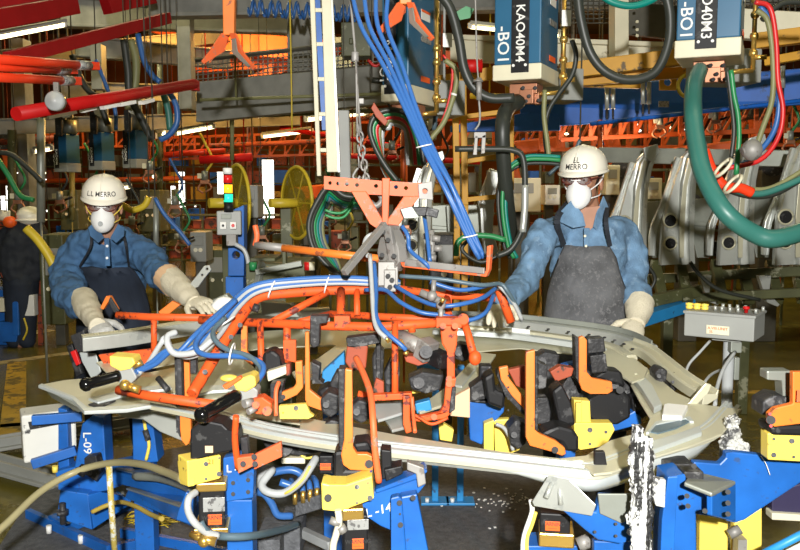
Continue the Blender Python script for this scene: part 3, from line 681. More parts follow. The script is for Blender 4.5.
# hose bundle left of chain
for i, (c, lb) in enumerate([(M.rubber, 'outer black hose of the arch right of the hoist chain'), (M.greenb, 'green hose of the arch right of the hoist chain'), (M.hred, 'red hose of the arch right of the hoist chain'), (M.holive, 'olive hose of the arch right of the hoist chain'), (M.hgrey, 'grey hose of the arch right of the hoist chain')]):
    d = i*3.2; H_('arch_hose', lb, c, [(398-d*.6, 182), (385-d*.2, 165), (374+d*.6, 145), (370+d, 128), (376+d, 115+d), (390, 110+d), (408-d*.3, 115+d), (420-d, 140), (424-d*1.2, 165)], .012, 3.7+.03*i)
m = solo('leather_strap', 'brown strap holding the arch of hoses', 'strap', M.rust, bevel=.003); m.plate([(374, 102), (379, 110), (388, 121), (385, 126), (376, 117), (371, 108)], 3.6, .02); m.build()
for i, (c, lb) in enumerate([(M.rubber, 'black hose of the bundle left of the yoke'), (M.rubber, 'outer black hose of the bundle left of the yoke'), (M.greenb, 'green hose of the bundle left of the yoke'), (M.teal, 'teal hose of the bundle left of the yoke'), (M.hdark, 'slate hose of the bundle left of the yoke'), (M.holive, 'olive hose of the bundle left of the yoke')]):
    d = i*2.6; H_('bundle_hose', lb, c, [(368, 196+d), (345, 196+d), (330-d*.3, 186+d*.8), (318+d, 200), (309+d, 222), (312+d, 245), (324+d, 262), (340, 276+d*.4)], .012, 3.7+.03*i)
for i, (y, c) in enumerate([(205, M.greenb), (210, M.greenb)]):
    H_('green_cable', ['upper', 'lower'][i]+' loose green cable curling under the yoke', c, [(325, y+5), (335, y+8), (345, y+6), (355, y-8)], .006, 3.55)
# ================= MID BACKGROUND
rnd = random.Random(5)
# car body sides hanging in a row
def body_side(x, Y, lb, full=True):
    t = Thing('car_body_side', lb, 'car panel', P(x, 285, Y))
    s = 6.3/Y
    def q(pts): return [(x+a*s, 262+(b-262)*s) for a, b in pts]
    m = t.part('outer_pillar', M.galv, smooth=True)
    L = [(6, 147), (-6, 160), (-15, 184), (-21, 205), (-25, 222), (-27, 245), (-28, 265)]; R_ = [(14, 154), (9, 170), (6, 186), (5, 202), (4, 224), (4, 245), (5, 263)]
    rings = []
    for (a, b), (c, d) in zip(L, R_):
        p0, p3 = P(*q([(a, b)])[0], Y), P(*q([(c, d)])[0], Y); wd = (p3-p0).length; f = lambda k: p3.lerp(p0, min(1, k*.115/wd))
        e = V((0, -.06, 0))
        rings.append([p0+V((0, .04, 0)), p0, p3.lerp(p0, .97)+e*.25, f(1.0)+e*.3, f(.92)+e*.9, f(.6)+e, f(.55)+e*.62, f(.45)+e*.62, f(.4)+e, f(.1)+e*.9, p3+e*.1, p3+V((0, .04, 0))])
    m.loft(rings, smooth=False)
    m = t.part('pillar_face', M.sheet, bevel=.002); m.plate(q([(2, 158), (5, 160), (-2, 190), (-4, 225), (-5, 258), (-9, 258), (-9, 222), (-6, 190)]), Y-.068, .006)
    m = t.part('roof_joint', M.sheetw, bevel=.004); m.plate(q([(2, 146), (16, 142), (18, 150), (10, 160), (3, 156)]), Y-.07, .04)
    c = t.part('hole_collar', M.sheet, smooth=True); hb = t.part('hole', M.black, smooth=True)
    for yy, r in ((222, 6.5), (244, 6)):
        o = P(*q([(-18, yy)])[0], Y-.022); rr = r*s*Y/F
        c.tube([o+V((rr*math.cos(a*PI/8), 0, rr*math.sin(a*PI/8))) for a in range(17)], .008, 6, False); hb.cyl(o+V((0, .012, 0)), o+V((0, -.002, 0)), rr*.9)
    m = t.part('cross_panel', M.galv2, bevel=.005)
    m.plate(q([(4, 201), (24, 200), (30, 202), (24, 228), (20, 258), (8, 258), (4, 240)]), Y+.06, .03); m.plate(q([(4, 222), (26, 224), (24, 228), (4, 227)]), Y+.045, .02)
    m = t.part('inner_pillar', M.galv, bevel=.004)
    m.plate(q([(-12, 160), (-4, 162), (-12, 184), (-18, 204), (-24, 212), (-30, 228), (-32, 238), (-33, 256), (-38, 256), (-38, 238), (-36, 226), (-28, 208), (-20, 186)]), Y+.05, .04)
    m = t.part('edge_highlight', M.sheetw, bevel=.002); m.plate(q([(-6, 162), (-4, 162), (-12, 184), (-18, 204), (-27, 214), (-31, 230), (-33, 256), (-35, 256), (-33, 230), (-29, 212), (-20, 202), (-14, 184)]), Y+.04, .008)  # bright highlight on the pillar's edge, put in as a lighter strip
    m = t.part('sill_leg', M.galv, bevel=.004)
    m.plate(q([(10, 275), (22, 275), (20, 292), (30, 302), (28, 304), (18, 300)]), Y-.1, .05)
    t.done(); return t
for x, Y, lb in [(642, 6.4, 'car body side standing directly right of the denim shoulder'), (689, 6.1, 'second car body side right of the right worker'), (748, 5.9, 'third car body side, half behind the thick green hose'), (806, 5.6, 'car body side cut by the right edge of the picture'),
                 (428, 6.8, 'car body side standing left of the right worker, behind the light blue hoses')]:
    body_side(x, Y, lb)
m = solo('pillar_panel', 'single silver car pillar standing behind the yellow post frame', 'car panel', M.galv, bevel=.01); m.plate([(490, 168), (500, 172), (494, 205), (493, 232), (500, 255), (484, 255), (482, 220), (478, 200)], 6.2, .08); m.plate([(488, 170), (491, 171), (484, 205), (486, 240), (482, 240), (480, 205)], 6.1, .05); m.build()
m = solo('panel_flange', 'dull grey sheet panel behind the light blue hoses', 'car panel', M.galv2, bevel=.005); m.plate([(446, 205), (482, 205), (484, 232), (448, 236)], 6.6, .05); q = P(465, 230, 6.62); m.bar(q, V((q.x, q.y, 0)), .05, .05, (1, 0, 0)); m.build()
# rack that carries them
t = Thing('panel_rack', 'green grey steel rack carrying the row of car body sides', 'rack', P(720, 320, 5.8))
m = t.part('top_rail', M.galv2, bevel=.006); m.bar(P(600, 155, 6.9), P(850, 160, 6.0), .1, .12)
m = t.part('base_beam', M.machine, bevel=.005)
m.bar(P(630, 280, 6.6), P(850, 268, 5.6), .08, .07); m.bar(P(640, 300, 6.3), P(850, 290, 5.4), .08, .06); m.bar(P(610, 310, 5.8), P(700, 290, 6.0), .06, .08)
for x in (655, 680, 715, 742, 770, 795): m.bar(P(x, 262, 6.2), P(x+8, 302, 5.9), .05, .07, (1, 0, 0))
m = t.part('foot_beam', M.blue2, bevel=.005); m.bar(P(606, 331, 5.5), P(690, 304, 6.0), .1, .08)
m = t.part('rack_post', M.machine, bevel=.005)
for x in (668, 745, 830): a = P(x, 300, 6.0); m.bar(a, V((a.x, a.y, 0)), .07, .07, (1, 0, 0))
t.done()
# orange trusses under boom
def truss(t, name, ma, a, b, h, n, r=.02):
    m = t.part(name, ma, bevel=.002); a, b = V(a), V(b); u = V((0, 0, h))
    m.bar(a, b, r*2, r*2); m.bar(a+u, b+u, r*2, r*2)
    for i in range(n):
        p, q = a.lerp(b, i/n), a.lerp(b, (i+1)/n); m.bar(p, q+u if i % 2 else q+u, r*1.4, r*1.4); m.bar(p, p+u, r*1.6, r*1.6)
for i, (x0, x1, y, Y, n, lb) in enumerate([(560, 680, 140, 8, 8, 'orange steel truss under the blue boom above the hard hat'), (680, 850, 134, 7.6, 9, 'orange steel truss under the blue boom at the right edge'), (540, 820, 150, 9.5, 16, 'far orange truss low behind the car body sides'), (150, 330, 160, 14, 12, 'distant red orange truss behind the stack light'), (0, 200, 150, 16, 12, 'distant orange truss behind the left worker'), (360, 560, 150, 11, 12, 'distant orange truss behind the light blue hoses')]):
    t = Thing('orange_truss', lb, 'truss', P(x0, y, Y)); truss(t, 'lattice', M.orglow, P(x0, y, Y), P(x1, y-6, Y), .35, n, .02); t.hang(P(x0, y, Y)+V((.1, 0, .35)), P(x1, y-6, Y)+V((-.1, 0, .35)), r=.02); t.done()
# weld robots / machines, orange
def robot(x, y, Y, s, lb, ma):
    t = Thing('welding_robot', lb, 'robot', P(x, y+40, Y))
    c = P(x, y, Y); k = s
    m = t.part('base', M.beamd, bevel=.01); m.box((c.x, c.y, (c.z-.5*k)/2), (.22*k, .22*k, max(.2, c.z-.5*k)))
    m = t.part('lower_arm', ma, bevel=.02); m.bar(c+V((0, 0, -.5*k)), c+V((-.15*k, 0, .1*k)), .14*k, .16*k, (1, 0, 0))
    m = t.part('upper_arm', ma, bevel=.02); m.bar(c+V((-.2*k, 0, .12*k)), c+V((.5*k, -.1, .2*k)), .12*k, .16*k)
    m = t.part('joint', M.dark, smooth=True); m.cyl(c+V((-.15*k, -.12*k, .1*k)), c+V((-.15*k, .12*k, .1*k)), .1*k); m.cyl(c+V((0, -.12*k, -.45*k)), c+V((0, .12*k, -.45*k)), .12*k)
    m = t.part('gun', M.steel, bevel=.01); m.bar(c+V((.5*k, -.1, .2*k)), c+V((.52*k, -.1, -.1*k)), .06*k, .08*k, (1, 0, 0)); t.done()
for a in [(310, 205, 12, 1.2, 'orange robot behind the yellow reels'), (520, 160, 10, 1.0, 'orange robot behind the bent black hose'), (690, 165, 9, .9, 'orange robot glimpsed between the car body sides'), (20, 150, 15, 1.5, 'distant orange robot at the left edge'), (620, 130, 10, 1, 'orange robot under the blue boom'), (770, 122, 9, 1, 'orange robot under the blue boom at far right')]:
    robot(*a, M.orglow)
# machines
def cabinet(x0, y0, x1, y1, Y, d, lb, ma=None, yaw=0):
    t = Thing('machine_cabinet', lb, 'cabinet', P((x0+x1)/2, y1, Y))
    t.part('body', ma or M.machine, bevel=.01).pbox(x0, y0, x1, y1, Y, d, yaw)
    q = P((x0+x1)/2, y1-1, Y); t.part('stand', M.beamd, bevel=.005).box((q.x, q.y+d/2, q.z/2), (.1, .1, q.z))
    w_ = x1-x0; h_ = y1-y0
    if not yaw:
        p = t.part('panel', M.grey, bevel=.004); p.pbox(x0+w_*.2, y0+h_*.15, x1-w_*.2, y0+h_*.45, Y-.02, .02)
        b = t.part('indicator', M.cream, smooth=True); b.cyl(P(x0+w_*.35, y0+h_*.6, Y-.03), P(x0+w_*.35, y0+h_*.6, Y), .02); b.cyl(P(x0+w_*.65, y0+h_*.6, Y-.03), P(x0+w_*.65, y0+h_*.6, Y), .02)
    t.done()
cabinet(40, 235, 64, 325, 8.5, .5, 'plain grey green cabinet left of the left worker', M.machine)
cabinet(238, 185, 258, 218, 7, .3, 'grey control cabinet right of the stack light', M.grey)
cabinet(190, 232, 206, 262, 8, .3, 'grey box low behind the left sleeve', M.grey)
cabinet(505, 178, 541, 212, 9, .5, 'cream yellow cabinet behind the bent black hose', M.cream)
cabinet(545, 185, 560, 205, 9.5, .5, 'white cabinet left of the right hard hat', M.white)
cabinet(606, 165, 620, 195, 9.5, .4, 'cream cabinet seen right of the hard hat', M.cream)
cabinet(646, 178, 662, 205, 10, .5, 'cream cabinet framed by the first car body side', M.cream)
cabinet(460, 120, 500, 160, 12, .6, 'dark machine cabinet behind the yellow post frame')
cabinet(60, 190, 78, 230, 12, .6, 'dark machine cabinet behind the left shoulder')
cabinet(140, 190, 160, 232, 11, .5, 'dark machine cabinet between left worker and stack light')
cabinet(200, 250, 236, 300, 9, .6, 'machine base behind the gloved hand')
cabinet(300, 225, 318, 270, 8, .5, 'machine cabinet right of the yellow reels')
cabinet(430, 235, 470, 300, 5.6, .4, 'dark machine cabinet under the light blue hoses', M.dark)
# pipes and posts
for i, (x, y0, y1, Y, r, ma, lb) in enumerate([(41, 118, 222, 7, .034, M.galv2, 'grey vertical pipe left of the distant transformers'), (156, 200, 260, 6, .02, M.galv2, 'slim grey pipe rising right of the left worker'), (290, 232, 268, 6, .03, M.hyel, 'yellow pipe under the right reel'),
    (104, 118, 160, 12, .02, M.yel2, 'thin dull yellow pipe between distant transformers'), (404, 120, 200, 7, .03, M.orglow, 'orange pipe behind the arch of hoses'), (600, 120, 150, 7, .02, M.orglow, 'orange post above the right hard hat'),
    (160, 60, 250, 14, .05, M.machine, 'dim green pipe right of the distant transformers'), (250, 120, 235, 13, .05, M.rust, 'dim red pipe between the two reels'), (232, 110, 160, 8, .02, M.holive, 'olive pipe above the stack light'),
    (12, 130, 250, 12, .06, M.machine, 'dim pipe at the far left'), (72, 170, 220, 12, .04, M.holive, 'olive pipe left of the cream hard hat')]):
    m = solo('vertical_pipe', lb, 'pipe', ma, smooth=True); a, b = P(x, y0, Y), P(x, y1, Y); m.tube([a, b], r, 10, False); m.tube([b, V((b.x, b.y, 0))], r*.3, 6, False); m.build()
for i, (a, b, Y, r, ma, lb) in enumerate([((200, 160), (252, 157), 10, .05, M.red, 'red horizontal pipe above the stack light'), ((165, 155), (225, 150), 14, .05, M.redt, 'red pipe right of distant transformers'), ((600, 98), (470, 96), 9, .03, M.hyel, 'yellow pipe behind centre transformer'),
    ((0, 182), (200, 178), 17, .05, M.orglow, 'far orange pipe behind the left hard hat'), ((280, 128), (420, 150), 13, .04, M.red, 'red pipe sloping behind the ladder rail'), ((340, 120), (460, 108), 10, .04, M.rust, 'red brown pipe behind the arch of hoses'), ((0, 142), (60, 138), 14, .05, M.rust, 'red brown pipe at the left edge'),
    ((200, 118), (440, 108), 8, .02, M.machine, 'thin conduit under the grey girder'), ((200, 100), (440, 92), 6.5, .012, M.holive, 'thin olive conduit across the grey girder'), ((210, 146), (330, 141), 12, .035, M.rust, 'red brown pipe under the short fluorescent tubes'), ((330, 155), (480, 162), 9, .03, M.red, 'red pipe behind the light blue hoses')]):
    m = solo('overhead_pipe', lb, 'pipe', ma, smooth=True); m.tube([P(*a, Y), P(*b, Y)], r, 10, False); [m.tube([q, V((q.x, q.y, 8.02))], .008, 5, False) for q in (P(*a, Y).lerp(P(*b, Y), .15), P(*a, Y).lerp(P(*b, Y), .85))]; m.build()
# steel behind the mesh guard, its warm light painted on as orange
for a, b, Y, h in [((150, 22), (196, 38), 12, .25), ((148, 46), (200, 56), 12, .25), ((190, 40), (330, 52), 12, .3), ((196, 66), (300, 60), 12.5, .2), ((250, 80), (345, 48), 12.6, .12), ((410, 55), (450, 60), 11, .2), ((280, 30), (262, 100), 12.4, .12)]:
    m = struct('ceiling_beam', M.orglow, bevel=.006); m.bar(P(*a, Y), P(*b, Y), .15, h); m.build()
lamp('POINT', 'sodium_glow', P(225, 20, 10.5), (0, 0, 0), 330, (1, .5, .1), .2)
lamp('POINT', 'sodium_glow', P(620, 145, 7.4), (0, 0, 0), 30, (1, .7, .4), .2)
# reels
def reel(x, y, w_, h_, Y, lb, yaw):
    t = Thing('hose_reel', lb, 'reel', P(x, y+h_/2, Y)); R = h_/2*Y/F; c = P(x, y, Y); ax = V((math.cos(yaw), math.sin(yaw), 0))
    for k, sgn in enumerate((1,)):
        m = t.part('flange', M.reel, smooth=True); m.lathe(c+ax*sgn*.09, ax, [(-.006, R*.12), (-.006, R), (.006, R), (.006, R*.12)], 36, False); m.sm = [False]*len(m.f)
        rr = t.part('rim', M.hyel, smooth=True); sd, u = basis(ax); rr.tube([c+ax*sgn*.09+(sd*math.cos(a*PI/18)+u*math.sin(a*PI/18))*R for a in range(37)], .012, 6, False)
    m = t.part('hub', M.hyel, smooth=True); m.cyl(c-ax*.1, c+ax*.12, R*.13)
    m = t.part('spoke', M.hyel, smooth=True); sd, u = basis(ax)
    for j in range(3): d = sd*math.cos(j*PI/3)+u*math.sin(j*PI/3); m.cyl(c+ax*.09-d*R, c+ax*.09+d*R, .006, n=6)
    a = P(x, y+h_/2, Y); m = t.part('stand', M.machine, bevel=.005); m.box((a.x, a.y+.15, a.z/2+.1), (.08, .06, a.z+.2)); t.done()
reel(224, 203, 44, 76, 5.6, 'left yellow cable reel behind the stack light', .5)
reel(284, 203, 30, 72, 5.6, 'right yellow cable reel before the bright window', .55)
# stack light station
t = Thing('stack_light', 'stack light with white red amber and green lenses on a grey button box', 'signal lamp', P(229, 240, 4.6))
x = 229
for nm, ma, y0, y1 in [('cap', M.white, 168, 174), ('lens', M.redl, 175, 183), ('lens', M.amb, 184.5, 193), ('lens', M.grnl, 194, 202), ('tube_base', M.black, 203, 212)]:
    m = t.part(nm, ma, smooth=True, label={'cap': 'white top lens', 'tube_base': 'black base'}.get(nm, {175: 'red lens', 184.5: 'amber lens', 194: 'green lens'}.get(y0)))
    m.cyl(P(x-1.5+(y0-168)*.03, y1, 4.6), P(x-1.5+(y0-168)*.03, y0, 4.6), .025)
m = t.part('spacer', M.black, smooth=True); m.cyl(P(x-1, 204, 4.6), P(x-1.5, 174, 4.6), .0235)
bx = t.part('button_box', M.grey, bevel=.005); bx.pbox(217, 211, 241, 235, 4.6, .1, .15)
b = t.part('push_button', M.white, parent=bx, bevel=.002); b.pbox(220, 222, 226, 229, 4.585, .02); b.pbox(230, 222, 236, 229, 4.57, .02)
k = t.part('red_button', M.red, parent=bx, smooth=True, label='red push button'); k.cyl(P(233, 225.5, 4.555), P(233, 225.5, 4.58), .009)
k = t.part('black_button', M.black, parent=bx, smooth=True, label='black push button'); k.cyl(P(223, 225.5, 4.57), P(223, 225.5, 4.59), .007)
m = t.part('plate', M.galv2, parent=bx, bevel=.002); m.pbox(221, 214, 231, 219, 4.59, .01)
m = t.part('gland', M.steel, bevel=.004); m.pbox(226, 234, 236, 246, 4.6, .06)
m = t.part('conduit', M.hgrey, smooth=True); m.hose([(235, 244), (244, 250), (248, 262), (248, 280)], .012, 4.6); t.done()
t = Thing('blue_post', 'short bright blue post under the stack light', 'post', P(237, 276, 4.75)); m = t.part('upright', M.blue, bevel=.004); m.plate([(228, 212), (244, 205), (244, 276), (228, 276)], 4.75, .1, [(236, 255, 4)])
a = P(236, 276, 4.8); t.part('stem', M.blue, bevel=.004).box((a.x, a.y, a.z/2), (.1, .1, a.z)); t.done()
# steel fixture table behind the gun
t = Thing('fixture_table', 'greenish steel fixture block behind the orange lift pipe', 'fixture', P(285, 290, 4.4))
m = t.part('block', M.machine, bevel=.004); m.pbox(246, 264, 305, 292, 4.5, .5); m.pbox(250, 258, 275, 266, 4.7, .3); m.pbox(282, 250, 286, 268, 4.5, .05)
m = t.part('rail', M.galv2, bevel=.003); m.bar(P(256, 272, 4.4), P(302, 263, 4.4), .04, .03); m.bar(P(256, 292, 4.4), P(262, 262, 4.45), .03, .03)
for x, c in [(253, M.greenb), (308, M.red), (311, M.cream)]: t.part('fitting', c, smooth=True).cyl(P(x, 270, 4.4), P(x, 262, 4.4), .02)
a = P(275, 292, 4.75); m = t.part('pedestal', M.machine); m.box((a.x, a.y, a.z/2), (.2, .2, a.z)); t.done()
# loose hoses in the background
cols = [(M.rubber, 'black'), (M.holive, 'olive'), (M.hyel, 'yellow'), (M.hblue, 'blue'), (M.green, 'green')]
for i, (c, nm, px, r, Y) in enumerate([(M.rubber, 'black hose arcing left of the distant transformers', [(-5, 152), (12, 155), (30, 170), (42, 182)], .02, 6.5), (M.greenb, 'dark green hose hanging at the left edge', [(-5, 155), (8, 175), (20, 195), (34, 200)], .02, 6.6),
    (M.hyel, 'yellow hose curving right of the left mask', [(122, 205), (132, 210), (144, 206), (149, 197)], .022, 5.8), (M.hyel, 'yellow hose slanting down left of the left worker', [(26, 228), (38, 240), (50, 258), (62, 285)], .03, 5.6),
    (M.hblue, 'blue hose right of the left worker', [(155, 198), (165, 215), (180, 232), (190, 245)], .014, 5.6), (M.hblue, 'blue hose hanging behind the crane rail', [(138, 34), (144, 60), (152, 75), (160, 82)], .022, 6.6),
    (M.hblue, 'blue hose loop hanging below the crane rail', [(168, 90), (176, 105), (177, 122), (170, 134), (160, 140)], .022, 6.4), (M.green, 'dark green hose beside the blue loop', [(163, 92), (168, 110), (170, 130)], .025, 6.5),
    (M.rubber, 'black hose hanging from the dark red beam', [(124, 40), (128, 70), (130, 95), (142, 120), (152, 140)], .03, 6.6), (M.holive, 'olive hose hanging behind the crane rail', [(131, 40), (136, 60), (135, 85), (128, 110)], .03, 6.8),
    (M.rubber, 'black hose behind the left distant transformer', [(72, 55), (84, 85), (98, 100), (108, 125)], .025, 7), (M.hblue, 'blue hose rising beside the crane rail', [(96, 60), (106, 85), (115, 110), (116, 130)], .016, 7),
    (M.rubber, 'black cable crossing the grey girder by the chain', [(372, 80), (400, 84), (430, 92)], .02, 5.8), (M.hdark, 'dark blue hose beside the ladder rail', [(432, 60), (438, 90), (434, 130)], .014, 5),
    (M.hred, 'red cable loop by the khaki junction box', [(368, 60), (376, 66), (388, 58), (398, 66)], .01, 5.6), (M.hdark, 'thin dark cable behind the right hard hat', [(548, 175), (560, 165), (575, 150), (580, 140)], .012, 5),
    (M.rubber, 'black cable under the car body sides', [(690, 262), (700, 275), (720, 290), (760, 300)], .012, 5.2), (M.rubber, 'black cable behind the denim shoulder', [(645, 262), (655, 280), (640, 300), (620, 315)], .012, 5.4),
    (M.greenb, 'short green hose left of the denim elbow', [(456, 256), (458, 242), (470, 236), (490, 236), (505, 240)], .013, 3.9), (M.rubber, 'black hose loop left of the denim elbow', [(498, 256), (480, 262), (462, 250), (470, 238)], .01, 4.2)]):
    H_('background_hose', nm, c, px, r, Y)
# hanging weld guns in the haze of the hall
def wgun(x, y, Y, lb):
    t = Thing('hanging_weld_gun', lb, 'weld gun', P(x, y+14, Y)); k = Y/F
    c = P(x, y, Y); t.part('cylinder', M.galv2, smooth=True).cyl(c, c+V((0, 0, 9*k)), 3.2*k)
    t.part('yoke', M.copper, bevel=.004).box(c+V((0, 0, -2*k)), (9*k, 4*k, 4*k))
    a = t.part('electrode_arm', M.copper, smooth=True); a.tube([c+V((-4*k, 0, -3*k)), c+V((-7*k, 0, -9*k)), c+V((-2*k, 0, -13*k))], 1.1*k, 6); a.tube([c+V((4*k, 0, -3*k)), c+V((6*k, 0, -8*k)), c+V((0, 0, -12*k))], 1.1*k, 6)
    h = t.part('handle', M.black, smooth=True); h.cyl(c+V((5*k, 0, 0)), c+V((12*k, 0, 3*k)), 1.2*k)
    q = t.part('cable', [M.rubber, M.hyel, M.greenb, M.hblue][int(x) % 4], smooth=True); q.tube([c+V((2*k, 0, 9*k)), c+V((8*k, 0, 20*k)), c+V((2*k, 0, 34*k)), c+V((-4*k, 0, 46*k))], 1.3*k, 6)
    e = t.part('label_plate', M.cream); e.box(c+V((-5*k, -2*k, 4*k)), (4*k, .5*k, 5*k)); t.hang(c+V((0, 0, 8*k))); t.done()
places = [(18, 200, 9, 'at the left edge above the bent worker'), (60, 200, 10, 'left of the left hard hat'), (150, 170, 9, 'right of the third distant transformer'), (132, 225, 8, 'beside the left sleeve'), (175, 205, 8, 'halfway between left worker and stack light'), (205, 180, 10, 'just left of the left reel'), (182, 240, 7.5, 'low right of the left sleeve'),
          (262, 235, 8, 'between the two reels'), (330, 215, 5.5, 'inside the hose bundle left of the yoke'), (345, 240, 5, 'behind the steel knuckle'), (405, 225, 5.6, 'right of the lifting yoke'), (425, 130, 7, 'behind the light blue hoses'), (440, 170, 8, 'left of the yellow post frame'), (530, 120, 8, 'behind the centre transformer hoses'),
          (575, 112, 8, 'above the right hard hat'), (660, 125, 7.5, 'under the blue boom near the green hose'), (715, 120, 7.5, 'between the green hose and green cables'), (790, 140, 7, 'at the right edge below the boom'), (392, 150, 6, 'inside the arch of hoses'), (90, 190, 14, 'far behind the left hard hat')]
for x, y, Y, lb in places: wgun(x, y, Y, 'hanging weld gun '+lb)
# distant clutter racks: each a real shelf-like frame with small boxes and lamps
def rack(x0, x1, y0, y1, Y, lb, ma, n):
    t = Thing('parts_rack', lb, 'rack', P((x0+x1)/2, y1, Y)); a, b = P(x0, y1, Y), P(x1, y0, Y)
    m = t.part('frame', ma, bevel=.004)
    for i in range(n+1): x = a.x+(b.x-a.x)*i/n; m.box((x, Y, b.z/2), (.03, .03, b.z))
    for j in range(4): z = a.z+(b.z-a.z)*j/3; m.box(((a.x+b.x)/2, Y, z), (b.x-a.x, .05, .03))
    for i in range(n):
        for j in range(3):
            x = a.x+(b.x-a.x)*(i+.5)/n; z = a.z+(b.z-a.z)*(j+.35)/3; cc = rnd.choice([M.machine, M.beam, M.dark, M.yel2, M.machine, M.boom, M.rust, M.holive, M.rust])
            t.part('bin', cc, bevel=.006).box((x+rnd.uniform(-.08, .08), Y+.2, z), (abs(b.x-a.x)/n*rnd.uniform(.4, .95), .3, abs(b.z-a.z)/3*rnd.uniform(.3, .95)))
    t.done()
rack(-20, 40, 215, 255, 12, 'rack of bins at the far left behind the bent worker', M.rust, 4)
rack(50, 200, 205, 250, 15, 'long rack of bins behind the left worker', M.machine, 9)
rack(140, 330, 215, 260, 12, 'rack of bins behind the reels', M.machine, 9)
rack(330, 480, 165, 250, 10, 'rack of bins behind the lifting yoke', M.machine, 8)
rack(480, 640, 160, 240, 12, 'rack of bins behind the right worker', M.machine, 8)
rack(640, 860, 170, 260, 10, 'rack of bins behind the car body sides', M.machine, 9)
rack(0, 330, 150, 200, 20, 'far high rack across the left hall', M.machine, 16)
rack(520, 860, 118, 160, 13, 'orange brown rack under the blue boom', M.rust, 14)
# small glowing specks, added for the bright dots of the far hall
MARKS = [(8, 190, 'the left edge of the view'), (41, 200, 'the grey vertical pipe'), (103, 180, 'the left hard hat'), (136, 206, 'the curved yellow hose'), (170, 215, 'the blue hose'), (200, 190, 'the left yellow reel'), (229, 190, 'the stack light'), (262, 200, 'the bright vertical window'), (290, 200, 'the right yellow reel'), (320, 200, 'the hose bundle by the yoke'),
         (480, 130, 'the yellow post frame'), (530, 130, 'the olive drop hoses'), (583, 130, 'the right hard hat'), (630, 130, 'the blue boom middle'), (695, 130, 'the thick green hose'), (735, 130, 'the green cables'), (780, 130, 'the red falling hose')]
used = set()
for i in range(30):
    x = rnd.uniform(-2, 330) if i < 20 else rnd.uniform(460, 800); y = rnd.uniform(172, 232) if i < 20 else rnd.uniform(108, 150); Y = rnd.uniform(11, 19) if i < 20 else rnd.uniform(8.5, 12)
    mk = min(MARKS, key=lambda q: (q[0]-x)**2+(q[1]-y)**2)
    rel = ('above' if y < mk[1]-8 else 'below' if y > mk[1]+8 else 'level with'); sd_ = 'left of' if x < mk[0] else 'right of'
    lb = None
    for ad in ('small bright', 'second bright', 'further', 'yet another small'):
        q = '%s added glowing speck far off %s and %s %s' % (ad, rel, sd_, mk[2])
        if q not in used: lb = q; used.add(q); break
    if not lb: continue
    t = Thing('glow_speck', lb, 'lamp', P(x, y, Y), 'added glowing specks'); r = rnd.uniform(.6, 1.6)*Y/F
    t.part('speck_ball', M.lampe if i % 2 else M.lampw, smooth=True).ball(P(x, y, Y), (r*rnd.uniform(1, 2.4), r, r*rnd.uniform(.7, 1.5)), n=8, m=6)
    t.part('speck_cap', M.beamd).box(P(x, y, Y)+V((0, 0, r*1.6)), (r*3, r*2, r*.5)); t.hang(P(x, y, Y)+V((0, 0, r*1.6)), r=.01); t.done()
# left edge machine
t = Thing('blue_machine', 'blue machine with white boxes at the left edge beside the aisle', 'machine', P(12, 345, 8.5))
m = t.part('frame', M.blue, bevel=.005); m.pbox(-12, 290, 14, 345, 8.7, .3); m.plate([(-2, 322), (20, 322), (16, 342), (2, 342)], 8.5, .1); m.bar(P(16, 270, 8.5), P(17, 335, 8.5), .06, .06, (1, 0, 0))
m = t.part('white_box', M.white, bevel=.006); m.pbox(21, 295, 34, 316, 8.5, .1)
m = t.part('white_box', M.cream, bevel=.006); m.pbox(-4, 298, 4, 312, 8.5, .1)
m = t.part('yellow_bracket', M.yel2, bevel=.003); m.plate([(8, 286), (15, 286), (15, 293), (8, 293)], 8.47, .03, [(11.5, 289.5, 2)])
m = t.part('orange_post', M.rust, bevel=.003); m.bar(P(40, 262, 8.7), P(41, 345, 8.7), .03, .05, (1, 0, 0)); m.bar(P(-5, 262, 8.5), P(18, 252, 8.5), .05, .05); m.bar(P(2, 275, 8.5), P(20, 270, 8.5), .05, .05)
m = t.part('cable', M.hyel, smooth=True); m.hose([(24, 318), (27, 330), (23, 340)], .01, 8.44); t.done()
# ================= THE CAR PANEL ON THE FIXTURE
t = Thing('car_side_panel', 'large cream and grey car panel frame lying clamped on the blue fixture', 'car panel', PL(400, 400, -.1))
def sheet(nm, ma, px, dz=0, th=.006, holes=(), bevel=.003, par=None):
    m = t.part(nm, ma, parent=par, bevel=bevel)
    hs = [[PL(x+r*math.cos(a*PI/5), y+r*.45*math.sin(a*PI/5), dz) for a in range(10)] for x, y, r in holes]
    m.prism([PL(q[0], q[1], dz+(q[2] if len(q) > 2 else 0)) for q in px], (0, 0, -th), hs); return m
def sweep(m, px, sec, dz=0, k=5, side=1):
    """sec: (outward, up) offsets, outward to the side away from the ring's middle"""
    pts = crom([PL(q[0], q[1], dz+(q[2] if len(q) > 2 else 0)) for q in px], k); rings = []
    for i, p in enumerate(pts):
        d = pts[min(i+1, len(pts)-1)]-pts[max(i-1, 0)]; d.z = 0; d.normalize(); s_ = V((d.y, -d.x, 0))*side
        rings.append([p+s_*a+V((0, 0, b)) for a, b in sec])
    m.loft(rings, smooth=False)
near = [(150, 408), (200, 419), (262, 436), (330, 448), (400, 457), (500, 468), (570, 476), (594, 478), (612, 474), (650, 459), (690, 447), (718, 436), (741, 411)]
m = t.part('near_rail', M.sheetw, bevel=.0025)
sweep(m, near, [(0, 0), (-.001, .019), (-.014, .021), (-.017, .011), (-.026, .011), (-.029, .024), (-.034, .025), (-.036, .021), (-.041, .021), (-.043, .026), (-.050, .027), (-.054, .006), (-.02, -.004)])
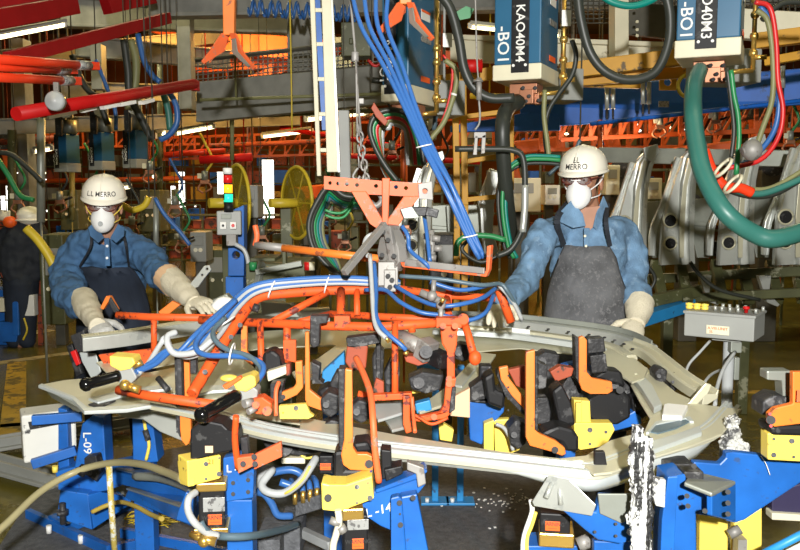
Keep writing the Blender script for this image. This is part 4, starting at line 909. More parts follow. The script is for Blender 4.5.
m = t.part('rail_lip', M.sheet, bevel=.001); sweep(m, near, [(.003, -.004), (.002, .008), (-.008, .010), (-.010, -.004)])
m = t.part('rail_skirt', M.galv, bevel=.002); sweep(m, near[1:], [(-.012, -.002), (-.02, -.020), (-.05, -.03), (-.05, -.024), (-.03, -.014)], 0)
m = t.part('rail_groove', M.galv2, bevel=.001); sweep(m, near[2:-3], [(-.0165, .0125), (-.0265, .0125), (-.0265, .0095), (-.0165, .0095)])
# bulging lower flange at the right front
m = t.part('lower_flange', M.sheetw, smooth=True)
pts = crom([PL(x, y) for x, y in [(470, 466), (510, 470), (560, 476), (594, 479), (620, 472), (650, 460), (700, 444), (741, 412)]], 5)
dd = [0, .018, .045, .05, .055, .06, .055, .012]; rings = []
for i, p in enumerate(pts):
    f = i/(len(pts)-1)*7; a = min(int(f), 6); h_ = dd[a]+(dd[a+1]-dd[a])*(f-a)
    rings.append([p+V((0, .015, .002)), p+V((0, .01, -h_*.5)), p+V((0, .03, -h_*.9)), p+V((0, .06, -h_)), p+V((0, .066, -h_)), p+V((0, .04, -h_*.8)), p+V((0, .02, 0))])
m.loft(rings)
# left end sheet
sheet('end_sheet', M.sheet, [(38, 385, .01), (64, 380, .01), (112, 376), (150, 372), (200, 362), (245, 356), (258, 372), (262, 398), (300, 412), (300, 424), (262, 418), (200, 408), (160, 404), (128, 409), (84, 411), (72, 398)], holes=[])
sheet('end_lip', M.sheetw, [(38, 385, .02), (72, 398, .02), (84, 411, .01), (128, 409, .01), (158, 404, .012), (158, 401, .012), (127, 405, .012), (88, 407, .012), (75, 396, .022), (42, 383, .022)], 0, .012)
m = t.part('end_flange', M.galv2, bevel=.002); m.prism([PL(44, 388, .012), PL(72, 399, .012), PL(84, 411, 0), PL(78, 412, -.02), PL(52, 398, -.03)], (0, .004, -.002))
sheet('pressed_rib', M.sheetw, [(88, 398, .014), (128, 388, .02), (170, 384, .02), (172, 388, .02), (130, 393, .02), (98, 402, .014)], 0, .01)
sheet('pressed_rib', M.sheetw, [(165, 395, .012), (210, 385, .02), (250, 384, .02), (252, 388, .02), (212, 391, .018), (170, 399, .012)], 0, .01)
m = t.part('pocket', M.dark, bevel=.002); m.prism([PL(88, 404, .008), PL(108, 397, .008), (PL(116, 400, .008)), PL(100, 407, .008)], (0, 0, -.006))
m = t.part('underside_channel', M.galv, bevel=.004); m.plate([(150, 412), (186, 418), (184, 442), (160, 432), (138, 416)], 3.05, .05)
m.plate([(112, 412), (150, 410), (146, 420), (124, 418)], 3.1, .02)
# far left rail held by the left worker
m = t.part('far_left_rail', M.galv, bevel=.003)
FLR = [(83, 352), (130, 346), (190, 336), (262, 326), (330, 322)]
sweep(m, FLR, [(0, 0), (0, .055), (.006, .06), (.03, .062), (.03, .057), (.008, .05), (.006, 0)], 0, side=-1)
m = t.part('rail_edge', M.sheet, bevel=.001); sweep(m, FLR, [(0, .058), (-.004, .064), (.034, .068), (.034, .062)], 0, side=-1)
m = t.part('end_return', M.sheetw, bevel=.003); m.plate([(79, 352), (96, 354), (101, 372), (92, 380), (82, 362)], 3.75, .01)
# far web and far rail
sheet('far_web', M.sheet, [(96, 362), (190, 340), (262, 331), (330, 327), (440, 322), (520, 330), (600, 343), (640, 352), (625, 368), (590, 356), (520, 348), (470, 352), (440, 350), (330, 345), (262, 348), (180, 362), (110, 376)], -.01)
far = [(436, 328), (480, 330), (520, 333), (560, 338), (600, 344), (622, 350), (640, 360)]
m = t.part('far_rail', M.galv, bevel=.002)
sweep(m, far, [(0, 0), (.004, .05), (.012, .055), (.075, .058), (.08, .05), (.02, .04), (.02, 0)], -.032, side=-1)
m = t.part('far_rail_flange', M.galv2, bevel=.001)
sweep(m, far, [(.045, .058), (.05, .078), (.054, .079), (.054, .056)], -.032, side=-1)
m = t.part('far_rail_bead', M.sheet, bevel=.002); sweep(m, far, [(-.06, 0), (-.055, .02), (-.04, .022), (-.02, .022), (-.01, .01), (-.01, 0)], 0, side=-1)
m = t.part('far_rail_bead', M.sheetw, bevel=.002); sweep(m, far[:6], [(-.12, -.01), (-.115, .012), (-.09, .016), (-.085, -.01)], 0, side=-1)
m = t.part('flange_hole', M.dark, smooth=True)
pts = crom([PL(x, y) for x, y in far], 4)
for p in pts[1::2]: m.ball(p+V((0, .045, .026)), (.008, .008, .004), n=8, m=4)
m = t.part('label', M.white); m.bar(PL(512, 330, .03), PL(530, 332, .03), .004, .02)
# right corner sheet
sheet('corner_sheet', M.sheet, [(606, 347), (630, 354), (652, 372), (676, 392), (702, 404), (700, 412), (664, 412), (650, 418), (640, 402), (628, 380), (612, 366), (598, 358)], .012)
sheet('corner_bead', M.sheetw, [(618, 358), (626, 358), (652, 384), (662, 404), (654, 408), (640, 386)], .035, .02)
m = t.part('corner_rail', M.sheet, bevel=.002)
sweep(m, [(622, 350), (640, 358), (656, 371), (676, 388), (702, 405)], [(0, 0), (.004, .03), (.012, .036), (.05, .036), (.056, .05), (.06, .05), (.056, .02), (.02, 0)], -.01, side=-1)
sheet('corner_patch', M.sheet, [(604, 352), (612, 349), (648, 368), (644, 378), (632, 382), (606, 366)], .04, .008, [(636, 374, 1.6)])
sheet('tip_sheet', M.sheet, [(664, 411), (700, 404), (742, 409), (722, 434), (690, 446), (650, 458), (612, 472), (594, 474), (580, 462), (640, 440), (650, 418)], .022, .008)
sheet('tip_inset', M.hdark, [(648, 431), (656, 423), (666, 419), (686, 418), (690, 421), (676, 428), (658, 433)], .026, .005, bevel=.001)
sheet('tip_inset_rim', M.sheetw, [(646, 432), (656, 421), (690, 416), (694, 421), (690, 421), (686, 418), (656, 424), (649, 432)], .03, .008, bevel=.001)
sheet('tip_block', M.white, [(664, 404), (668, 403), (688, 405), (682, 416), (662, 415)], .04, .02)
m = t.part('tip_bracket', M.sheet, bevel=.003); m.plate([(676, 412), (690, 402), (700, 390), (706, 383), (712, 385), (708, 394), (698, 404), (690, 418), (684, 420)], 2.75, .012)
sheet('tip_bead', M.sheetw, [(640, 446), (700, 425), (702, 432), (645, 453)], .036, .014)
# inner sill sheet behind near rail
sheet('sill_sheet', M.sheet, [(300, 416), (340, 424), (400, 435), (500, 451), (560, 458), (586, 455), (610, 440), (640, 432), (640, 444), (600, 462), (500, 456), (400, 446), (300, 432)], -.002)
sheet('inner_tray', M.sheetw, [(370, 404), (402, 400), (404, 412), (378, 420)], .02, .01)
sheet('inner_tray', M.galv, [(382, 414), (412, 410), (416, 424), (392, 430)], .0, .01)
# curved golden cross member
sheet('cross_member', M.sheet, [(412, 405), (430, 398), (448, 385), (466, 366), (480, 352), (496, 354), (484, 372), (468, 390), (446, 404), (420, 412)], .0, .01)
sheet('cross_member_bead', M.galv, [(452, 384), (468, 366), (476, 368), (462, 386)], .012, .01)
sheet('left_cross_member', M.sheet, [(292, 372), (318, 358), (346, 338), (366, 326), (378, 328), (360, 345), (330, 366), (300, 384)], .0, .012)
# front gusset under rail
m = t.part('front_gusset', M.galv, bevel=.002); m.plate([(548, 476), (570, 480), (596, 505), (592, 516), (534, 506), (532, 502)], (532, 2.18, 596, 2.12), .004)
g = t.part('gusset_rib', M.galv, smooth=True)
for a, b in [((552, 483), (546, 498)), ((559, 482), (561, 505)), ((567, 483), (583, 508))]: g.tube([P(*a, 2.165), P(*b, 2.145)], .007, 8, False)
t.done()
# ================= ORANGE LIFTING YOKE AND GUN FRAME
t = Thing('lifting_yoke', 'faded orange steel yoke with round holes hanging from the hoist chain', 'yoke', P(385, 270, 3.0))
m = t.part('top_beam', M.salmon, bevel=.003)
m.plate([(324, 176), (384, 181), (424, 183), (431, 184), (430, 198), (416, 197), (384, 195), (357, 194), (352, 192), (324, 189)], 3.0, .02, [(330, 183, 1.9), (338, 183.5, 1.9), (347, 184, 2), (357, 185, 2), (376, 186, 2.1), (396, 187, 2.1), (406, 188, 2.1)])
e = t.part('end_plate', M.steel, bevel=.002); e.plate([(418, 184), (432, 181), (433, 200), (419, 199)], 2.98, .012, [(425, 191, 2.6)])
m = t.part('brace', M.salmon, bevel=.003); m.plate([(351, 191), (366, 191), (384, 222), (376, 228), (370, 224)], 2.98, .02)
m = t.part('brace', M.salmon, bevel=.003); m.plate([(420, 196), (404, 196), (386, 222), (390, 230), (398, 226)], 2.98, .02)
m = t.part('centre_post', M.salmon, bevel=.003); m.plate([(382, 178), (390, 178), (388, 228), (382, 228)], 2.96, .03)
m = t.part('knuckle', M.steel, bevel=.003, label='scraped bare steel knuckle')
m.plate([(382, 224), (390, 226), (398, 248), (399, 262), (392, 272), (380, 270), (377, 252)], (376, 2.98, 400, 2.9), .05); m.plate([(390, 226), (394, 232), (402, 262), (396, 262)], (390, 2.88, 402, 2.95), .03)
m.pbox(378, 262, 398, 286, 2.92, .08); m.pbox(384, 270, 396, 292, 2.9, .04)
b = t.part('bolt', M.bolt, smooth=True)
for x, y in [(383, 232), (388, 240), (382, 255), (394, 256), (388, 276), (390, 287), (392, 280)]: b.cyl(P(x, y, 2.9), P(x, y, 2.88), .009, n=6)
m = t.part('stay', M.steel, bevel=.002); m.bar(P(385, 224, 2.9), P(344, 273, 2.75), .022, .022)
m = t.part('clevis', M.dark, bevel=.003); m.pbox(408, 207, 428, 216, 2.98, .05); m.bar(P(426, 211, 2.95), P(438, 214, 2.95), .03, .03)
k = t.part('clevis_link', M.galv2, bevel=.003); k.plate([(400, 209), (412, 206), (420, 218), (404, 219)], 2.94, .03)
t.done()
t = Thing('lift_pipe', 'long orange lift pipe with bare steel ends lying through the yoke', 'pipe', P(385, 270, 2.9))
m = t.part('pipe', M.arm, smooth=True); m.tube([P(283, 248, 3.15), P(380, 259, 3.0)], .015, 10, False)
m = t.part('bare_end', M.steel, smooth=True, label='bare rubbed steel end'); m.tube([P(256, 245, 3.2), P(284, 248, 3.15)], .0155, 10, False)
m = t.part('upturned_end', M.salmon, bevel=.003); m.tube([P(255, 225, 3.2), P(257, 236, 3.2), P(255, 246, 3.2)], .011, 8)
m = t.part('right_bar', M.salmon, bevel=.003); m.plate([(400, 262), (482, 274), (486, 271), (487, 246), (491, 245), (489, 270), (486, 277), (402, 267)], (400, 2.9, 490, 2.75), .025)
m = t.part('bare_edge', M.steel, bevel=.002); m.plate([(405, 259), (484, 268), (484, 274), (404, 266)], (404, 2.89, 486, 2.745), .012)
t.done()
Rr = .0135
t = Thing('gun_frame', 'orange red welded tube frame carrying hoses and pneumatic gripper over the car panel', 'frame', PL(320, 400))
def tb(nm, px, r=Rr, ma=None, sm=False, k=6, par=None):
    m = t.part(nm, ma or M.orange, smooth=True, parent=par); m.tube([P(*q) for q in px], r, 12, sm, k); return m
tb('main_tube', [(400, 289, 3.0), (330, 290, 2.95), (285, 293, 2.9), (262, 296, 2.87), (250, 304, 2.84), (244, 312, 2.8), (225, 340, 2.7), (205, 373, 2.6), (192, 394, 2.53)], .0185, sm=True)
tb('main_tube', [(400, 289, 3.0), (440, 295, 3.0), (495, 298, 3.0)], .0135)
tb('end_tube', [(499, 290, 3.0), (503, 300, 3.0), (511, 322, 3.0)], .016)
tb('cross_tube', [(117, 315, 3.0), (150, 317, 2.97), (220, 318, 2.9)], .013)
tb('cross_tube', [(200, 320, 2.9), (330, 326, 2.75), (380, 327, 2.7), (462, 321, 2.7)], .015)
tb('cross_tube', [(330, 314, 2.95), (462, 321, 2.8)], .013)
tb('cross_tube', [(118, 390, 2.55), (150, 396, 2.5), (215, 405, 2.42)], .0145)
tb('brace_tube', [(272, 322, 2.82), (328, 292, 2.93)], .0125)
tb('brace_tube', [(300, 322, 2.85), (330, 314, 2.95)], .012)
for a, b, r in [((154, 316, 2.97), (154, 352, 2.97), .011), ((341, 290, 2.93), (341, 327, 2.75), .0145), ((357, 290, 2.96), (357, 316, 2.9), .011), ((395, 322, 2.68), (395, 398, 2.6), .0105),
                ((287, 322, 2.8), (287, 362, 2.8), .0125), ((260, 322, 2.8), (262, 378, 2.75), .011), ((412, 322, 2.7), (412, 332, 2.7), .012), ((447, 296, 3.0), (449, 318, 2.85), .012), ((388, 290, 2.98), (388, 268, 2.95), .012)]:
    tb('upright_tube', [a, b], r)
m = t.part('clamp_sleeve', M.orange, bevel=.003); m.pbox(334, 316, 350, 329, 2.72, .05); m.pbox(436, 318, 462, 328, 2.66, .05); m.pbox(446, 290, 452, 322, 2.98, .03)
m = t.part('flat_upright', M.arm, bevel=.003); m.plate([(241, 326), (247, 326), (247, 352), (254, 361), (252, 366), (241, 358)], 2.8, .02)
m = t.part('red_plate', M.orange, bevel=.003); m.plate([(283, 340), (296, 340), (296, 363), (283, 360)], 2.78, .015)
m = t.part('hanging_bracket', M.orange, bevel=.004)
m.plate([(440, 326), (458, 326), (457, 345), (455, 352), (455, 386), (447, 386), (447, 352), (442, 344)], 2.62, .03)
m.plate([(446, 380), (456, 378), (452, 412), (446, 419), (420, 422), (404, 420), (404, 415), (418, 417), (440, 413), (444, 405)], 2.58, .03)
s_ = t.part('slotted_link', M.dark, bevel=.003, label='scuffed dark side of the bracket'); s_.plate([(452, 388), (456, 387), (455, 410), (449, 414)], 2.56, .02)
m = t.part('pivot_bolt', M.orange, smooth=True)
for x, y in [(443, 326), (455, 326), (449, 384), (449, 379), (434, 417)]: m.cyl(P(x, y, 2.56), P(x, y, 2.6), .01)
tb('outrigger_rod', [(464, 322, 2.7), (468, 334, 2.68), (475, 360, 2.62)], .0125)
m = t.part('outrigger_foot', M.orange, smooth=True); m.ball(P(475, 358, 2.62), (.02, .02, .024)); m.cyl(P(463, 324, 2.72), P(463, 319, 2.66), .018)
m = t.part('lower_frame', M.orange, bevel=.003); m.bar(P(372, 397, 2.6), P(412, 395, 2.6), .03, .02); m.bar(P(360, 394, 2.55), P(372, 397, 2.6), .02, .02)
m.plate([(403, 396), (410, 396), (410, 420), (412, 432), (406, 434), (403, 424)], 2.52, .02); m.plate([(358, 394), (363, 392), (363, 406), (358, 406)], 2.55, .02)
m = t.part('gripper_tray', M.rust, bevel=.003); m.plate([(404, 356), (430, 357), (428, 363), (418, 366), (406, 362)], 2.65, .06)
m = t.part('rear_plate', M.rust, bevel=.004); m.plate([(347, 345), (368, 346), (366, 368), (352, 372), (345, 362)], 2.75, .03); m.plate([(376, 378), (384, 382), (384, 396), (372, 392)], 2.7, .02)
m = t.part('rear_bracket', M.dark, bevel=.003); m.plate([(346, 338), (378, 334), (380, 343), (356, 348), (347, 347)], 2.75, .05); m.pbox(376, 336, 381, 384, 2.85, .03)
c = t.part('pneumatic_gripper', M.steel, smooth=True); c.tube([P(400, 337, 2.72), P(424, 349, 2.66)], .026, 14, False)
c = t.part('gripper_block', M.steel, bevel=.004); c.bar(P(421, 346, 2.67), P(432, 353, 2.64), .06, .065)
n_ = t.part('gripper_nut', M.dark, smooth=True, parent=c); n_.cyl(P(426, 352, 2.6), P(426, 352, 2.57), .02); n_.cyl(P(426, 352, 2.58), P(426, 352, 2.56), .01)
c = t.part('gripper_body', M.black, bevel=.006); c.bar(P(430, 354, 2.68), P(446, 362, 2.62), .05, .05)
h = t.part('fitting', M.brass, smooth=True)
for a, b in [((400, 340), (405, 349)), ((385, 336), (389, 342)), ((441, 302), (444, 298)), ((404, 352), (408, 354))]: h.cyl(P(*a, 2.6), P(*b, 2.6), .007)
# clamps at the elbow
m = t.part('tube_bolt', M.dark, smooth=True)
for x, y, Y in [(240, 325, 2.72), (231, 337, 2.69), (222, 352, 2.64), (205, 372, 2.56)]: m.cyl(P(x, y, Y-.01), P(x, y, Y+.03), .008)
for x, y, Y in [(255, 307, 2.83)]: m.cyl(P(x-2, y, Y), P(x+4, y+2, Y), .014)
t.done()
# blue and grey hoses following the tube
for i, (c, lb, off) in enumerate([(M.hblue, 'outermost blue air hose on the curved orange tube', 8), (M.hgrey, 'grey air hose next to the outer blue one on the curved tube', 5), (M.hblue, 'inner blue air hose on the curved orange tube', 2), (M.hgrey, 'inner grey air hose hugging the orange tube', 0)]):
    o = off
    H_('tube_hose', lb, c, [(400, 286-o*.6, 2.96), (345, 283-o*.7, 2.92), (290, 286-o*.8, 2.87), (258-o*.6, 292-o*.8, 2.83), (240-o, 306-o*.5, 2.78), (218-o*1.4, 330-o*.8, 2.68), (205-o*1.5, 342-o*.6, 2.62), (185-o*.8, 352, 2.6), (166+o*.4, 350+o*.3, 2.6), (150+o*.6, 362+o*.3, 2.55), (136, 372, 2.5)] if i % 2 == 0 else
       [(400, 286-o*.6, 2.96), (345, 283-o*.7, 2.92), (290, 286-o*.8, 2.87), (258-o*.6, 292-o*.8, 2.83), (240-o, 306-o*.5, 2.78), (222-o*1.2, 332-o*.8, 2.68), (208-o, 348-o*.4, 2.6), (190, 357, 2.6), (172+o*.3, 352, 2.6), (165+o*.4, 338+o*.4, 2.63), (160, 345, 2.62), (148, 364, 2.55), (138, 374, 2.5)], .0082)
H_('loop_air_hose', 'blue air hose looping below the curved orange tube to the yellow handle', M.hblue, [(236, 300, 2.74), (220, 316, 2.68), (200, 336, 2.6), (196, 348, 2.55), (206, 355, 2.52), (232, 356, 2.5), (250, 358, 2.48), (262, 364, 2.45), (263, 372, 2.42), (258, 380, 2.4)], .0085)
H_('loop_air_hose', 'slate air hose crossing the orange tube to the yellow handle', M.hdark, [(225, 318, 2.66), (214, 330, 2.6), (215, 340, 2.55), (228, 350, 2.52), (248, 356, 2.48), (260, 366, 2.45), (261, 376, 2.42), (255, 384, 2.4)], .0085)
H_('loop_air_hose', 'grey hose loop hanging left of the orange tube', M.hgrey, [(212, 340, 2.58), (196, 352, 2.56), (176, 354, 2.56), (168, 345, 2.56), (168, 336, 2.58), (176, 332, 2.6)], .010)
for k, (x, y, Y, lb) in enumerate([(272, 289, 2.86, 'white cable tie at the top of the curved tube'), (327, 284, 2.92, 'white cable tie round hoses near the yoke'), (226, 322, 2.68, 'white cable tie on the slanting tube'), (232, 354, 2.5, 'white cable tie on the looping hoses')]):
    m = solo('cable_tie', lb, 'cable tie', M.hwhite, smooth=True); c = P(x, y, Y); R_ = Matrix.Rotation([.2, .1, .8, 0][k], 3, 'Y')
    m.tube([c+R_ @ V((.006*math.sin(a*PI/6), .035*math.cos(a*PI/6), .032*math.sin(a*PI/6))) for a in range(13)], .0028, 6, False); m.build()
for nm, c, px, lb in [('cross_hose', M.hblue, [(395, 286, 2.9), (420, 300, 2.8), (440, 306, 2.75), (462, 304, 2.75), (482, 298, 2.8), (496, 288, 2.9)], 'blue hose sagging from the yoke to the right end tube'),
                      ('cross_hose', M.hblue, [(374, 262, 2.85), (376, 290, 2.75), (376, 315, 2.65), (384, 330, 2.6), (400, 344, 2.58), (406, 350, 2.58)], 'blue hose falling in front of the frame to the gripper'),
                      ('cross_hose', M.hgrey, [(370, 255, 2.85), (372, 290, 2.74), (374, 318, 2.64), (378, 330, 2.6), (386, 338, 2.58)], 'pale grey hose falling in front of the frame'),
                      ('cross_hose', M.hblue, [(365, 290, 2.9), (385, 290, 2.85), (400, 302, 2.78), (420, 312, 2.75), (440, 315, 2.75), (456, 318, 2.75)], 'blue hose crossing low over the orange cross tubes'),
                      ('cross_hose', M.hblue, [(402, 226, 2.9), (408, 236, 2.88), (410, 250, 2.88), (424, 262, 2.85), (430, 268, 2.85)], 'blue hose curling right of the steel knuckle'),
                      ('cross_hose', M.hblue, [(424, 215, 3.05), (427, 235, 3.0), (430, 262, 2.95)], 'short blue hose right of the yoke'),
                      ('cross_hose', M.hblue, [(456, 318, 2.75), (470, 320, 2.75), (486, 312, 2.78), (494, 294, 2.9)], 'blue hose rising to the right end tube'),
                      ('cross_hose', M.hdark, [(400, 276, 2.88), (440, 279, 2.85), (480, 285, 2.85), (500, 284, 2.9), (508, 292, 2.9), (520, 312, 2.95)], 'slate hose following the right lift bar'),
                      ('cross_hose', M.hgrey, [(498, 284, 2.92), (512, 300, 2.92), (522, 320, 2.95)], 'grey hose beside the right end tube'),
                      ('cross_hose', M.hgrey, [(394, 232, 2.95), (370, 235, 2.98), (364, 246, 2.95), (368, 256, 2.88)], 'pale hose curling left of the knuckle'),
                      ('cross_hose', M.hblue, [(430, 282, 2.85), (460, 290, 2.85), (490, 285, 2.88)], 'blue hose under the right lift bar')]:
    H_(nm, lb, c, px, .0075)
t = Thing('pipe_union', 'steel tee fitting between hoses above the right cross tube', 'fitting', P(434, 300, 2.75)); m = t.part('tee', M.steel, smooth=True); m.cyl(P(420, 292, 2.76), P(445, 303, 2.76), .012); m.cyl(P(433, 298, 2.76), P(434, 280, 2.76), .008); m.cyl(P(441, 318, 2.7), P(441, 306, 2.72), .008); m.ball(P(441, 305, 2.72), .016); m.ball(P(432, 296, 2.75), .018); t.done()
t = Thing('valve_cluster', 'steel valve cluster right of the yoke', 'valve', P(430, 265, 3.1)); m = t.part('valve_body', M.steel, smooth=True)
for x, y in [(427, 236), (436, 238), (428, 247), (438, 248), (432, 257)]: m.cyl(P(x-4, y, 3.1), P(x+4, y+1, 3.1), .012)
m.cyl(P(431, 230, 3.12), P(433, 266, 3.12), .012); t.done()
# gun handles
def handle(lb, a, b, Ya, Yb, blk, yel, Y, r):
    t = Thing('weld_gun_handle', lb, 'handle', P(*b, Yb)); p, q = P(*a, Ya), P(*b, Yb); d = (q-p).normalized(); L = (q-p).length
    m = t.part('grip', M.gloss, smooth=True); m.lathe(p, d, [(-.012, r*.5), (-.006, r*1.0), (0, r*1.25), (.012, r*1.25), (.018, r), (L*.5, r*1.05), (L*.95, r), (L, r*1.1), (L+.01, r*.8)], 18)
    m = t.part('switch_block', M.grey, bevel=.004); m.plate(blk, Y, .06)
    m = t.part('yellow_cap', M.yellow, bevel=.004); m.plate(yel, Y-.01, .07)
    return t
t = handle('shiny black gun handle with yellow cap at far left of the orange frame', (84, 385), (117, 376), 2.45, 2.5, [(117, 371), (131, 366), (137, 378), (128, 387), (119, 384)], [(109, 356), (133, 358), (135, 364), (130, 369), (120, 371), (110, 366)], 2.5, .0165)
m = t.part('fitting', M.brass, smooth=True); m.cyl(P(134, 366, 2.5), P(142, 362, 2.5), .009); m.cyl(P(128, 386, 2.46), P(140, 390, 2.46), .012); m.ball(P(125, 385, 2.45), .016); t.done()
t = handle('shiny black gun handle with yellow and grey head at the foot of the curved tube', (200, 416), (236, 396), 2.2, 2.3, [(237, 391), (250, 384), (258, 391), (256, 403), (247, 408), (240, 400)], [(232, 382), (250, 375), (255, 377), (256, 386), (246, 392), (236, 390)], 2.32, .0175)
m = t.part('red_strap', M.warn, bevel=.002); m.plate([(222, 386), (240, 376), (242, 379), (226, 390)], 2.3, .02)
m = t.part('top_button', M.yellow, smooth=True); m.ball(P(229, 378, 2.33), (.025, .02, .01)); t.done()
t = Thing('orange_valve', 'orange red valve body right of the lower gun handle', 'valve', P(262, 415, 2.32)); m = t.part('body', M.orange, bevel=.004); m.plate([(250, 400), (262, 397), (272, 404), (270, 416), (256, 414), (248, 409)], 2.3, .05)
m = t.part('boss', M.orange, smooth=True); m.cyl(P(267, 411, 2.27), P(267, 411, 2.3), .013); m.cyl(P(256, 405, 2.26), P(256, 405, 2.3), .01); m = t.part('fitting', M.steel, smooth=True); m.cyl(P(244, 404, 2.26), P(252, 402, 2.28), .012); m.cyl(P(248, 412, 2.26), P(256, 408, 2.28), .009); t.done()
# ================= FIXTURE CLAMPS
def clampset(lb, arm, Y, black=None, pivot=None, yb=None, cyl=None, post=None, text=None, armma=None, thick=.022, extra=None, pin=None, base=None):
    base = base or (arm[0][0], arm[-1][1])
    t = Thing('fixture_clamp', lb, 'clamp', P(base[0], base[1], Y))
    if arm:
        m = t.part('clamp_arm', armma or M.arm, bevel=.003); m.plate(arm, Y, thick)
    if black:
        m = t.part('locator_block', M.dark, bevel=.003)
        for b in black: m.plate(b, Y+.004, thick+.035)
        bb = t.part('block_bolt', M.bolt, smooth=True)
        for b in black:
            ys = [q[1] for q in b]; xs = [q[0] for q in b]; n = max(2, int((max(ys)-min(ys))/11))
            for i in range(n): bb.cyl(P(sum(xs)/len(xs), min(ys)+(i+.5)*(max(ys)-min(ys))/n, Y-.002), P(sum(xs)/len(xs), min(ys)+(i+.5)*(max(ys)-min(ys))/n, Y+.01), .0035, n=8)
    if pivot:
        m = t.part('pivot_housing', M.black, bevel=.01)
        for p, dy in pivot: m.plate(p, Y+dy, .09)
    if pin:
        for x, y, r in pin:
            m = t.part('pivot_pin', M.bolt, smooth=True); m.cyl(P(x, y, Y-.012), P(x, y, Y+.02), r*Y/F); m.cyl(P(x, y, Y-.016), P(x, y, Y-.01), r*.5*Y/F)
    if extra: extra(t)
    return t.done()
def yblock(t, px, Y, th, bolts, ma=None):
    m = t.part('yellow_block', ma or M.yellow, bevel=.004); m.plate(px, Y, th)
    b = t.part('block_screw', M.dark, smooth=True)
    Yn = min(yof(Y, x, y) for x, y in px)
    for x, y, r in bolts: yy = yof(Y, x, y); b.cyl(P(x, y, yy-.008), P(x, y, yy+.01), r*Yn/F, n=12)
def cyl_unit(t, x0, y0, x1, y1, Y, yaw, sil=None, warn=None, gold=None, d=.10):
    m = t.part('air_cylinder', M.black, bevel=.004); m.pbox(x0, y0, x1, y1, Y, d, yaw)
    R = Matrix.Rotation(yaw, 3, 'Z')
    def lab(nm, ma, bx, off, txt=None):
        a = P((x0+x1)/2, (bx[1]+bx[3])/2, Y); cx = ((bx[0]+bx[2])/2-(x0+x1)/2)*Y/F; w_ = (bx[2]-bx[0])*Y/F; h_ = (bx[3]-bx[1])*Y/F
        p = t.part(nm, ma, parent=m, bevel=.0006); c = a+R @ V((cx, -off, 0)); p.box(c, (w_, .002, h_), R)
        if txt:
            q = t.part('lettering', M.ink, parent=m)
            for k, (tt, dz, s_) in enumerate(txt): q.text(tt, c+R @ V((0, -.0015, dz*h_)), R @ V((1, 0, 0)), (0, 0, 1), h_*s_, .0006, wx=.85)
    if sil: lab('name_plate', M.silver, sil, .0015)
    if warn: lab('warning_label', M.warn, warn, .0015, [('WARNING', .20, .42), ('---------', -.22, .25)])
    if gold: g = t.part('brass_end_cap', M.brass, bevel=.004); g.pbox(*gold, Y-.004, d+.008, yaw)
# A: left tower
def exA(t):
    yblock(t, [(187, 461), (221, 455), (221, 478), (219, 479), (188, 487)], (187, 2.28, 222, 2.34), .07, [(206, 464, 2.4), (219, 474, 2.6), (206, 479, 1.4), (219, 458, 1)])
    m = t.part('yellow_block', M.yellow, bevel=.003, label='short yellow side face'); m.plate([(177, 461), (187, 461), (188, 487), (180, 484)], (177, 2.36, 188, 2.28), .02)
    q = t.part('stamped_number', M.warn); q.text('21', P(211, 462, 2.312), (1, .1, 0), (0, 0, 1), .014, .001)
    cyl_unit(t, 199, 487, 225, 540, 2.34, .12, sil=(203, 497, 225, 512), warn=(208, 514, 222, 525), gold=(196, 483, 226, 492))
    m = t.part('brass_foot', M.brass, bevel=.003); m.pbox(194, 529, 228, 540, 2.33, .12, .12)
    m = t.part('tan_label', M.tan, bevel=.0005); m.pbox(205, 446, 213, 453, 2.262, .002)
clampset('left front fixture clamp with round black housing and yellow block numbered 21', [(179, 352), (189, 352), (190, 400), (191, 436), (189, 443), (186, 446), (181, 440), (180, 430)], 2.7, [[(174, 352), (179, 352), (180, 438), (176, 430)]],
         [([(190, 430), (198, 424), (212, 422), (222, 424), (228, 430), (236, 432), (237, 450), (222, 453), (190, 462)], -.4)], extra=exA, base=(205, 545))
t = Thing('blue_post', 'blue fixture post painted with the letter L left of centre', 'post', P(240, 545, 2.42)); m = t.part('upper_plate', M.blue, bevel=.003); m.plate([(223, 458), (240, 455), (254, 470), (253, 498), (226, 502), (223, 500)], 2.40, .05)
m = t.part('lower_post', M.blue, bevel=.004); a, b = P(226, 500, 2.42), P(252, 500, 2.42); m.box(((a.x+b.x)/2, 2.46, a.z/2), (b.x-a.x, .08, a.z))
m = t.part('bolt', M.bolt, smooth=True)
for x, y in [(233, 483), (233, 494), (248, 480), (248, 492)]: m.cyl(P(x, y, 2.385), P(x, y, 2.41), .006)
q = t.part('lettering', M.white); q.text('L -', P(232, 469, 2.396), (1, 0, 0), (0, 0, 1), .022, .001); t.done()
t = Thing('orange_bracket', 'orange red L bracket and rod below the near rail, left of centre', 'bracket', P(240, 472, 2.3)); m = t.part('rod', M.orange, smooth=True); m.tube([P(236, 416, 2.25), P(235, 440, 2.27), P(238, 468, 2.3)], .009, 10)
m = t.part('plate', M.salmon, bevel=.003); m.plate([(236, 458), (252, 456), (254, 466), (238, 474)], 2.28, .03); m.plate([(254, 455), (281, 442), (282, 457), (258, 468), (254, 470)], 2.3, .02)
m = t.part('bolt', M.bolt, smooth=True)
for x, y in [(243, 464), (255, 464), (254, 457)]: m.cyl(P(x, y, 2.26), P(x, y, 2.28), .008)
m = t.part('dark_plate', M.dark, bevel=.003); m.plate([(240, 438), (247, 437), (249, 457), (242, 459)], 2.32, .03); t.done()
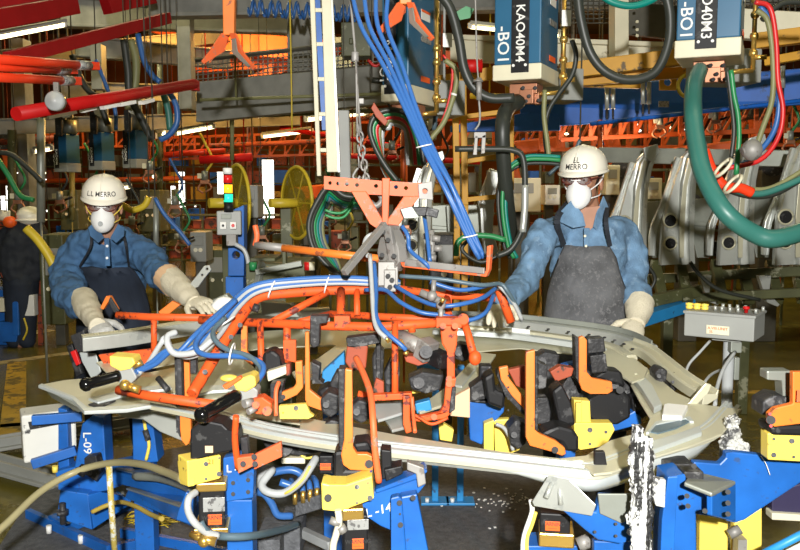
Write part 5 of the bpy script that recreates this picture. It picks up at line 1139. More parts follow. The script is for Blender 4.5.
# B: L-14
def exB(t):
    yblock(t, [(321, 483), (330, 485), (345, 485), (372, 476), (374, 499), (340, 512), (322, 510)], (322, 2.12, 374, 2.12), .075, [(357, 487, 2.6), (370, 498, 2.8), (357, 503, 1.2), (368, 483, 1)])
    m = t.part('screw_boss', M.bolt, smooth=True); m.cyl(P(328, 498, 2.10), P(328, 498, 2.13), .010); m = t.part('screw_recess', M.dark, bevel=.001); m.pbox(326, 492, 334, 504, 2.125, .01)
    cyl_unit(t, 344, 516, 368, 575, 2.14, .12, sil=(347, 519, 369, 530), warn=(352, 538, 364, 549), gold=(342, 509, 364, 521))
    m = t.part('blue_edge', M.blue, bevel=.003); m.plate([(345, 484), (372, 472), (373, 477), (346, 489)], 2.15, .05)
clampset('centre front fixture clamp above a yellow block beside the painted L-14', [(345, 369), (352, 370), (353, 448), (357, 454), (367, 454), (373, 457), (373, 470), (366, 471), (350, 470), (343, 465), (341, 455), (344, 440)], 2.17,
         [[(338, 369), (345, 369), (344, 455), (339, 446)]], [([(334, 452), (346, 450), (346, 470), (374, 470), (372, 476), (345, 488), (333, 486)], .02), ([(352, 444), (368, 442), (372, 452), (356, 454)], .05)], extra=exB, pin=[(369, 464, 4.2)], base=(350, 560))
t = Thing('blue_bracket', 'bright blue fixture bracket painted L-14 in the front centre', 'bracket', P(410, 560, 2.2)); m = t.part('wing_plate', M.blue, bevel=.004)
m.plate([(373, 492), (416, 478), (425, 472), (426, 484), (420, 492), (416, 496), (400, 510), (394, 532), (380, 526), (362, 514), (352, 508), (372, 500)], 2.2, .03)
m = t.part('top_flange', M.blue, bevel=.004); m.plate([(375, 490), (415, 474), (424, 468), (428, 472), (416, 480), (376, 494)], 2.18, .06)
m = t.part('leg_post', M.blue, bevel=.004); m.plate([(391, 498), (399, 496), (402, 500), (407, 560), (412, 700), (392, 700)], 2.12, .03); m.plate([(400, 497), (417, 494), (430, 560), (436, 700), (412, 700), (402, 540)], 2.15, .04)
m = t.part('bolt', M.bolt, smooth=True)
for x, y in [(399.5, 503), (400.5, 525), (413, 498)]: m.cyl(P(x, y, 2.105), P(x, y, 2.15), .007)
for x, y in [(400, 514)]: m.cyl(P(x, y, 2.11), P(x, y, 2.13), .003)
q = t.part('lettering', M.white); q.text('|L -14', P(377, 511, 2.196), (1, 0, .28), (-.1, 0, 1), .024, .001, wx=1.05); t.done()
t = Thing('steel_clip', 'worn steel clip on the end of the blue L-14 bracket', 'clip', P(418, 470, 2.2)); m = t.part('clip', M.steel, bevel=.003); m.plate([(407, 462), (424, 468), (426, 484), (418, 488), (416, 474), (407, 470)], 2.17, .03); m.cyl(P(416, 462, 2.2), P(416, 471, 2.2), .012); t.done()
t = Thing('black_stop_block', 'black stop block right of the front salmon rod', 'block', P(385, 480, 2.25)); m = t.part('upright', M.black, bevel=.003); m.plate([(381, 450), (391, 451), (392, 476), (382, 480)], 2.22, .06); m = t.part('foot', M.black, bevel=.003); m.plate([(384, 470), (402, 466), (403, 474), (386, 482)], 2.2, .06); t.done()
m = solo('curved_rod', 'salmon painted bent rod in front of the near rail', 'rod', M.salmon, smooth=True); m.tube([P(356, 358, 2.35), P(361, 368, 2.3), P(370, 392, 2.2), (P(373, 420, 2.13)), P(375, 450, 2.12), P(379, 482, 2.13)], .0088, 12); m.build()
m = solo('thin_rod', 'thin bare and orange rod hanging inside the gripper frame', 'rod', M.salmon, smooth=True); m.tube([P(412, 397, 2.5), P(413, 412, 2.48), P(415, 432, 2.42)], .006, 8); m.build()
# C: right of centre
def exC(t):
    m = t.part('guard_block', M.dark, bevel=.004); m.plate([(538, 362), (548, 366), (546, 388), (538, 390)], 2.68, .06); m.plate([(536, 398), (548, 398), (551, 412), (550, 424), (537, 424)], 2.7, .06)
    m = t.part('orange_backing', M.rust, bevel=.003); m.plate([(550, 372), (560, 366), (574, 368), (572, 376), (556, 382)], 2.8, .04)
clampset('tall orange fixture clamp arm standing right of the golden cross sheet', [(526, 352), (535, 350), (535, 430), (540, 434), (556, 441), (565, 448), (566, 454), (562, 456), (552, 452), (530, 446), (526, 438)], 2.55,
         [[(535, 356), (538, 356), (538, 432), (535, 430)]], [([(548, 430), (560, 426), (574, 430), (579, 438), (579, 452), (566, 452), (560, 442), (540, 434)], .04), ([(552, 392), (562, 384), (572, 404), (576, 426), (560, 428)], .12)], extra=exC, pin=[(555, 450, 3.5)], base=(552, 470))
# D
def exD(t):
    yblock(t, [(574, 424), (576, 423), (612, 423), (615, 430), (606, 446), (580, 450), (575, 446)], 2.85, .05, [(590, 430, 2.6), (606, 432, 1.6), (590, 444, 1.4)])
    m = t.part('yellow_tab', M.yellow, bevel=.003); m.plate([(574, 400), (590, 401), (591, 424), (575, 424)], 2.86, .05); m.plate([(576, 403), (582, 403), (582, 423), (576, 423)], 2.84, .03)
    m = t.part('side_guard', M.dark, bevel=.004); m.plate([(588, 339), (604, 338), (606, 352), (588, 354)], 2.9, .06); m.plate([(590, 356), (606, 354), (608, 372), (592, 374)], 2.9, .06)
clampset('orange L clamp arm near the right worker above a yellow block', [(579, 338), (583, 336), (587, 340), (587, 372), (592, 378), (612, 382), (613, 391), (608, 394), (590, 394), (582, 390), (579, 382)], 2.85,
         [[(575, 336), (579, 338), (579, 384), (576, 378)]], [([(588, 400), (600, 394), (625, 392), (631, 398), (631, 418), (620, 424), (596, 424), (588, 418)], .05), ([(594, 378), (606, 370), (622, 372), (626, 388), (612, 384)], .1)], extra=exD, pin=[(620, 390, 3.8)], base=(595, 450))
# G
clampset('slanting orange clamp arm with dark toothed edge left of the tall arm', [(499, 368), (508, 366), (509, 378), (524, 398), (525, 410), (512, 396), (501, 380)], 2.75, [[(498, 370), (501, 380), (525, 412), (524, 416), (505, 396), (497, 376)]],
         [([(484, 378), (494, 372), (496, 390), (506, 394), (504, 410), (488, 404)], .05)], extra=lambda t: t.part('red_brown_plate', M.rust, bevel=.003).plate([(508, 370), (525, 366), (526, 390), (516, 386)], 2.8, .03), base=(515, 412))
# F
clampset('orange strip clamp with long black locator block left of centre', [(305, 332), (309, 332), (310, 390), (320, 398), (330, 402), (333, 408), (322, 411), (308, 406), (305, 400)], 2.65, [[(310, 316), (328, 316), (327, 323), (320, 324), (319, 346), (313, 348), (310, 344)], [(311, 362), (320, 366), (319, 380), (324, 384), (312, 384)]],
         [([(316, 392), (326, 386), (338, 390), (342, 402), (334, 410), (322, 402)], .03)], base=(320, 410), armma=M.arm)
clampset('short orange L clamp arm with black mount beside the yellow plate', [(295, 362), (302, 361), (303, 388), (297, 395), (284, 401), (281, 398), (282, 392), (293, 388), (296, 384)], 2.55, [[(270, 384), (284, 382), (282, 390), (284, 402), (276, 404), (270, 400)]], [([(262, 354), (272, 350), (280, 356), (282, 370), (272, 376), (262, 370)], .12)], pin=[(283, 397, 2.5)], base=(285, 405))
t = Thing('yellow_plate', 'yellow mounting plate in front of the short orange clamp arm', 'plate', P(295, 418, 2.45)); m = t.part('plate', M.yellow, bevel=.003); m.plate([(279, 406), (306, 404), (310, 413), (314, 416), (308, 419), (280, 419)], 2.42, .02, [(283, 413, .9)])
m = t.part('screw', M.dark, smooth=True); m.cyl(P(296, 408, 2.4), P(296, 408, 2.42), .007); t.done()
t = Thing('white_pad', 'white plastic pad among the black mounts behind the yellow plate', 'pad', P(277, 380, 2.65)); m = t.part('pad', M.cream, bevel=.004); m.plate([(266, 372), (286, 366), (287, 374), (268, 382)], 2.62, .04); m = t.part('end', M.rust, bevel=.003); m.plate([(286, 364), (290, 364), (290, 376), (286, 376)], 2.62, .04); t.done()
m = solo('salmon_hook_rod', 'short salmon and silver rod left of the yellow plate', 'rod', M.salmon, smooth=True); m.tube([P(279, 382, 2.42), P(276, 392, 2.4), P(276, 416, 2.38)], .0065, 8); m.build()
# H: far right
def exH(t):
    yblock(t, [(768, 433), (840, 437), (840, 464), (768, 460)], 2.25, .05, [(774, 439, 1.4), (774, 455, 2.5), (792, 441, 2.6), (794, 457, 1.4)])
    m = t.part('grey_stop', M.galv2, bevel=.004); m.plate([(767, 371), (792, 371), (792, 397), (783, 397), (782, 381), (767, 380)], 2.28, .05)
    m = t.part('grey_wedge', M.dark, bevel=.006); m.plate([(763, 402), (775, 395), (792, 398), (792, 410), (770, 414), (762, 416)], 2.27, .08)
    b = t.part('label_strip', M.salmon, bevel=.001); b.pbox(797, 390, 806, 402, 2.18, .002)
clampset('orange clamp arm with red bolts cut by the right edge of the picture', [(793, 372), (840, 372), (840, 425), (800, 424), (775, 427), (769, 424), (769, 414), (776, 408), (793, 404)], 2.2, None, [([(770, 426), (840, 424), (840, 438), (772, 436)], .04)], extra=exH, pin=[(771, 420, 4.5)], base=(790, 470))
m = solo('clamp_bolt', 'red bolt pair on the right edge clamp arm', 'bolt', M.red, smooth=True); m.cyl(P(770, 414, 2.17), P(770, 414, 2.2), .004); m.cyl(P(771, 426, 2.17), P(771, 426, 2.2), .004); m.build()
t = Thing('blue_side_plate', 'large bright blue side plate of the fixture at lower right', 'plate', P(720, 560, 2.3)); m = t.part('plate', M.blue, bevel=.004)
m.plate([(694, 462), (720, 464), (726, 458), (726, 453), (733, 452), (768, 456), (768, 432), (776, 432), (840, 460), (820, 470), (745, 520), (735, 523), (690, 512)], 2.35, .03)
m = t.part('shelf', M.galv2, bevel=.004, label='grey steel shelf'); m.prism([P(684, 482, 2.12), P(712, 493, 2.08), P(736, 481, 2.2), P(704, 473, 2.3), P(690, 474, 2.3)], (0, 0, -.012))
m = t.part('shelf_gusset', M.blue, bevel=.003); m.plate([(702, 490), (720, 494), (718, 513)], 2.15, .015)
m = t.part('end_plate', M.blue, bevel=.003); m.plate([(712, 494), (736, 483), (736, 522), (712, 516)], (712, 2.1, 736, 2.2), .015); m.plate([(694, 486), (712, 492), (712, 517), (694, 514)], 2.2, .015)
m = t.part('post', M.blue, bevel=.004); m.plate([(668, 477), (685, 474), (696, 486), (698, 700), (664, 700), (664, 545)], 2.2, .10)
m = t.part('post_edge', M.blue, bevel=.003); m.plate([(668, 477), (678, 476), (674, 560), (664, 700), (655, 700), (662, 520)], 2.14, .03)
m = t.part('cap_block', M.dark, bevel=.004); m.pbox(666, 464, 694, 474, 2.3, .08); m.pbox(684, 472, 704, 482, 2.2, .06)
m = t.part('bolt', M.bolt, smooth=True)
for x, y in [(688, 506), (705, 511), (728, 492), (728, 503), (728, 514), (687, 496), (694, 466)]: m.cyl(P(x, y, 2.08), P(x, y, 2.12), .0065)
w_ = t.part('wire', M.hwhite, smooth=True); w_.hose([(761, 456), (766, 464), (770, 475)], .0012, 2.34)
t.done()
t = Thing('yellow_stand', 'yellow stand plates under the blue side plate', 'stand', P(730, 560, 2.5)); m = t.part('plate', M.yellow, bevel=.003); m.plate([(700, 510), (728, 522), (727, 700), (698, 700)], 2.5, .03)
m = t.part('plate', M.yellow, bevel=.003); m.plate([(734, 524), (762, 508), (762, 640), (734, 700)], 2.5, .03); m = t.part('foot', M.steel, smooth=True); m.cyl(P(729, 535, 2.45), P(740, 529, 2.45), .015); m.pbox(738, 540, 747, 560, 2.45, .04); t.done()
t = Thing('violet_cover', 'dark violet cover with cream sill behind the blue plate at the right edge', 'cover', P(790, 525, 2.7)); m = t.part('cover', M.purple, bevel=.004); m.plate([(772, 492), (850, 470), (850, 520), (772, 514)], 2.7, .04); m = t.part('sill', M.cream, bevel=.003); m.plate([(772, 513), (850, 518), (850, 524), (772, 520)], 2.68, .05); t.done()
t = Thing('blue_pipe', 'blue and white pipe leaving at the lower right corner', 'pipe', P(790, 545, 2.3)); m = t.part('pipe', M.blue2, smooth=True); m.tube([P(752, 560, 2.3), P(840, 515, 2.3)], .012, 10, False); m = t.part('inner_pipe', M.white, smooth=True); m.tube([P(762, 566, 2.32), P(845, 524, 2.32)], .010, 10, False); t.done()
# white spattered post
t = Thing('spattered_post', 'post caked with white and black weld spatter before the right corner', 'post', P(642, 560, 2.05))
m = t.part('column', M.paintdrip, smooth=True, mods=[('REMESH', dict(mode='VOXEL', voxel_size=.006)), ('DISPLACE', dict(texture=M.crumple, strength=.02))])
m.cyl(P(641, 438, 2.05), P(642, 620, 2.05), .026); m.cyl(P(637, 424, 2.05), P(637, 450, 2.05), .012); m.cyl(P(631, 455, 2.03), P(636, 480, 2.04), .012)
for i in range(14): m.ball(P(632+rnd.random()*20, 445+rnd.random()*100, 2.04), .012+rnd.random()*.008)
m = t.part('side_flap', M.foil, bevel=.002); m.plate([(654, 478), (666, 480), (665, 508), (656, 506), (652, 492)], 2.1, .02); t.done()
t = Thing('blue_under_bracket', 'blue bracket with scorched top under the near rail beside the spattered post', 'bracket', P(610, 545, 2.15))
m = t.part('plate', M.blue, bevel=.004); m.plate([(562, 510), (596, 512), (600, 496), (634, 498), (634, 540), (620, 544), (598, 540), (585, 530)], 2.15, .03)
m = t.part('scorched_face', M.galv2, bevel=.003); m.plate([(598, 494), (632, 494), (632, 518), (622, 524), (600, 514)], 2.14, .008)
m = t.part('lower_post', M.blue, bevel=.004); m.plate([(594, 541), (634, 542), (634, 700), (594, 700)], 2.2, .03)
m = t.part('bolt', M.bolt, smooth=True)
for x, y in [(595, 532), (616, 536), (616, 524)]: m.cyl(P(x, y, 2.125), P(x, y, 2.15), .004)
t.done()
def ex(t):
    cyl_unit(t, 540, 514, 570, 534, 2.3, -.15, warn=(545, 521, 560, 531), gold=(539, 534, 574, 548))
    m = t.part('blue_base', M.blue, bevel=.003); m.pbox(526, 546, 578, 556, 2.32, .1)
t = Thing('air_cylinder_unit', 'black air cylinder with orange warning label under the pressed steel gusset', 'cylinder', P(555, 556, 2.3)); ex(t); m = t.part('fitting', M.steel, smooth=True); m.cyl(P(578, 545, 2.28), P(590, 540, 2.28), .02); t.done()
H_('air_hose_pair', 'white and yellow hose beside the warning labelled cylinder', M.hwhite, [(531, 500), (532, 512), (526, 530), (523, 545), (524, 570)], .007, 2.25)
H_('air_hose_pair', 'yellow hose beside the warning labelled cylinder', M.yellow, [(536, 512), (532, 525), (527, 540), (528, 570)], .005, 2.24)
m = solo('black_clip', 'small black clip sitting on the near rail', 'clip', M.black, bevel=.002); m.plate([(595, 452), (605, 452), (607, 464), (609, 469), (590, 469), (595, 464)], 2.22, .02); m.build()
m = solo('foil_lump', 'crumpled foil lump at the tip of the car panel', 'foil', M.foil, smooth=True, mods=[('REMESH', dict(mode='VOXEL', voxel_size=.006)), ('DISPLACE', dict(texture=M.crumple, strength=.04))])
for x, y, r in [(732, 422, .022), (734, 434, .02), (730, 444, .028), (739, 450, .03), (732, 452, .025)]: m.ball(P(x, y, 2.5), r)
m.build()
# more fixture hardware inside the ring
t = Thing('blue_column', 'blue fixture column with dark clamp mount inside the ring near the golden sheet', 'column', P(492, 430, 3.0)); m = t.part('head', M.blue, bevel=.004); m.plate([(468, 402), (505, 394), (504, 412), (486, 432), (482, 445), (470, 440)], 2.95, .06); m = t.part('mount', M.dark, bevel=.006); m.plate([(470, 388), (484, 378), (488, 398), (504, 386), (505, 398), (486, 404), (470, 402)], 2.92, .08); m.pbox(480, 366, 492, 392, 2.95, .06)
m = t.part('carrier_arm', M.blue, bevel=.004); m.bar(P(486, 425, 3.0), V((FL(460, 502, .06).x, 4.1, .70)), .06, .06); t.done()
t = Thing('yellow_upright', 'pale yellow bracket with grey hose between the blue posts', 'bracket', P(500, 452, 2.9)); m = t.part('plate', M.yellow, bevel=.003); m.plate([(484, 424), (494, 420), (494, 452), (484, 450)], 2.9, .04); m.plate([(494, 420), (510, 419), (520, 450), (510, 454), (495, 452)], 2.95, .03); m = t.part('hose', M.hgrey, smooth=True); m.hose([(496, 424), (504, 428), (510, 438), (513, 450)], .007, 2.85)
m = t.part('carrier_arm', M.blue, bevel=.003); m.bar(P(500, 435, 2.99), P(486, 425, 3.02), .03, .03); t.done()
for x, lb in [(435, 'left light blue support post standing on the grey platform'), (460, 'right light blue support post standing on the grey platform')]:
    t = Thing('support_post', lb, 'leg', P(x, 503, 4.0)); b = FL(x, 502, .06); m = t.part('tube', M.blue2, bevel=.004); m.box((b.x, b.y, (b.z+.75)/2), (.032, .032, .75-b.z)); m = t.part('foot_plate', M.blue2, bevel=.003); m.box((b.x, b.y, b.z+.006), (.14, .10, .012)); m = t.part('foot_bolt', M.white, smooth=True); m.cyl((b.x-.04, b.y-.03, b.z+.01), (b.x-.04, b.y-.03, b.z+.03), .01); t.done()
def darkset(i, px, Y, lb, ma=None):
    t = Thing('clamp_mount', lb, 'mount', P(px[0], px[3], Y)); x0, y0, x1, y1 = px; w_, h_ = x1-x0, y1-y0
    m = t.part('body', ma or M.dark, bevel=.006); m.plate([(x0, y0+h_*.3), (x0+w_*.4, y0), (x1, y0+h_*.15), (x1-w_*.1, y1-h_*.2), (x0+w_*.5, y1), (x0+w_*.1, y1-h_*.2)], Y, .08)
    m = t.part('plunger', M.dark, smooth=True); m.cyl(P(x0+w_*.3, y0+h_*.5, Y-.04), P(x0+w_*.3, y0+h_*.5, Y+.02), w_*.16*Y/F); m = t.part('bolt', M.bolt, smooth=True)
    for a, b in [(.6, .3), (.75, .6), (.45, .8)]: m.cyl(P(x0+w_*a, y0+h_*b, Y-.01), P(x0+w_*a, y0+h_*b, Y+.01), .006)
    t.done()
for i, a in enumerate([((384, 360, 400, 404), 2.85, 'dark greasy clamp mount left of the hanging bracket'), ((330, 372, 345, 410), 2.7, 'dark clamp mount behind the centre front arm'), ((320, 392, 340, 418), 2.5, 'greasy pivot mount behind the front arm'), ((408, 372, 444, 394), 2.8, 'dark clamp mount behind the orange hanging bracket'), ((258, 352, 282, 372), 2.9, 'black round mount behind the looping hoses'),
    ((452, 344, 474, 362), 3.0, 'dark mount right of the gripper'), ((535, 352, 560, 372), 3.0, 'dark mount behind the tall orange arm top'), ((560, 376, 582, 420), 3.0, 'dark mount between tall arm and L arm'), ((606, 372, 634, 398), 3.0, 'dark mount at the right corner'), ((632, 390, 652, 420), 2.95, 'small dark mount below the corner sheet'),
    ((318, 420, 350, 446), 2.6, 'dark mount under the near rail left of the arm'), ((350, 400, 372, 424), 2.5, 'dark mount right of the front arm'), ((262, 436, 330, 456), 2.7, 'long black mount bar under the near rail'), ((372, 345, 384, 390), 2.9, 'slotted dark plate left of the gripper'), ((508, 420, 528, 450), 2.8, 'dark mount left of tall arm foot'), ((655, 368, 668, 384), 3.0, 'small dark post beyond the corner sheet'), ((670, 372, 680, 392), 3.05, 'second small dark post beyond the corner sheet')]): darkset(i, *a)
t = Thing('blue_column', 'blue fixture column behind the slanting cross sheet left of centre', 'column', P(340, 400, 3.2)); m = t.part('plate', M.blue2, bevel=.004); m.plate([(322, 372), (344, 352), (348, 400), (322, 404)], 3.1, .05); m.plate([(414, 352), (436, 348), (440, 374), (420, 384)], 3.15, .05); a = P(335, 400, 3.12); m = t.part('stem', M.blue, bevel=.004); m.box((a.x, a.y+.03, a.z/2), (.09, .09, a.z)); t.done()
t = Thing('blue_column', 'blue fixture column behind the right L clamp', 'column', P(570, 420, 3.1)); m = t.part('plate', M.blue, bevel=.004); m.plate([(562, 366), (577, 362), (576, 404), (560, 402)], 3.1, .05); m.plate([(612, 424), (640, 408), (642, 424), (612, 432)], 2.95, .05); a = P(568, 404, 3.12); m = t.part('stem', M.blue, bevel=.004); m.box((a.x, a.y+.03, a.z/2), (.06, .08, a.z)); t.done()
t = Thing('tan_tray', 'tan sheet bracket below the golden cross sheet', 'bracket', P(460, 420, 2.75)); m = t.part('plate', M.tan, bevel=.003); m.plate([(452, 398), (470, 388), (470, 418), (450, 416)], 2.8, .03); m = t.part('yellow_tab', M.yellow, bevel=.003); m.plate([(438, 420), (454, 430), (452, 442), (440, 440)], 2.85, .03); m.plate([(412, 382), (424, 380), (424, 392), (412, 394)], 2.9, .03)
m = t.part('blue_pad', M.blue2, bevel=.003); m.plate([(415, 404), (430, 400), (432, 410), (417, 414)], 2.72, .04); t.done()
H_('orange_cable', 'red orange cable curling under the hanging bracket', M.orange, [(404, 420), (408, 412), (420, 418), (432, 424), (448, 418)], .005, 2.55)
# valve manifold and hoses under the near rail
t = Thing('valve_manifold', 'grey valve manifold with brass fittings on the platform left of L-14', 'manifold', P(310, 512, 2.9)); m = t.part('block', M.plat, bevel=.004); m.prism([P(295, 503, 2.8), P(322, 494, 2.75), P(322, 488, 3.0), P(295, 496, 3.0)], (0, 0, -.05)); m.pbox(278, 528, 300, 560, 2.8, .2); m.pbox(255, 540, 280, 570, 2.7, .2)
for i, x in enumerate((295, 303, 310, 317)):
    b = t.part('brass_fitting', M.brass, smooth=True); b.cyl(P(x, 504-i*1.5, 2.78), P(x, 492-i*1.5, 2.78), .008); h = t.part('hose', M.hblue, smooth=True); h.tube([P(x, 493-i*1.5, 2.78), P(x-1, 486-i*1.5, 2.8), P(x-4, 480-i, 2.85)], .010)
t.done()
H_('service_hose', 'grey hose coil in front of the manifold left of centre', M.hgrey, [(254, 486, 2.7), (262, 476, 2.68), (272, 470, 2.66), (262, 484, 2.62), (268, 492, 2.6), (284, 493, 2.6), (300, 482, 2.6), (310, 468, 2.62), (316, 458, 2.66)], .013)
H_('service_hose', 'blue hose coil behind the grey one left of centre', M.hblue, [(254, 490, 2.74), (262, 478, 2.74), (275, 472, 2.74), (292, 470, 2.74), (302, 476, 2.74), (296, 486, 2.74), (280, 482, 2.74)], .013)
H_('service_hose', 'blue hose bending down into the manifold', M.hblue, [(254, 492, 2.72), (264, 494, 2.7), (272, 504, 2.7), (278, 515, 2.7), (292, 516, 2.72)], .012)
H_('service_hose', 'thin yellow hose along the grey hose coil', M.yellow, [(272, 498, 2.66), (288, 492, 2.58), (302, 480, 2.58), (310, 466, 2.6)], .004)
H_('service_hose', 'long blue grey hose running from the left tower to the manifold', M.hdark, [(200, 522, 2.2), (205, 530, 2.2), (220, 536, 2.25), (250, 536, 2.3), (280, 530, 2.5), (298, 524, 2.7)], .011)
H_('service_hose', 'ribbed grey hose dropping left of the yellow block 21', M.hgrey, [(196, 492, 2.25), (189, 498, 2.22), (188, 510, 2.2), (194, 522, 2.18), (206, 532, 2.2), (218, 536, 2.22)], .010)
t = Thing('brass_coupling', 'brass coupling low at the left tower', 'coupling', P(204, 545, 2.2)); m = t.part('coupling', M.brass, smooth=True); m.cyl(P(200, 538, 2.2), P(216, 542, 2.2), .013); m.ball(P(204, 541, 2.2), .017); m.cyl(P(191, 534, 2.22), P(204, 540, 2.2), .009); t.done()
t = Thing('coloured_terminal', 'pale terminal strip with coloured wires under the near rail', 'terminal', P(295, 464, 2.75)); m = t.part('strip', M.cream, bevel=.003); m.pbox(281, 458, 305, 464, 2.75, .03); m = t.part('wire', M.yellow, smooth=True); m.hose([(284, 454), (296, 452), (306, 458), (316, 456)], .004, 2.74); m.hose([(284, 456), (290, 448), (302, 452)], .003, 2.76); t.done()
t = Thing('black_cylinder', 'black cylinder with orange label behind the centre clamp', 'cylinder', P(326, 475, 2.6)); cyl_unit(t, 319, 456, 333, 474, 2.5, 0, warn=(320, 463, 331, 470)); t.done()
H_('white_hose', 'cream hose hanging from the yellow block of the centre clamp', M.cream, [(338, 510), (339, 522), (336, 535), (333, 548), (334, 575)], .009, 2.08)
m = solo('fitting_elbow', 'steel elbow fitting beside the cream hose', 'fitting', M.steel, smooth=True); m.cyl(P(330, 520, 2.08), P(340, 524, 2.08), .010); m.cyl(P(340, 526, 2.08), P(344, 532, 2.08), .012); m.build()
m = solo('floor_strut', 'pale grey strut lying on the platform left of the cream hose', 'strut', M.hgrey, bevel=.003); m.bar(P(302, 532, 2.9), P(332, 546, 2.7), .03, .03); m.build()
# control box on a pole
BY = 3.25; RB = Matrix.Rotation(-.6, 3, 'Z'); BC = P(718, 327, BY); kk = BY/F
def bl(x, y, z): return BC+RB @ V((x, y, z))     # x along the front, y into the box
t = Thing('control_box', 'grey push button control box on a round pole right of the car panel', 'control box', (BC.x, BC.y+.1, 0))
bx = t.part('box', M.grey, bevel=.004); bx.box(bl(0, .1, 0), (.262, .19, .094), RB); bx.box(bl(0, .1, .048), (.272, .20, .012), RB)
m = t.part('name_plate', M.cream, parent=bx); m.box(bl(0, -.002, -.012), (.085, .004, .034), RB)
q = t.part('plate_lettering', M.warn, parent=bx); q.text('A.VIII-UNIT', bl(0, -.005, -.006), RB @ V((1, 0, 0)), (0, 0, 1), .011, .001); q.text('35', bl(-.025, -.005, -.020), RB @ V((1, 0, 0)), (0, 0, 1), .010, .001)
for i, (x, ma, kd) in enumerate([(-.125, M.yellow, 1), (-.095, M.yellow, 1), (-.065, M.yellow, 1), (-.025, M.galv, 0), (.0, M.galv, 0), (.03, M.galv, 0), (.06, M.galv, 0), (.09, M.red, 2), (.125, M.galv, 0)]):
    b = t.part('push_button', ma, parent=bx, smooth=True); c = bl(x, .05, .057)
    if kd == 1: b.lathe(c, (0, 0, 1), [(0, .014), (.010, .014), (.012, .010), (.014, .015), (.022, .015), (.024, 0)], 14)
    elif kd == 2: b.lathe(c, (0, 0, 1), [(0, .007), (.014, .007), (.014, .013), (.024, .012), (.026, 0)], 14)
    else:
        b.cyl(c, c+V((0, 0, .018)), .006); b2 = t.part('push_button', ma, parent=bx, smooth=True); c = bl(x+.01, .13, .057); b2.cyl(c, c+V((0, 0, .018)), .006)
ft = bl(.02, .1, 0)
pl = t.part('pole', M.hgrey, smooth=True); pl.cyl((ft.x, ft.y, 0), (ft.x, ft.y, BC.z-.05), .021, n=20)
m = t.part('flange', M.grey, bevel=.003); m.box((ft.x, ft.y, BC.z-.055), (.11, .1, .014), RB)
m = t.part('foot_plate', M.grey, bevel=.003); m.box((ft.x, ft.y, .01), (.2, .2, .02))
m = t.part('side_bracket', M.galv2, bevel=.003); m.pbox(731, 341, 742, 353, BY+.02, .05); m = t.part('side_clip', M.galv2, bevel=.003); m.box((ft.x+.03, ft.y, P(0, 372, BY).z), (.02, .03, .09))
m = t.part('cable', M.hgrey, smooth=True); m.hose([(710, 341, 3.2), (700, 352, 3.15), (688, 366, 3.1), (684, 385, 3.0)], .005)
m = t.part('cable', M.hgrey, smooth=True); m.hose([(735, 352, 3.2), (724, 368, 3.1), (717, 388, 3.0), (715, 405, 2.9)], .007)
m = t.part('cable', M.hgrey, smooth=True); m.hose([(720, 370, 3.2), (712, 374, 3.1), (705, 382, 3.0), (700, 398, 2.95)], .005)
t.done()
# left pedestal, white box, arched hose
t = Thing('blue_pedestal', 'blue fixture pedestal painted L-09 at the left', 'pedestal', FL(85, 518, .06)); m = t.part('upright', M.blue, bevel=.004)
m.plate([(58, 408), (67, 410), (70, 490), (58, 490)], 3.55, .06); m.plate([(82, 424), (92, 416), (103, 418), (106, 466), (92, 470), (74, 470)], 3.5, .10)
m = t.part('dark_side', M.dark, bevel=.003); m.plate([(97, 414), (108, 414), (109, 462), (98, 462)], 3.6, .06)
m = t.part('base_frame', M.blue, bevel=.004); m.plate([(55, 472), (78, 466), (86, 472), (135, 462), (136, 480), (110, 490), (90, 494), (58, 484)], 3.5, .12)
m.plate([(60, 490), (88, 494), (92, 530), (57, 518)], 3.45, .08); m.plate([(88, 495), (100, 492), (120, 495), (132, 500), (130, 505), (92, 530)], (88, 3.45, 132, 3.6), .05)
m = t.part('foot_plate', M.blue, bevel=.004); p = [FL(48, 524, .07), FL(66, 534, .07), FL(132, 510, .07), FL(118, 498, .07)]; m.prism(p, (0, 0, .04))
m = t.part('side_arm', M.blue, bevel=.003); m.bar(P(32, 420, 3.45), P(82, 416, 3.5), .03, .04); m.bar(P(32, 464, 3.45), P(76, 450, 3.5), .03, .04)
m = t.part('inner_arm', M.dark, bevel=.004); m.plate([(84, 458), (96, 456), (100, 474), (96, 482), (84, 474)], 3.4, .06)
q = t.part('lettering', M.white); q.text('L-09', P(87, 443, 3.49), (0, 0, -1), (1, 0, 0), .034, .002, wx=1.1)
m = t.part('bolt', M.white, smooth=True)
for x, y in [(49, 533), (81, 543)]: b = FL(x, y, .065); m.cyl(b, b+V((0, 0, .035)), .012); 
m = t.part('hand_screw', M.dark, smooth=True); b = P(63, 524, 3.4); m.cyl(b, b+V((0, 0, .09)), .012); m.cyl(b+V((0, 0, .04)), b+V((0, 0, .06)), .022); t.done()
t = Thing('white_service_box', 'off white scuffed box held by blue arms at the left edge of the fixture', 'box', P(50, 464, 3.6)); m = t.part('box', M.box, bevel=.012); m.plate([(21, 416), (60, 411), (76, 412), (77, 452), (58, 458), (24, 464)], (21, 3.5, 77, 3.6), .14); m = t.part('dark_strip', M.dark, bevel=.003); m.plate([(28, 422), (62, 418), (62, 424), (30, 430)], (21, 3.49, 77, 3.59), .004)
m = t.part('yellow_knob', M.yellow, smooth=True); m.cyl(P(55, 466, 3.5), P(55, 472, 3.5), .012); t.done()
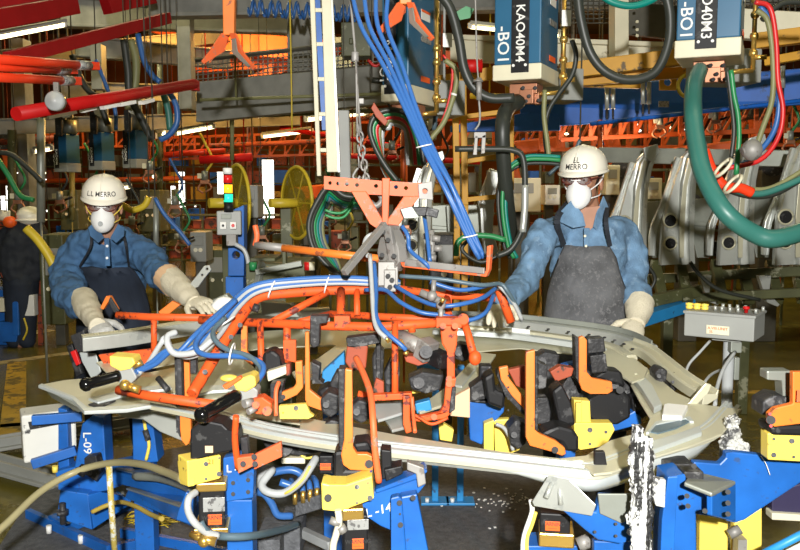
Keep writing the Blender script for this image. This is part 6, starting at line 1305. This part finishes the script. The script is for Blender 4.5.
t = Thing('blue_column', 'blue fixture column with yellow cable below the left end sheet', 'column', P(145, 462, 3.6)); m = t.part('column', M.blue, bevel=.004); m.plate([(132, 418), (152, 418), (158, 462), (133, 464)], 3.45, .1); a = P(145, 462, 3.5); m.box((a.x, 3.5, a.z/2), (.08, .08, a.z)); m = t.part('cable', M.yellow, smooth=True); m.hose([(144, 420), (146, 432), (149, 445), (146, 460)], .007, 3.43); m = t.part('plug', M.dark, smooth=True); m.cyl(P(145, 430, 3.42), P(148, 440, 3.42), .012); t.done()
t = Thing('blue_base_beam', 'low blue base beams with grey tops running right of the pedestal', 'beam', FL(160, 500, .06)); m = t.part('beam', M.blue, bevel=.004); m.prism([P(110, 470, 3.55), P(190, 492, 3.0), P(190, 502, 3.0), P(110, 482, 3.55)], (0, .1, 0)); m.prism([P(125, 498, 3.4), P(175, 520, 2.95), P(192, 527, 2.8), P(192, 512, 2.8), P(128, 490, 3.4)], (0, .15, 0))
m = t.part('top_plate', M.galv2, bevel=.003); m.prism([P(110, 468, 3.55), P(190, 490, 3.0), P(196, 480, 3.2), P(125, 462, 3.75)], (0, 0, .01)); m.prism([P(126, 490, 3.4), P(192, 512, 2.8), P(196, 500, 3.0), P(140, 486, 3.5)], (0, 0, .008))
m = t.part('gusset', M.blue, bevel=.003); m.plate([(178, 512), (186, 492), (193, 496), (194, 526), (176, 520)], 2.7, .02); t.done()
H_('arched_hose', 'thick cream hose arching from the floor at lower left to the tower', M.hyel and mat('cream_hose', (.36, .32, .17), .4), [(-20, 545, 2.6), (5, 525, 2.7), (40, 492, 2.85), (75, 472, 2.95), (110, 463, 2.9), (140, 464, 2.75), (165, 472, 2.6), (184, 480, 2.45)], .0125)
m = solo('hose_clip', 'black clip round the arched cream hose', 'clip', M.black, smooth=True); m.cyl(P(80, 473, 2.96), P(85, 468, 2.96), .020); m.build()
m = solo('spattered_pipe', 'thin yellow pipe covered in spatter standing below the arched hose', 'pipe', mat('yellow_spattered_pipe', (.55, .43, .10), .5, wear=(.7, .7, .62), ws=30, wt=.54), smooth=True); m.tube([P(109, 466, 2.9), P(111, 500, 2.9), P(115, 556, 2.9)], .011, 10, False); m.build()
H_('yellow_cable', 'yellow cable crossing under the low blue base beams', mat('dull_yellow_cable', (.45, .33, .06), .5), [(92, 512, 3.3), (105, 506, 3.3), (120, 502, 3.3), (135, 506, 3.2), (150, 514, 3.1), (162, 519, 3.0)], .009)
H_('lying_hose', 'dark hose on the low beam top', M.galv2, [(135, 476, 3.2), (160, 478, 3.1), (185, 486, 2.9), (192, 492, 2.8)], .016)
m = t = solo('weld_wire_litter', 'tangle of yellow wire scraps on the platform behind the spattered pipe', 'wire scraps', M.hyel, smooth=True); m.props['kind'] = 'stuff'
for i in range(26):
    a = FL(118+rnd.random()*34, 517+rnd.random()*8, .065); m.tube([a, a+V((rnd.uniform(.02, .1), rnd.uniform(-.06, .06), .015)), a+V((rnd.uniform(.08, .2), rnd.uniform(-.05, .05), 0))], .0025, 4)
m.build()
m = solo('floor_debris', 'white scraps and grit on the grey platform by the light blue posts', 'debris', M.white); m.props['kind'] = 'stuff'
for i in range(60):
    a = FL(rnd.gauss(500, 22), rnd.gauss(499, 5), .065) if i < 55 else FL(rnd.uniform(415, 540), rnd.uniform(500, 548), .063); m.box(a, (rnd.uniform(.003, .012), rnd.uniform(.003, .012), .004), rnd.random()*3)
m.build()
# clutter near the left hand
t = Thing('black_clamp', 'black clamp jaw holding the far left rail beside the left hand', 'clamp', P(78, 350, 3.7)); m = t.part('jaw', M.dark, bevel=.004); m.plate([(70, 336), (84, 330), (86, 352), (76, 352)], 3.7, .05); m.plate([(82, 330), (94, 322), (96, 334), (86, 338)], 3.78, .04); m = t.part('red_lever', M.red, bevel=.003); m.plate([(70, 352), (75, 350), (80, 364), (76, 366)], 3.65, .02); m = t.part('arm', M.black, bevel=.004); m.plate([(66, 346), (72, 344), (82, 374), (76, 378)], 3.72, .04); t.done()
t = Thing('orange_hook_arm', 'small orange hook arm rising behind the left gloved hand', 'arm', P(110, 312, 4.0)); m = t.part('arm', M.arm, bevel=.003); m.plate([(100, 308), (106, 296), (110, 296), (118, 310), (114, 312), (108, 302), (103, 310)], 3.9, .03); k = t.part('dark_tip', M.dark, bevel=.003); k.plate([(110, 297), (119, 311), (114, 313), (108, 302)], 3.88, .015); t.done()
m = solo('orange_bar', 'orange bar partly hidden behind the left end of the cross tube', 'bar', M.arm, bevel=.003); m.plate([(158, 312), (172, 301), (180, 305), (164, 318)], 3.6, .03); m.build()
m = solo('orange_plate', 'orange plate under the far left rail', 'plate', M.orange, bevel=.003); m.plate([(98, 355), (150, 349), (155, 356), (150, 368), (108, 372)], 3.3, .02); m.build()
t = Thing('open_wrench_lever', 'silver lever with holes beside the right cuff of the left worker', 'lever', P(200, 282, 4.0)); m = t.part('lever', M.galv, bevel=.003); m.plate([(190, 284), (198, 274), (204, 266), (209, 265), (211, 270), (206, 276), (198, 287), (192, 289)], 4.2, .02, [(207, 269, 1.3), (202, 275, 1.2)]); t.done()
H_('white_rag', 'white rag draped on hoses beside the right glove of the left worker', M.white, [(215, 308), (222, 302), (230, 304), (226, 314)], .022, 3.4, cat='rag')
t = Thing('yellow_box', 'yellow bracket behind the curved orange tube', 'bracket', P(300, 302, 3.4)); m = t.part('plate', M.yellow, bevel=.003); m.plate([(285, 297), (306, 294), (304, 302), (286, 303)], 3.4, .03); m = t.part('grey_block', M.galv2, bevel=.004); m.plate([(212, 300), (226, 294), (236, 304), (228, 312), (216, 310)], 3.6, .06); m.plate([(260, 302), (290, 304), (300, 318), (262, 316)], 3.5, .08); t.done()
t = Thing('strip_clamp', 'orange strip upright with black edge inside the left end sheet', 'clamp', PL(185, 380)); m = t.part('black_edge', M.dark, bevel=.003); m.plate([(176, 358), (181, 358), (182, 398), (177, 398)], 2.62, .03); m.plate([(190, 358), (196, 358), (196, 374), (190, 374)], 2.64, .03); t.done()
m = solo('guide_pin', 'short dark guide pin leaning on the left end sheet', 'pin', M.dark, smooth=True); m.cyl(P(158, 378, 2.75), P(168, 390, 2.72), .010); m.build()
# ================= PEOPLE
REM = lambda v, it=2, f=.5, disp=None: [('REMESH', dict(mode='VOXEL', voxel_size=v, use_smooth_shade=True)), ('SMOOTH', dict(factor=f, iterations=it))]+([('DISPLACE', dict(texture=disp[0], strength=disp[1], mid_level=.5))] if disp else [])
def glove(t, wrist, tip, nrm, thumb, cuff, cuffr, s=1.0, ma=None, cuffma=None, curl=.35, nm='glove'):
    """five fingered work glove; wrist and tip world points, nrm = back of hand direction, thumb = side direction"""
    d = (tip-wrist).normalized(); n = (nrm-d*nrm.dot(d)).normalized(); sd = d.cross(n); sd = sd if sd.dot(thumb) > 0 else -sd
    m = t.part(nm, ma or M.glove, smooth=True, mods=REM(.0035, 2))
    # palm
    rings = []
    for k, (f, wd, th) in enumerate([(-.015, .030, .024), (.01, .033, .024), (.04, .043, .023), (.075, .046, .02), (.095, .045, .017), (.105, .038, .012)]):
        rings.append([wrist+d*f*s+sd*wd*s*math.cos(a*PI/10)+n*th*s*math.sin(a*PI/10) for a in range(20)])
    m.loft(rings)
    for i, (off, ln, sp) in enumerate([(.033, .072, .12), (.011, .082, .03), (-.011, .076, -.05), (-.032, .060, -.14)]):
        p = wrist+d*.088*s+sd*off*s; pts = [p]; a = .08; q = p
        fd = (d+sd*sp).normalized()
        for L_, c_ in ((.42, curl*.5), (.33, curl), (.25, curl*1.3)):
            a += c_; q = q+(fd*math.cos(a)-n*math.sin(a))*ln*L_*s; pts.append(q)
        m.chain(pts, [.0125*s, .0118*s, .011*s, .0095*s])
    p = wrist+d*.025*s+sd*.028*s; q1 = p+(d*.55+sd*.75-n*.25).normalized()*.042*s; q2 = q1+(d*.8+sd*.35-n*.35).normalized()*.032*s; q3 = q2+(d*.9+sd*.1-n*.45).normalized()*.022*s
    m.chain([p, q1, q2, q3], [.017*s, .014*s, .0125*s, .0105*s])
    g = t.part('gauntlet', cuffma or M.glove, smooth=True, mods=REM(.006, 2, .5, (M.fold, .012)))
    dd = (wrist-cuff); L_ = dd.length; dd.normalize(); s1, u1 = basis(dd); rings = []
    for f, r in [(0, cuffr), (.02, cuffr*1.02), (.25, cuffr*.98), (.6, cuffr*.85), (.9, cuffr*.68), (1.04, .036*s), (1.15, .036*s)]:
        rings.append([cuff+dd*L_*f+(s1*math.cos(a*PI/10)+u1*math.sin(a*PI/10))*r for a in range(20)])
    g.loft(rings)
    return m
def limb(m, pts, rs, n=3):
    c = crom(pts, n); k = len(c)
    R_ = []
    for i in range(k):
        f = i/(k-1)*(len(rs)-1); a = min(int(f), len(rs)-2); R_.append(rs[a]+(rs[a+1]-rs[a])*(f-a))
    m.chain(c, R_)
def torso(m, rings, yaw):
    X = V((math.cos(yaw), math.sin(yaw), 0)); Y_ = V((-math.sin(yaw), math.cos(yaw), 0))
    m.ellipses([(V(c), X, Y_, rx, ry) for c, rx, ry in rings], 28)
def head(t, body, c, yaw, pitch, roll, skin, s=1.0, hat_txt=None, hatma=None, mask=True, valve=True, face=None):
    R = Matrix.Rotation(yaw, 3, 'Z') @ Matrix.Rotation(pitch, 3, 'X') @ Matrix.Rotation(roll, 3, 'Y')
    def L(x, y, z): return c+R @ V((x*s, y*s, z*s))   # x to the picture right, -y forward, z up; head centre
    m = body
    m.ball(L(0, .005, .035), (.074*s, .093*s, .085*s), R, 20, 14)
    m.ball(L(0, -.015, -.035), (.058*s, .068*s, .078*s), R, 18, 12)
    m.ball(L(0, -.052, -.085), (.030*s, .026*s, .022*s), R)
    m.ball(L(0, -.055, -.03), (.045*s, .035*s, .04*s), R)
    for k in (-1, 1): m.ball(L(k*.035, -.062, -.005), (.026*s, .018*s, .018*s), R); m.ball(L(k*.075, .01, -.012), (.009*s, .018*s, .032*s), R); m.ball(L(k*.03, -.075, .035), (.026*s, .014*s, .009*s), R)
    m.chain([L(0, -.08, .02), L(0, -.098, -.015)], [.009*s, .014*s])
    m.ball(L(0, -.083, -.052), (.026*s, .010*s, .007*s), R); m.ball(L(0, -.081, -.064), (.022*s, .010*s, .007*s), R)
    e = t.part('eye', M.eye, smooth=True)
    for k in (-1, 1): e.ball(L(k*.031, -.075, .012), .0125*s, None, 12, 8)
    pu = t.part('pupil', M.ink, smooth=True)
    for k in (-1, 1): pu.ball(L(k*.031, -.0865, .011), .0045*s, None, 8, 6)
    br = t.part('eyebrow', M.hair, smooth=True)
    for k in (-1, 1): br.tube([L(k*.012, -.090, .034), L(k*.03, -.089, .040), L(k*.05, -.075, .034)], .0035*s, 6)
    h = t.part('hair', M.hair, smooth=True, mods=REM(.006, 1)); 
    h.ball(L(0, .018, .022), (.078*s, .090*s, .07*s), R, 18, 12)
    # hard hat
    hm = hatma or M.hat
    shell = t.part('hard_hat', hm, smooth=True)
    rings = []
    for z, rx, ry in [(.035, .105, .124), (.045, .105, .124), (.070, .102, .120), (.095, .092, .110), (.118, .073, .090), (.134, .046, .060), (.141, .018, .024), (.142, .004, .005)]:
        rings.append([L(rx*.94*math.cos(a*PI/16), .008+ry*.94*math.sin(a*PI/16), z+.006) for a in range(32)])
    shell.loft(rings)
    bm = t.part('hat_brim', hm, parent=shell, smooth=True)
    o, i_ = [], []
    for a in range(32):
        an = a*PI/16; fr = max(0, -math.sin(an)); k = 1.03+.30*fr**2.2
        o.append(L(.099*math.cos(an)*(1.05+.02*fr), .008+.116*math.sin(an)*k, .036-.010*fr)); i_.append(L(.094*math.cos(an), .008+.110*math.sin(an), .043))
    up = [p+R @ V((0, 0, .005)) for p in o]; iu = [p+R @ V((0, 0, .007)) for p in i_]
    bm.loft([i_, o, up, iu], cap=False)
    rd = t.part('hat_ridge', hm, parent=shell, smooth=True)
    rd.tube([L(0, .008+.115*math.cos(a), .045+.101*math.sin(a)**.9) for a in [PI*.08+PI*.84*k/12 for k in range(13)]], .006*s, 8)
    if hat_txt:
        q = t.part('hat_lettering', M.ink, parent=shell)
        for txt, zz, hh, xo in hat_txt:
            vs, fs = textgeo(txt); out = []
            for p in vs:
                lx = p.x*hh+xo; lz = zz+p.y*hh; z = lz-.006
                rx = .105*math.sqrt(max(0, 1-((z-.040)/.106)**2)) if z > .04 else .105; ry = rx*1.17
                an = lx/.11; out.append(L(rx*.985*math.sin(an), .008-ry*.99*math.cos(an)-.0005*(p.z+.5), lz))
            q.add(out, fs, False)
    if mask:
        mk = t.part('dust_mask', M.mask, smooth=True)
        rings = []
        for f, k in [(0, 1), (.35, .97), (.65, .84), (.85, .62), (.96, .35), (1.0, .06)]:
            rg = []
            for a in range(28):
                an = a*PI/14; x = .054*math.cos(an)*k; z = .062*math.sin(an)*k
                yb = -.052-.026*(1-(x/.056)**2) - (.0)
                if math.sin(an) > 0: z *= 1.12; x *= (1-.35*math.sin(an)**2)
                rg.append(L(x, yb-.040*f*(1-.0), -.050+z+.004*f))
            rings.append(rg)
        mk.loft(rings)
        st = t.part('mask_strap', M.yellow if valve else M.mask, smooth=True)
        for k in (-1, 1):
            st.tube([L(k*.05, -.062, -.03), L(k*.072, -.03, -.01), L(k*.081, .0, .01), L(k*.08, .04, .035)], .0028*s, 6)
            st.tube([L(k*.05, -.06, -.065), L(k*.068, -.02, -.06), L(k*.07, .02, -.055)], .0028*s, 6)
        nc = t.part('nose_clip', M.mask, smooth=True); nc.tube([L(-.02, -.098, .012), L(0, -.108, .012), L(.02, -.098, .012)], .003*s, 6)
        if valve:
            vv = t.part('mask_valve', M.hgrey, smooth=True); vv.cyl(L(-.004, -.116, -.060), L(-.004, -.1245, -.061), .011*s)
    gl = t.part('glasses_frame', M.frame, smooth=True)
    ln = t.part('glasses_lens', M.lens, smooth=True)
    for k in (-1, 1):
        cx = k*.033
        ring = [L(cx+.027*math.cos(a*PI/10), -.103+abs(cx+.027*math.cos(a*PI/10))**2*5, .012+.018*math.sin(a*PI/10)*(1 if abs(math.cos(a*PI/10)) < .9 else .9)) for a in range(21)]
        gl.tube(ring, .0028*s, 6, False)
        ln.add(ring[:-1], [tuple(range(20))], True)
        gl.tube([L(k*.06, -.085, .016), L(k*.078, -.05, .018), L(k*.082, .0, .012), L(k*.08, .02, 0)], .003*s, 6)
    gl.tube([L(-.007, -.103, .015), L(.007, -.103, .015)], .003*s, 6, False)
    return L
# ---- right worker
def rworker():
    Yw = 4.15
    hc = P(583, 181, Yw-.05); nb = P(589, 217, Yw)
    base = V((nb.x+.0, Yw+.02, 0))
    t = Thing('person', 'worker at right in grey leather apron over blue denim shirt and cream hard hat', 'person', base)
    yaw = -.28
    X = V((math.cos(yaw), math.sin(yaw), 0)); Fw = V((math.sin(yaw), -math.cos(yaw), 0))
    body = t.part('body', M.skin, smooth=True, mods=REM(.0055, 2))
    cx, cy = nb.x, Yw
    ch = V((cx, cy, 0))
    def T(z, fx=0, fy=0): return ch+X*fx-Fw*-fy+V((0, 0, z))
    limb(body, [nb+V((0, .02, -.10)), nb+V((0, .01, 0)), hc+V((.02, .03, -.06))], [.075, .058, .056])
    torso(body, [(T(.92, 0, -.03), .135, .09), (T(1.1, 0, -.02), .13, .085), (T(1.3), .13, .08), (T(1.38), .12, .07), (T(1.45), .08, .07)], yaw)
    shR = P(624, 234, Yw+.03); elR = P(633, 284, Yw-.02); wrR = P(636, 322, Yw-.24)
    shL = P(545, 234, Yw-.12); elL = P(526, 279, Yw-.25); wrL = P(501, 305, Yw-.55)
    limb(body, [shR, P(632, 258, Yw+.03), elR, wrR], [.04, .035, .032, .025]); limb(body, [shL, P(534, 256, Yw-.18), elL, wrL], [.04, .035, .032, .025])
    for sgn in (-1, 1):
        hp = T(.93, sgn*.09, -.02); kn = T(.5, sgn*.12, .02); an = T(.09, sgn*.13, -.04); limb(body, [hp, kn, an], [.085, .06, .04]); body.ball(an+Fw*.07+V((0, 0, -.03)), (.045, .12, .04))
    head(t, body, hc, -.50, .10, .0, M.skin, 1.15, [('EL', .092, .022, .004), ('MERRO', .066, .022, .004)], valve=False)
    sh = t.part('denim_shirt', M.denim, smooth=True, mods=REM(.009, 2, .5, (M.fold, .038)))
    torso(sh, [(T(.86, 0, -.03), .168, .125), (T(.95, 0, -.03), .165, .122), (T(1.1, 0, -.02), .168, .122), (T(1.26), .185, .130), (T(1.35), .190, .122), (T(1.405), .165, .105), (T(1.45), .105, .088), (T(1.485), .07, .07)], yaw)
    limb(sh, [T(1.40, .10), shR, P(632, 258, Yw+.03), elR, P(637, 298, Yw-.1), P(638, 304, Yw-.14)], [.07, .076, .074, .072, .066, .064])
    limb(sh, [T(1.40, -.10), shL, P(534, 256, Yw-.18), elL, P(514, 292, Yw-.4), wrL], [.07, .074, .068, .062, .058, .052])
    co = t.part('shirt_collar', M.denim, smooth=False, bevel=.002)
    for sgn, pp in ((-1, [(572, 200), (566, 206), (556, 217), (560, 222), (573, 228), (586, 226), (583, 214)]), (1, [(604, 196), (609, 208), (608, 222), (600, 234), (594, 227), (597, 214)])):
        co.plate(pp, ((556, Yw-.16, 590, Yw-.13) if sgn < 0 else (594, Yw-.13, 610, Yw-.06)), .008)
    sk = t.part('neck_skin', M.skin, smooth=True); sk.plate([(580, 208), (600, 206), (597, 220), (591, 238), (584, 226)], Yw-.105, .02)
    bt = t.part('shirt_button', M.cream, smooth=True)
    for x, y in [(586, 246), (585, 236)]: bt.cyl(P(x, y, Yw-.16), P(x, y, Yw-.14), .006)
    pk = t.part('shirt_placket', M.denim, bevel=.002); pk.plate([(584, 228), (590, 228), (589, 246), (584, 246)], Yw-.15, .012)
    tr = t.part('trousers', M.apron2, smooth=True, mods=REM(.012, 3))
    torso(tr, [(T(.8, 0, -.02), .165, .12), (T(.98, 0, -.02), .16, .115)], yaw)
    for sgn in (-1, 1): limb(tr, [T(.88, sgn*.08, -.02), T(.5, sgn*.12, .0), T(.10, sgn*.13, -.03)], [.105, .085, .075])
    bo = t.part('boot', M.black, smooth=True, mods=REM(.01, 2))
    for sgn in (-1, 1): a = T(.05, sgn*.13, -.03); bo.ball(a+Fw*.06, (.05, .13, .05)); bo.cyl(a+V((0, 0, .05)), a+V((0, 0, -.045)), .05)
    # apron
    ap = t.part('apron', M.apron, smooth=True, mods=[('SOLIDIFY', dict(thickness=.004)), ('DISPLACE', dict(texture=M.fold, strength=.025))])
    rows = []
    for z, rx, ry, half in [(1.335, .150, .150, .80), (1.28, .175, .155, .88), (1.20, .190, .152, 1.0), (1.10, .198, .150, 1.3), (1.0, .205, .152, 1.45), (.9, .215, .156, 1.5), (.78, .225, .17, 1.45), (.6, .24, .18, 1.35), (.45, .25, .19, 1.3)]:
        rows.append([T(z)+X*rx*math.sin(-half+2*half*k/20)+Fw*ry*math.cos(-half+2*half*k/20) for k in range(21)])
    ap.loft(rows, cap=False, closed=False)
    stp = t.part('apron_strap', M.strap, smooth=False, bevel=.001)
    A0 = rows[0][0]; A1 = rows[0][-1]
    for p, q, mid in ((A0, P(568, 203, Yw-.02), P(557, 220, Yw-.22)), (A1, P(608, 203, Yw-.02), P(606, 222, Yw-.19))):
        c = crom([p+Fw*.016, mid, q], 6)
        for i in range(len(c)-1): stp.bar(c[i], c[i+1], .03 if p is A0 else .022, .004, (0, -1, .3))
    glove(t, wrR, P(628, 345, Yw-.40), V((.3, -.4, .8)), V((-1, -.2, 0)), P(640, 302, Yw-.12), .070, 1.2)
    glove(t, wrL, P(494, 322, Yw-.75), V((-.2, -.3, .9)), V((1, -.3, 0)), P(504, 298, Yw-.46), .05, 1.0, nm='glove')
    t.done()
rworker()
# ---- left worker
def lworker():
    Yw = 4.75
    hc = P(104, 206, Yw-.18); nb = P(107, 236, Yw-.06)
    t = Thing('person', 'worker at left in navy apron and valved mask bending over the panel end', 'person', V((nb.x, Yw+.25, 0)))
    yaw = .12
    X = V((math.cos(yaw), math.sin(yaw), 0)); Fw = V((math.sin(yaw), -math.cos(yaw), 0))
    ch = V((nb.x-.03, Yw, 0))
    def T(z, fx=0, fy=0): return ch+X*fx-Fw*fy+V((0, 0, z))
    body = t.part('body', M.skin2, smooth=True, mods=REM(.006, 2))
    limb(body, [nb+V((0, .06, -.06)), nb, hc+V((0, .05, -.06))], [.065, .062, .060])
    torso(body, [(T(.92, 0, .22), .145, .10), (T(1.08, 0, .14), .14, .095), (T(1.24, 0, .07), .14, .085), (T(1.32, 0, .04), .14, .08), (T(1.37, .02, 0), .08, .07)], yaw)
    shA = P(75, 256, Yw+.02); elA = P(70, 294, Yw-.34); wrA = P(96, 323, 3.80)
    shB = P(139, 250, Yw-.02); elB = P(160, 275, Yw-.25); wrB = P(192, 300, Yw-.62)
    limb(body, [shA, P(68, 278, Yw-.05), elA, P(80, 304, Yw-.55), wrA], [.04, .035, .035, .03, .025]); limb(body, [shB, P(152, 262, Yw-.12), elB, wrB], [.04, .035, .035, .025])
    for sgn in (-1, 1):
        hp = T(.9, sgn*.09, .24); kn = T(.5, sgn*.11, .18); an = T(.09, sgn*.13, .26); limb(body, [hp, kn, an], [.085, .06, .04]); body.ball(an+Fw*.07+V((0, 0, -.03)), (.045, .12, .04))
    head(t, body, hc, .22, .16, .03, M.skin2, 1.15, [('L.L MERRO', .072, .022, .0)], valve=True)
    sh = t.part('denim_shirt', M.denim2, smooth=True, mods=REM(.010, 2, .5, (M.fold, .055)))
    torso(sh, [(T(.88, 0, .22), .175, .13), (T(1.0, 0, .18), .18, .13), (T(1.12, 0, .12), .185, .135), (T(1.24, 0, .04), .20, .135), (T(1.31, 0, .01), .20, .125), (T(1.36, .01, -.01), .155, .11), (T(1.40, .02, -.03), .09, .085)], yaw)
    limb(sh, [T(1.30, -.10), shA, P(68, 278, Yw-.05), elA, P(79, 303, Yw-.55), P(83, 306, Yw-.62)], [.09, .095, .092, .085, .072, .066])
    limb(sh, [T(1.30, .10), shB, P(152, 262, Yw-.12), elB, P(170, 282, Yw-.38), P(173, 284, Yw-.41)], [.09, .092, .085, .078, .066, .062])
    co = t.part('shirt_collar', M.denim2, bevel=.002)
    co.plate([(92, 224), (98, 228), (104, 238), (98, 243), (90, 236), (88, 228)], Yw-.26, .008); co.plate([(118, 224), (124, 228), (124, 236), (116, 243), (110, 238)], Yw-.26, .008)
    pk = t.part('shirt_placket', M.denim2, bevel=.002); pk.plate([(104, 238), (109, 238), (110, 266), (105, 266)], (Yw-.22), .01)
    bt = t.part('shirt_button', M.hgrey, smooth=True)
    for y in (246, 258): bt.cyl(P(107, y, Yw-.235), P(107, y, Yw-.21), .007)
    tr = t.part('trousers', M.apron2, smooth=True, mods=REM(.012, 3))
    torso(tr, [(T(.8, 0, .23), .165, .12), (T(.98, 0, .19), .16, .115)], yaw)
    for sgn in (-1, 1): limb(tr, [T(.88, sgn*.08, .23), T(.5, sgn*.12, .20), T(.10, sgn*.13, .25)], [.105, .085, .075])
    bo = t.part('boot', M.black, smooth=True, mods=REM(.01, 2))
    for sgn in (-1, 1): a = T(.05, sgn*.13, .25); bo.ball(a+Fw*.06, (.05, .13, .05)); bo.cyl(a+V((0, 0, .05)), a+V((0, 0, -.045)), .05)
    ap = t.part('apron', M.apron2, smooth=True, mods=[('SOLIDIFY', dict(thickness=.004)), ('DISPLACE', dict(texture=M.fold, strength=.03))])
    rows = []
    for z, fy, rx, ry, half in [(1.175, .065, .17, .17, 1.0), (1.12, .10, .19, .17, 1.1), (1.05, .14, .195, .165, 1.25), (.95, .18, .20, .16, 1.4), (.85, .2, .21, .165, 1.45), (.7, .2, .225, .18, 1.4), (.5, .2, .24, .2, 1.3)]:
        rows.append([T(z, 0, fy)+X*rx*math.sin(-half+2*half*k/20)+Fw*ry*math.cos(-half+2*half*k/20) for k in range(21)])
    ap.loft(rows, cap=False, closed=False)
    stp = t.part('apron_strap', M.strap, bevel=.001)
    for p, mid, q in ((rows[0][1], P(91, 245, Yw-.22), P(89, 226, Yw-.08)), (rows[0][-2], P(126, 246, Yw-.22), P(122, 228, Yw-.08))):
        c = crom([p+Fw*.012, mid, q], 6)
        for i in range(len(c)-1): stp.bar(c[i], c[i+1], .014, .004, (0, -1, .3))
    glove(t, wrA, P(110, 346, 3.60), V((.1, -.8, .6)), V((1, -.3, 0)), P(83, 299, Yw-.55), .064, 1.12, ma=M.gloveg)
    glove(t, wrB, P(222, 309, Yw-.8), V((.2, -.5, .8)), V((-.3, -1, 0)), P(170, 279, Yw-.38), .070, 1.08)
    cf = t.part('khaki_cuff', M.tan, smooth=True, mods=REM(.007, 2)); cf.cyl(P(166, 276, Yw-.36), P(176, 286, Yw-.44), .074, .07)
    t.done()
lworker()
# ---- bent worker far left
def fworker():
    Yw = 8.6; sc = Yw/F
    t = Thing('person', 'distant worker in white hat and dark top bending at the left edge', 'person', FL(18, 345)+V((0, .3, 0)))
    def Q(x, y, dy=0): return P(x, y, Yw+dy)
    b = t.part('body', M.skin, smooth=True, mods=REM(.02, 2))
    limb(b, [Q(30, 226), Q(22, 238), Q(16, 262), Q(22, 300)], [.09, .12, .12, .13]); limb(b, [Q(22, 300), Q(20, 322), Q(21, 343)], [.1, .08, .06]); b.ball(Q(31, 220), (.09, .11, .11))
    s_ = t.part('dark_top', M.strap, smooth=True, mods=REM(.02, 2, .5, (M.fold, .038)))
    limb(s_, [Q(34, 232), Q(22, 238), Q(16, 262), Q(22, 285)], [.13, .18, .18, .16]); limb(s_, [Q(12, 236), Q(-4, 246), Q(-14, 262)], [.12, .09, .08]); limb(s_, [Q(36, 236), Q(38, 256), Q(34, 276)], [.1, .09, .07])
    p = t.part('trousers', M.apron2, smooth=True, mods=REM(.02, 2)); limb(p, [Q(22, 283), Q(26, 312), Q(27, 340)], [.17, .11, .09]); limb(p, [Q(20, 283), Q(16, 312), Q(15, 340)], [.17, .11, .09])
    o = t.part('orange_collar', M.warn, smooth=True); o.ball(Q(10, 222, -.1), (.07, .06, .06)); 
    g = t.part('glove', M.glove, smooth=True, mods=REM(.012, 1)); c = Q(3, 216, -.1); g.ball(c, (.05, .04, .05))
    for k in range(4): g.chain([c, c+V((.03+.01*k, 0, -.03+.025*k)), c+V((.07, -.01, -.05+.03*k))], [.02, .017, .014])
    g.chain([c, c+V((0, -.03, .06))], [.02, .015])
    h = t.part('hard_hat', M.hat, smooth=True); h.ball(Q(30, 216, -.02), (.13, .14, .10)); h = t.part('hat_brim', M.hat, smooth=True); h.lathe(Q(31, 220, -.02), (0, 0, 1), [(-.01, .14), (0, .16), (.01, .14)], 20)
    t.done()
fworker()
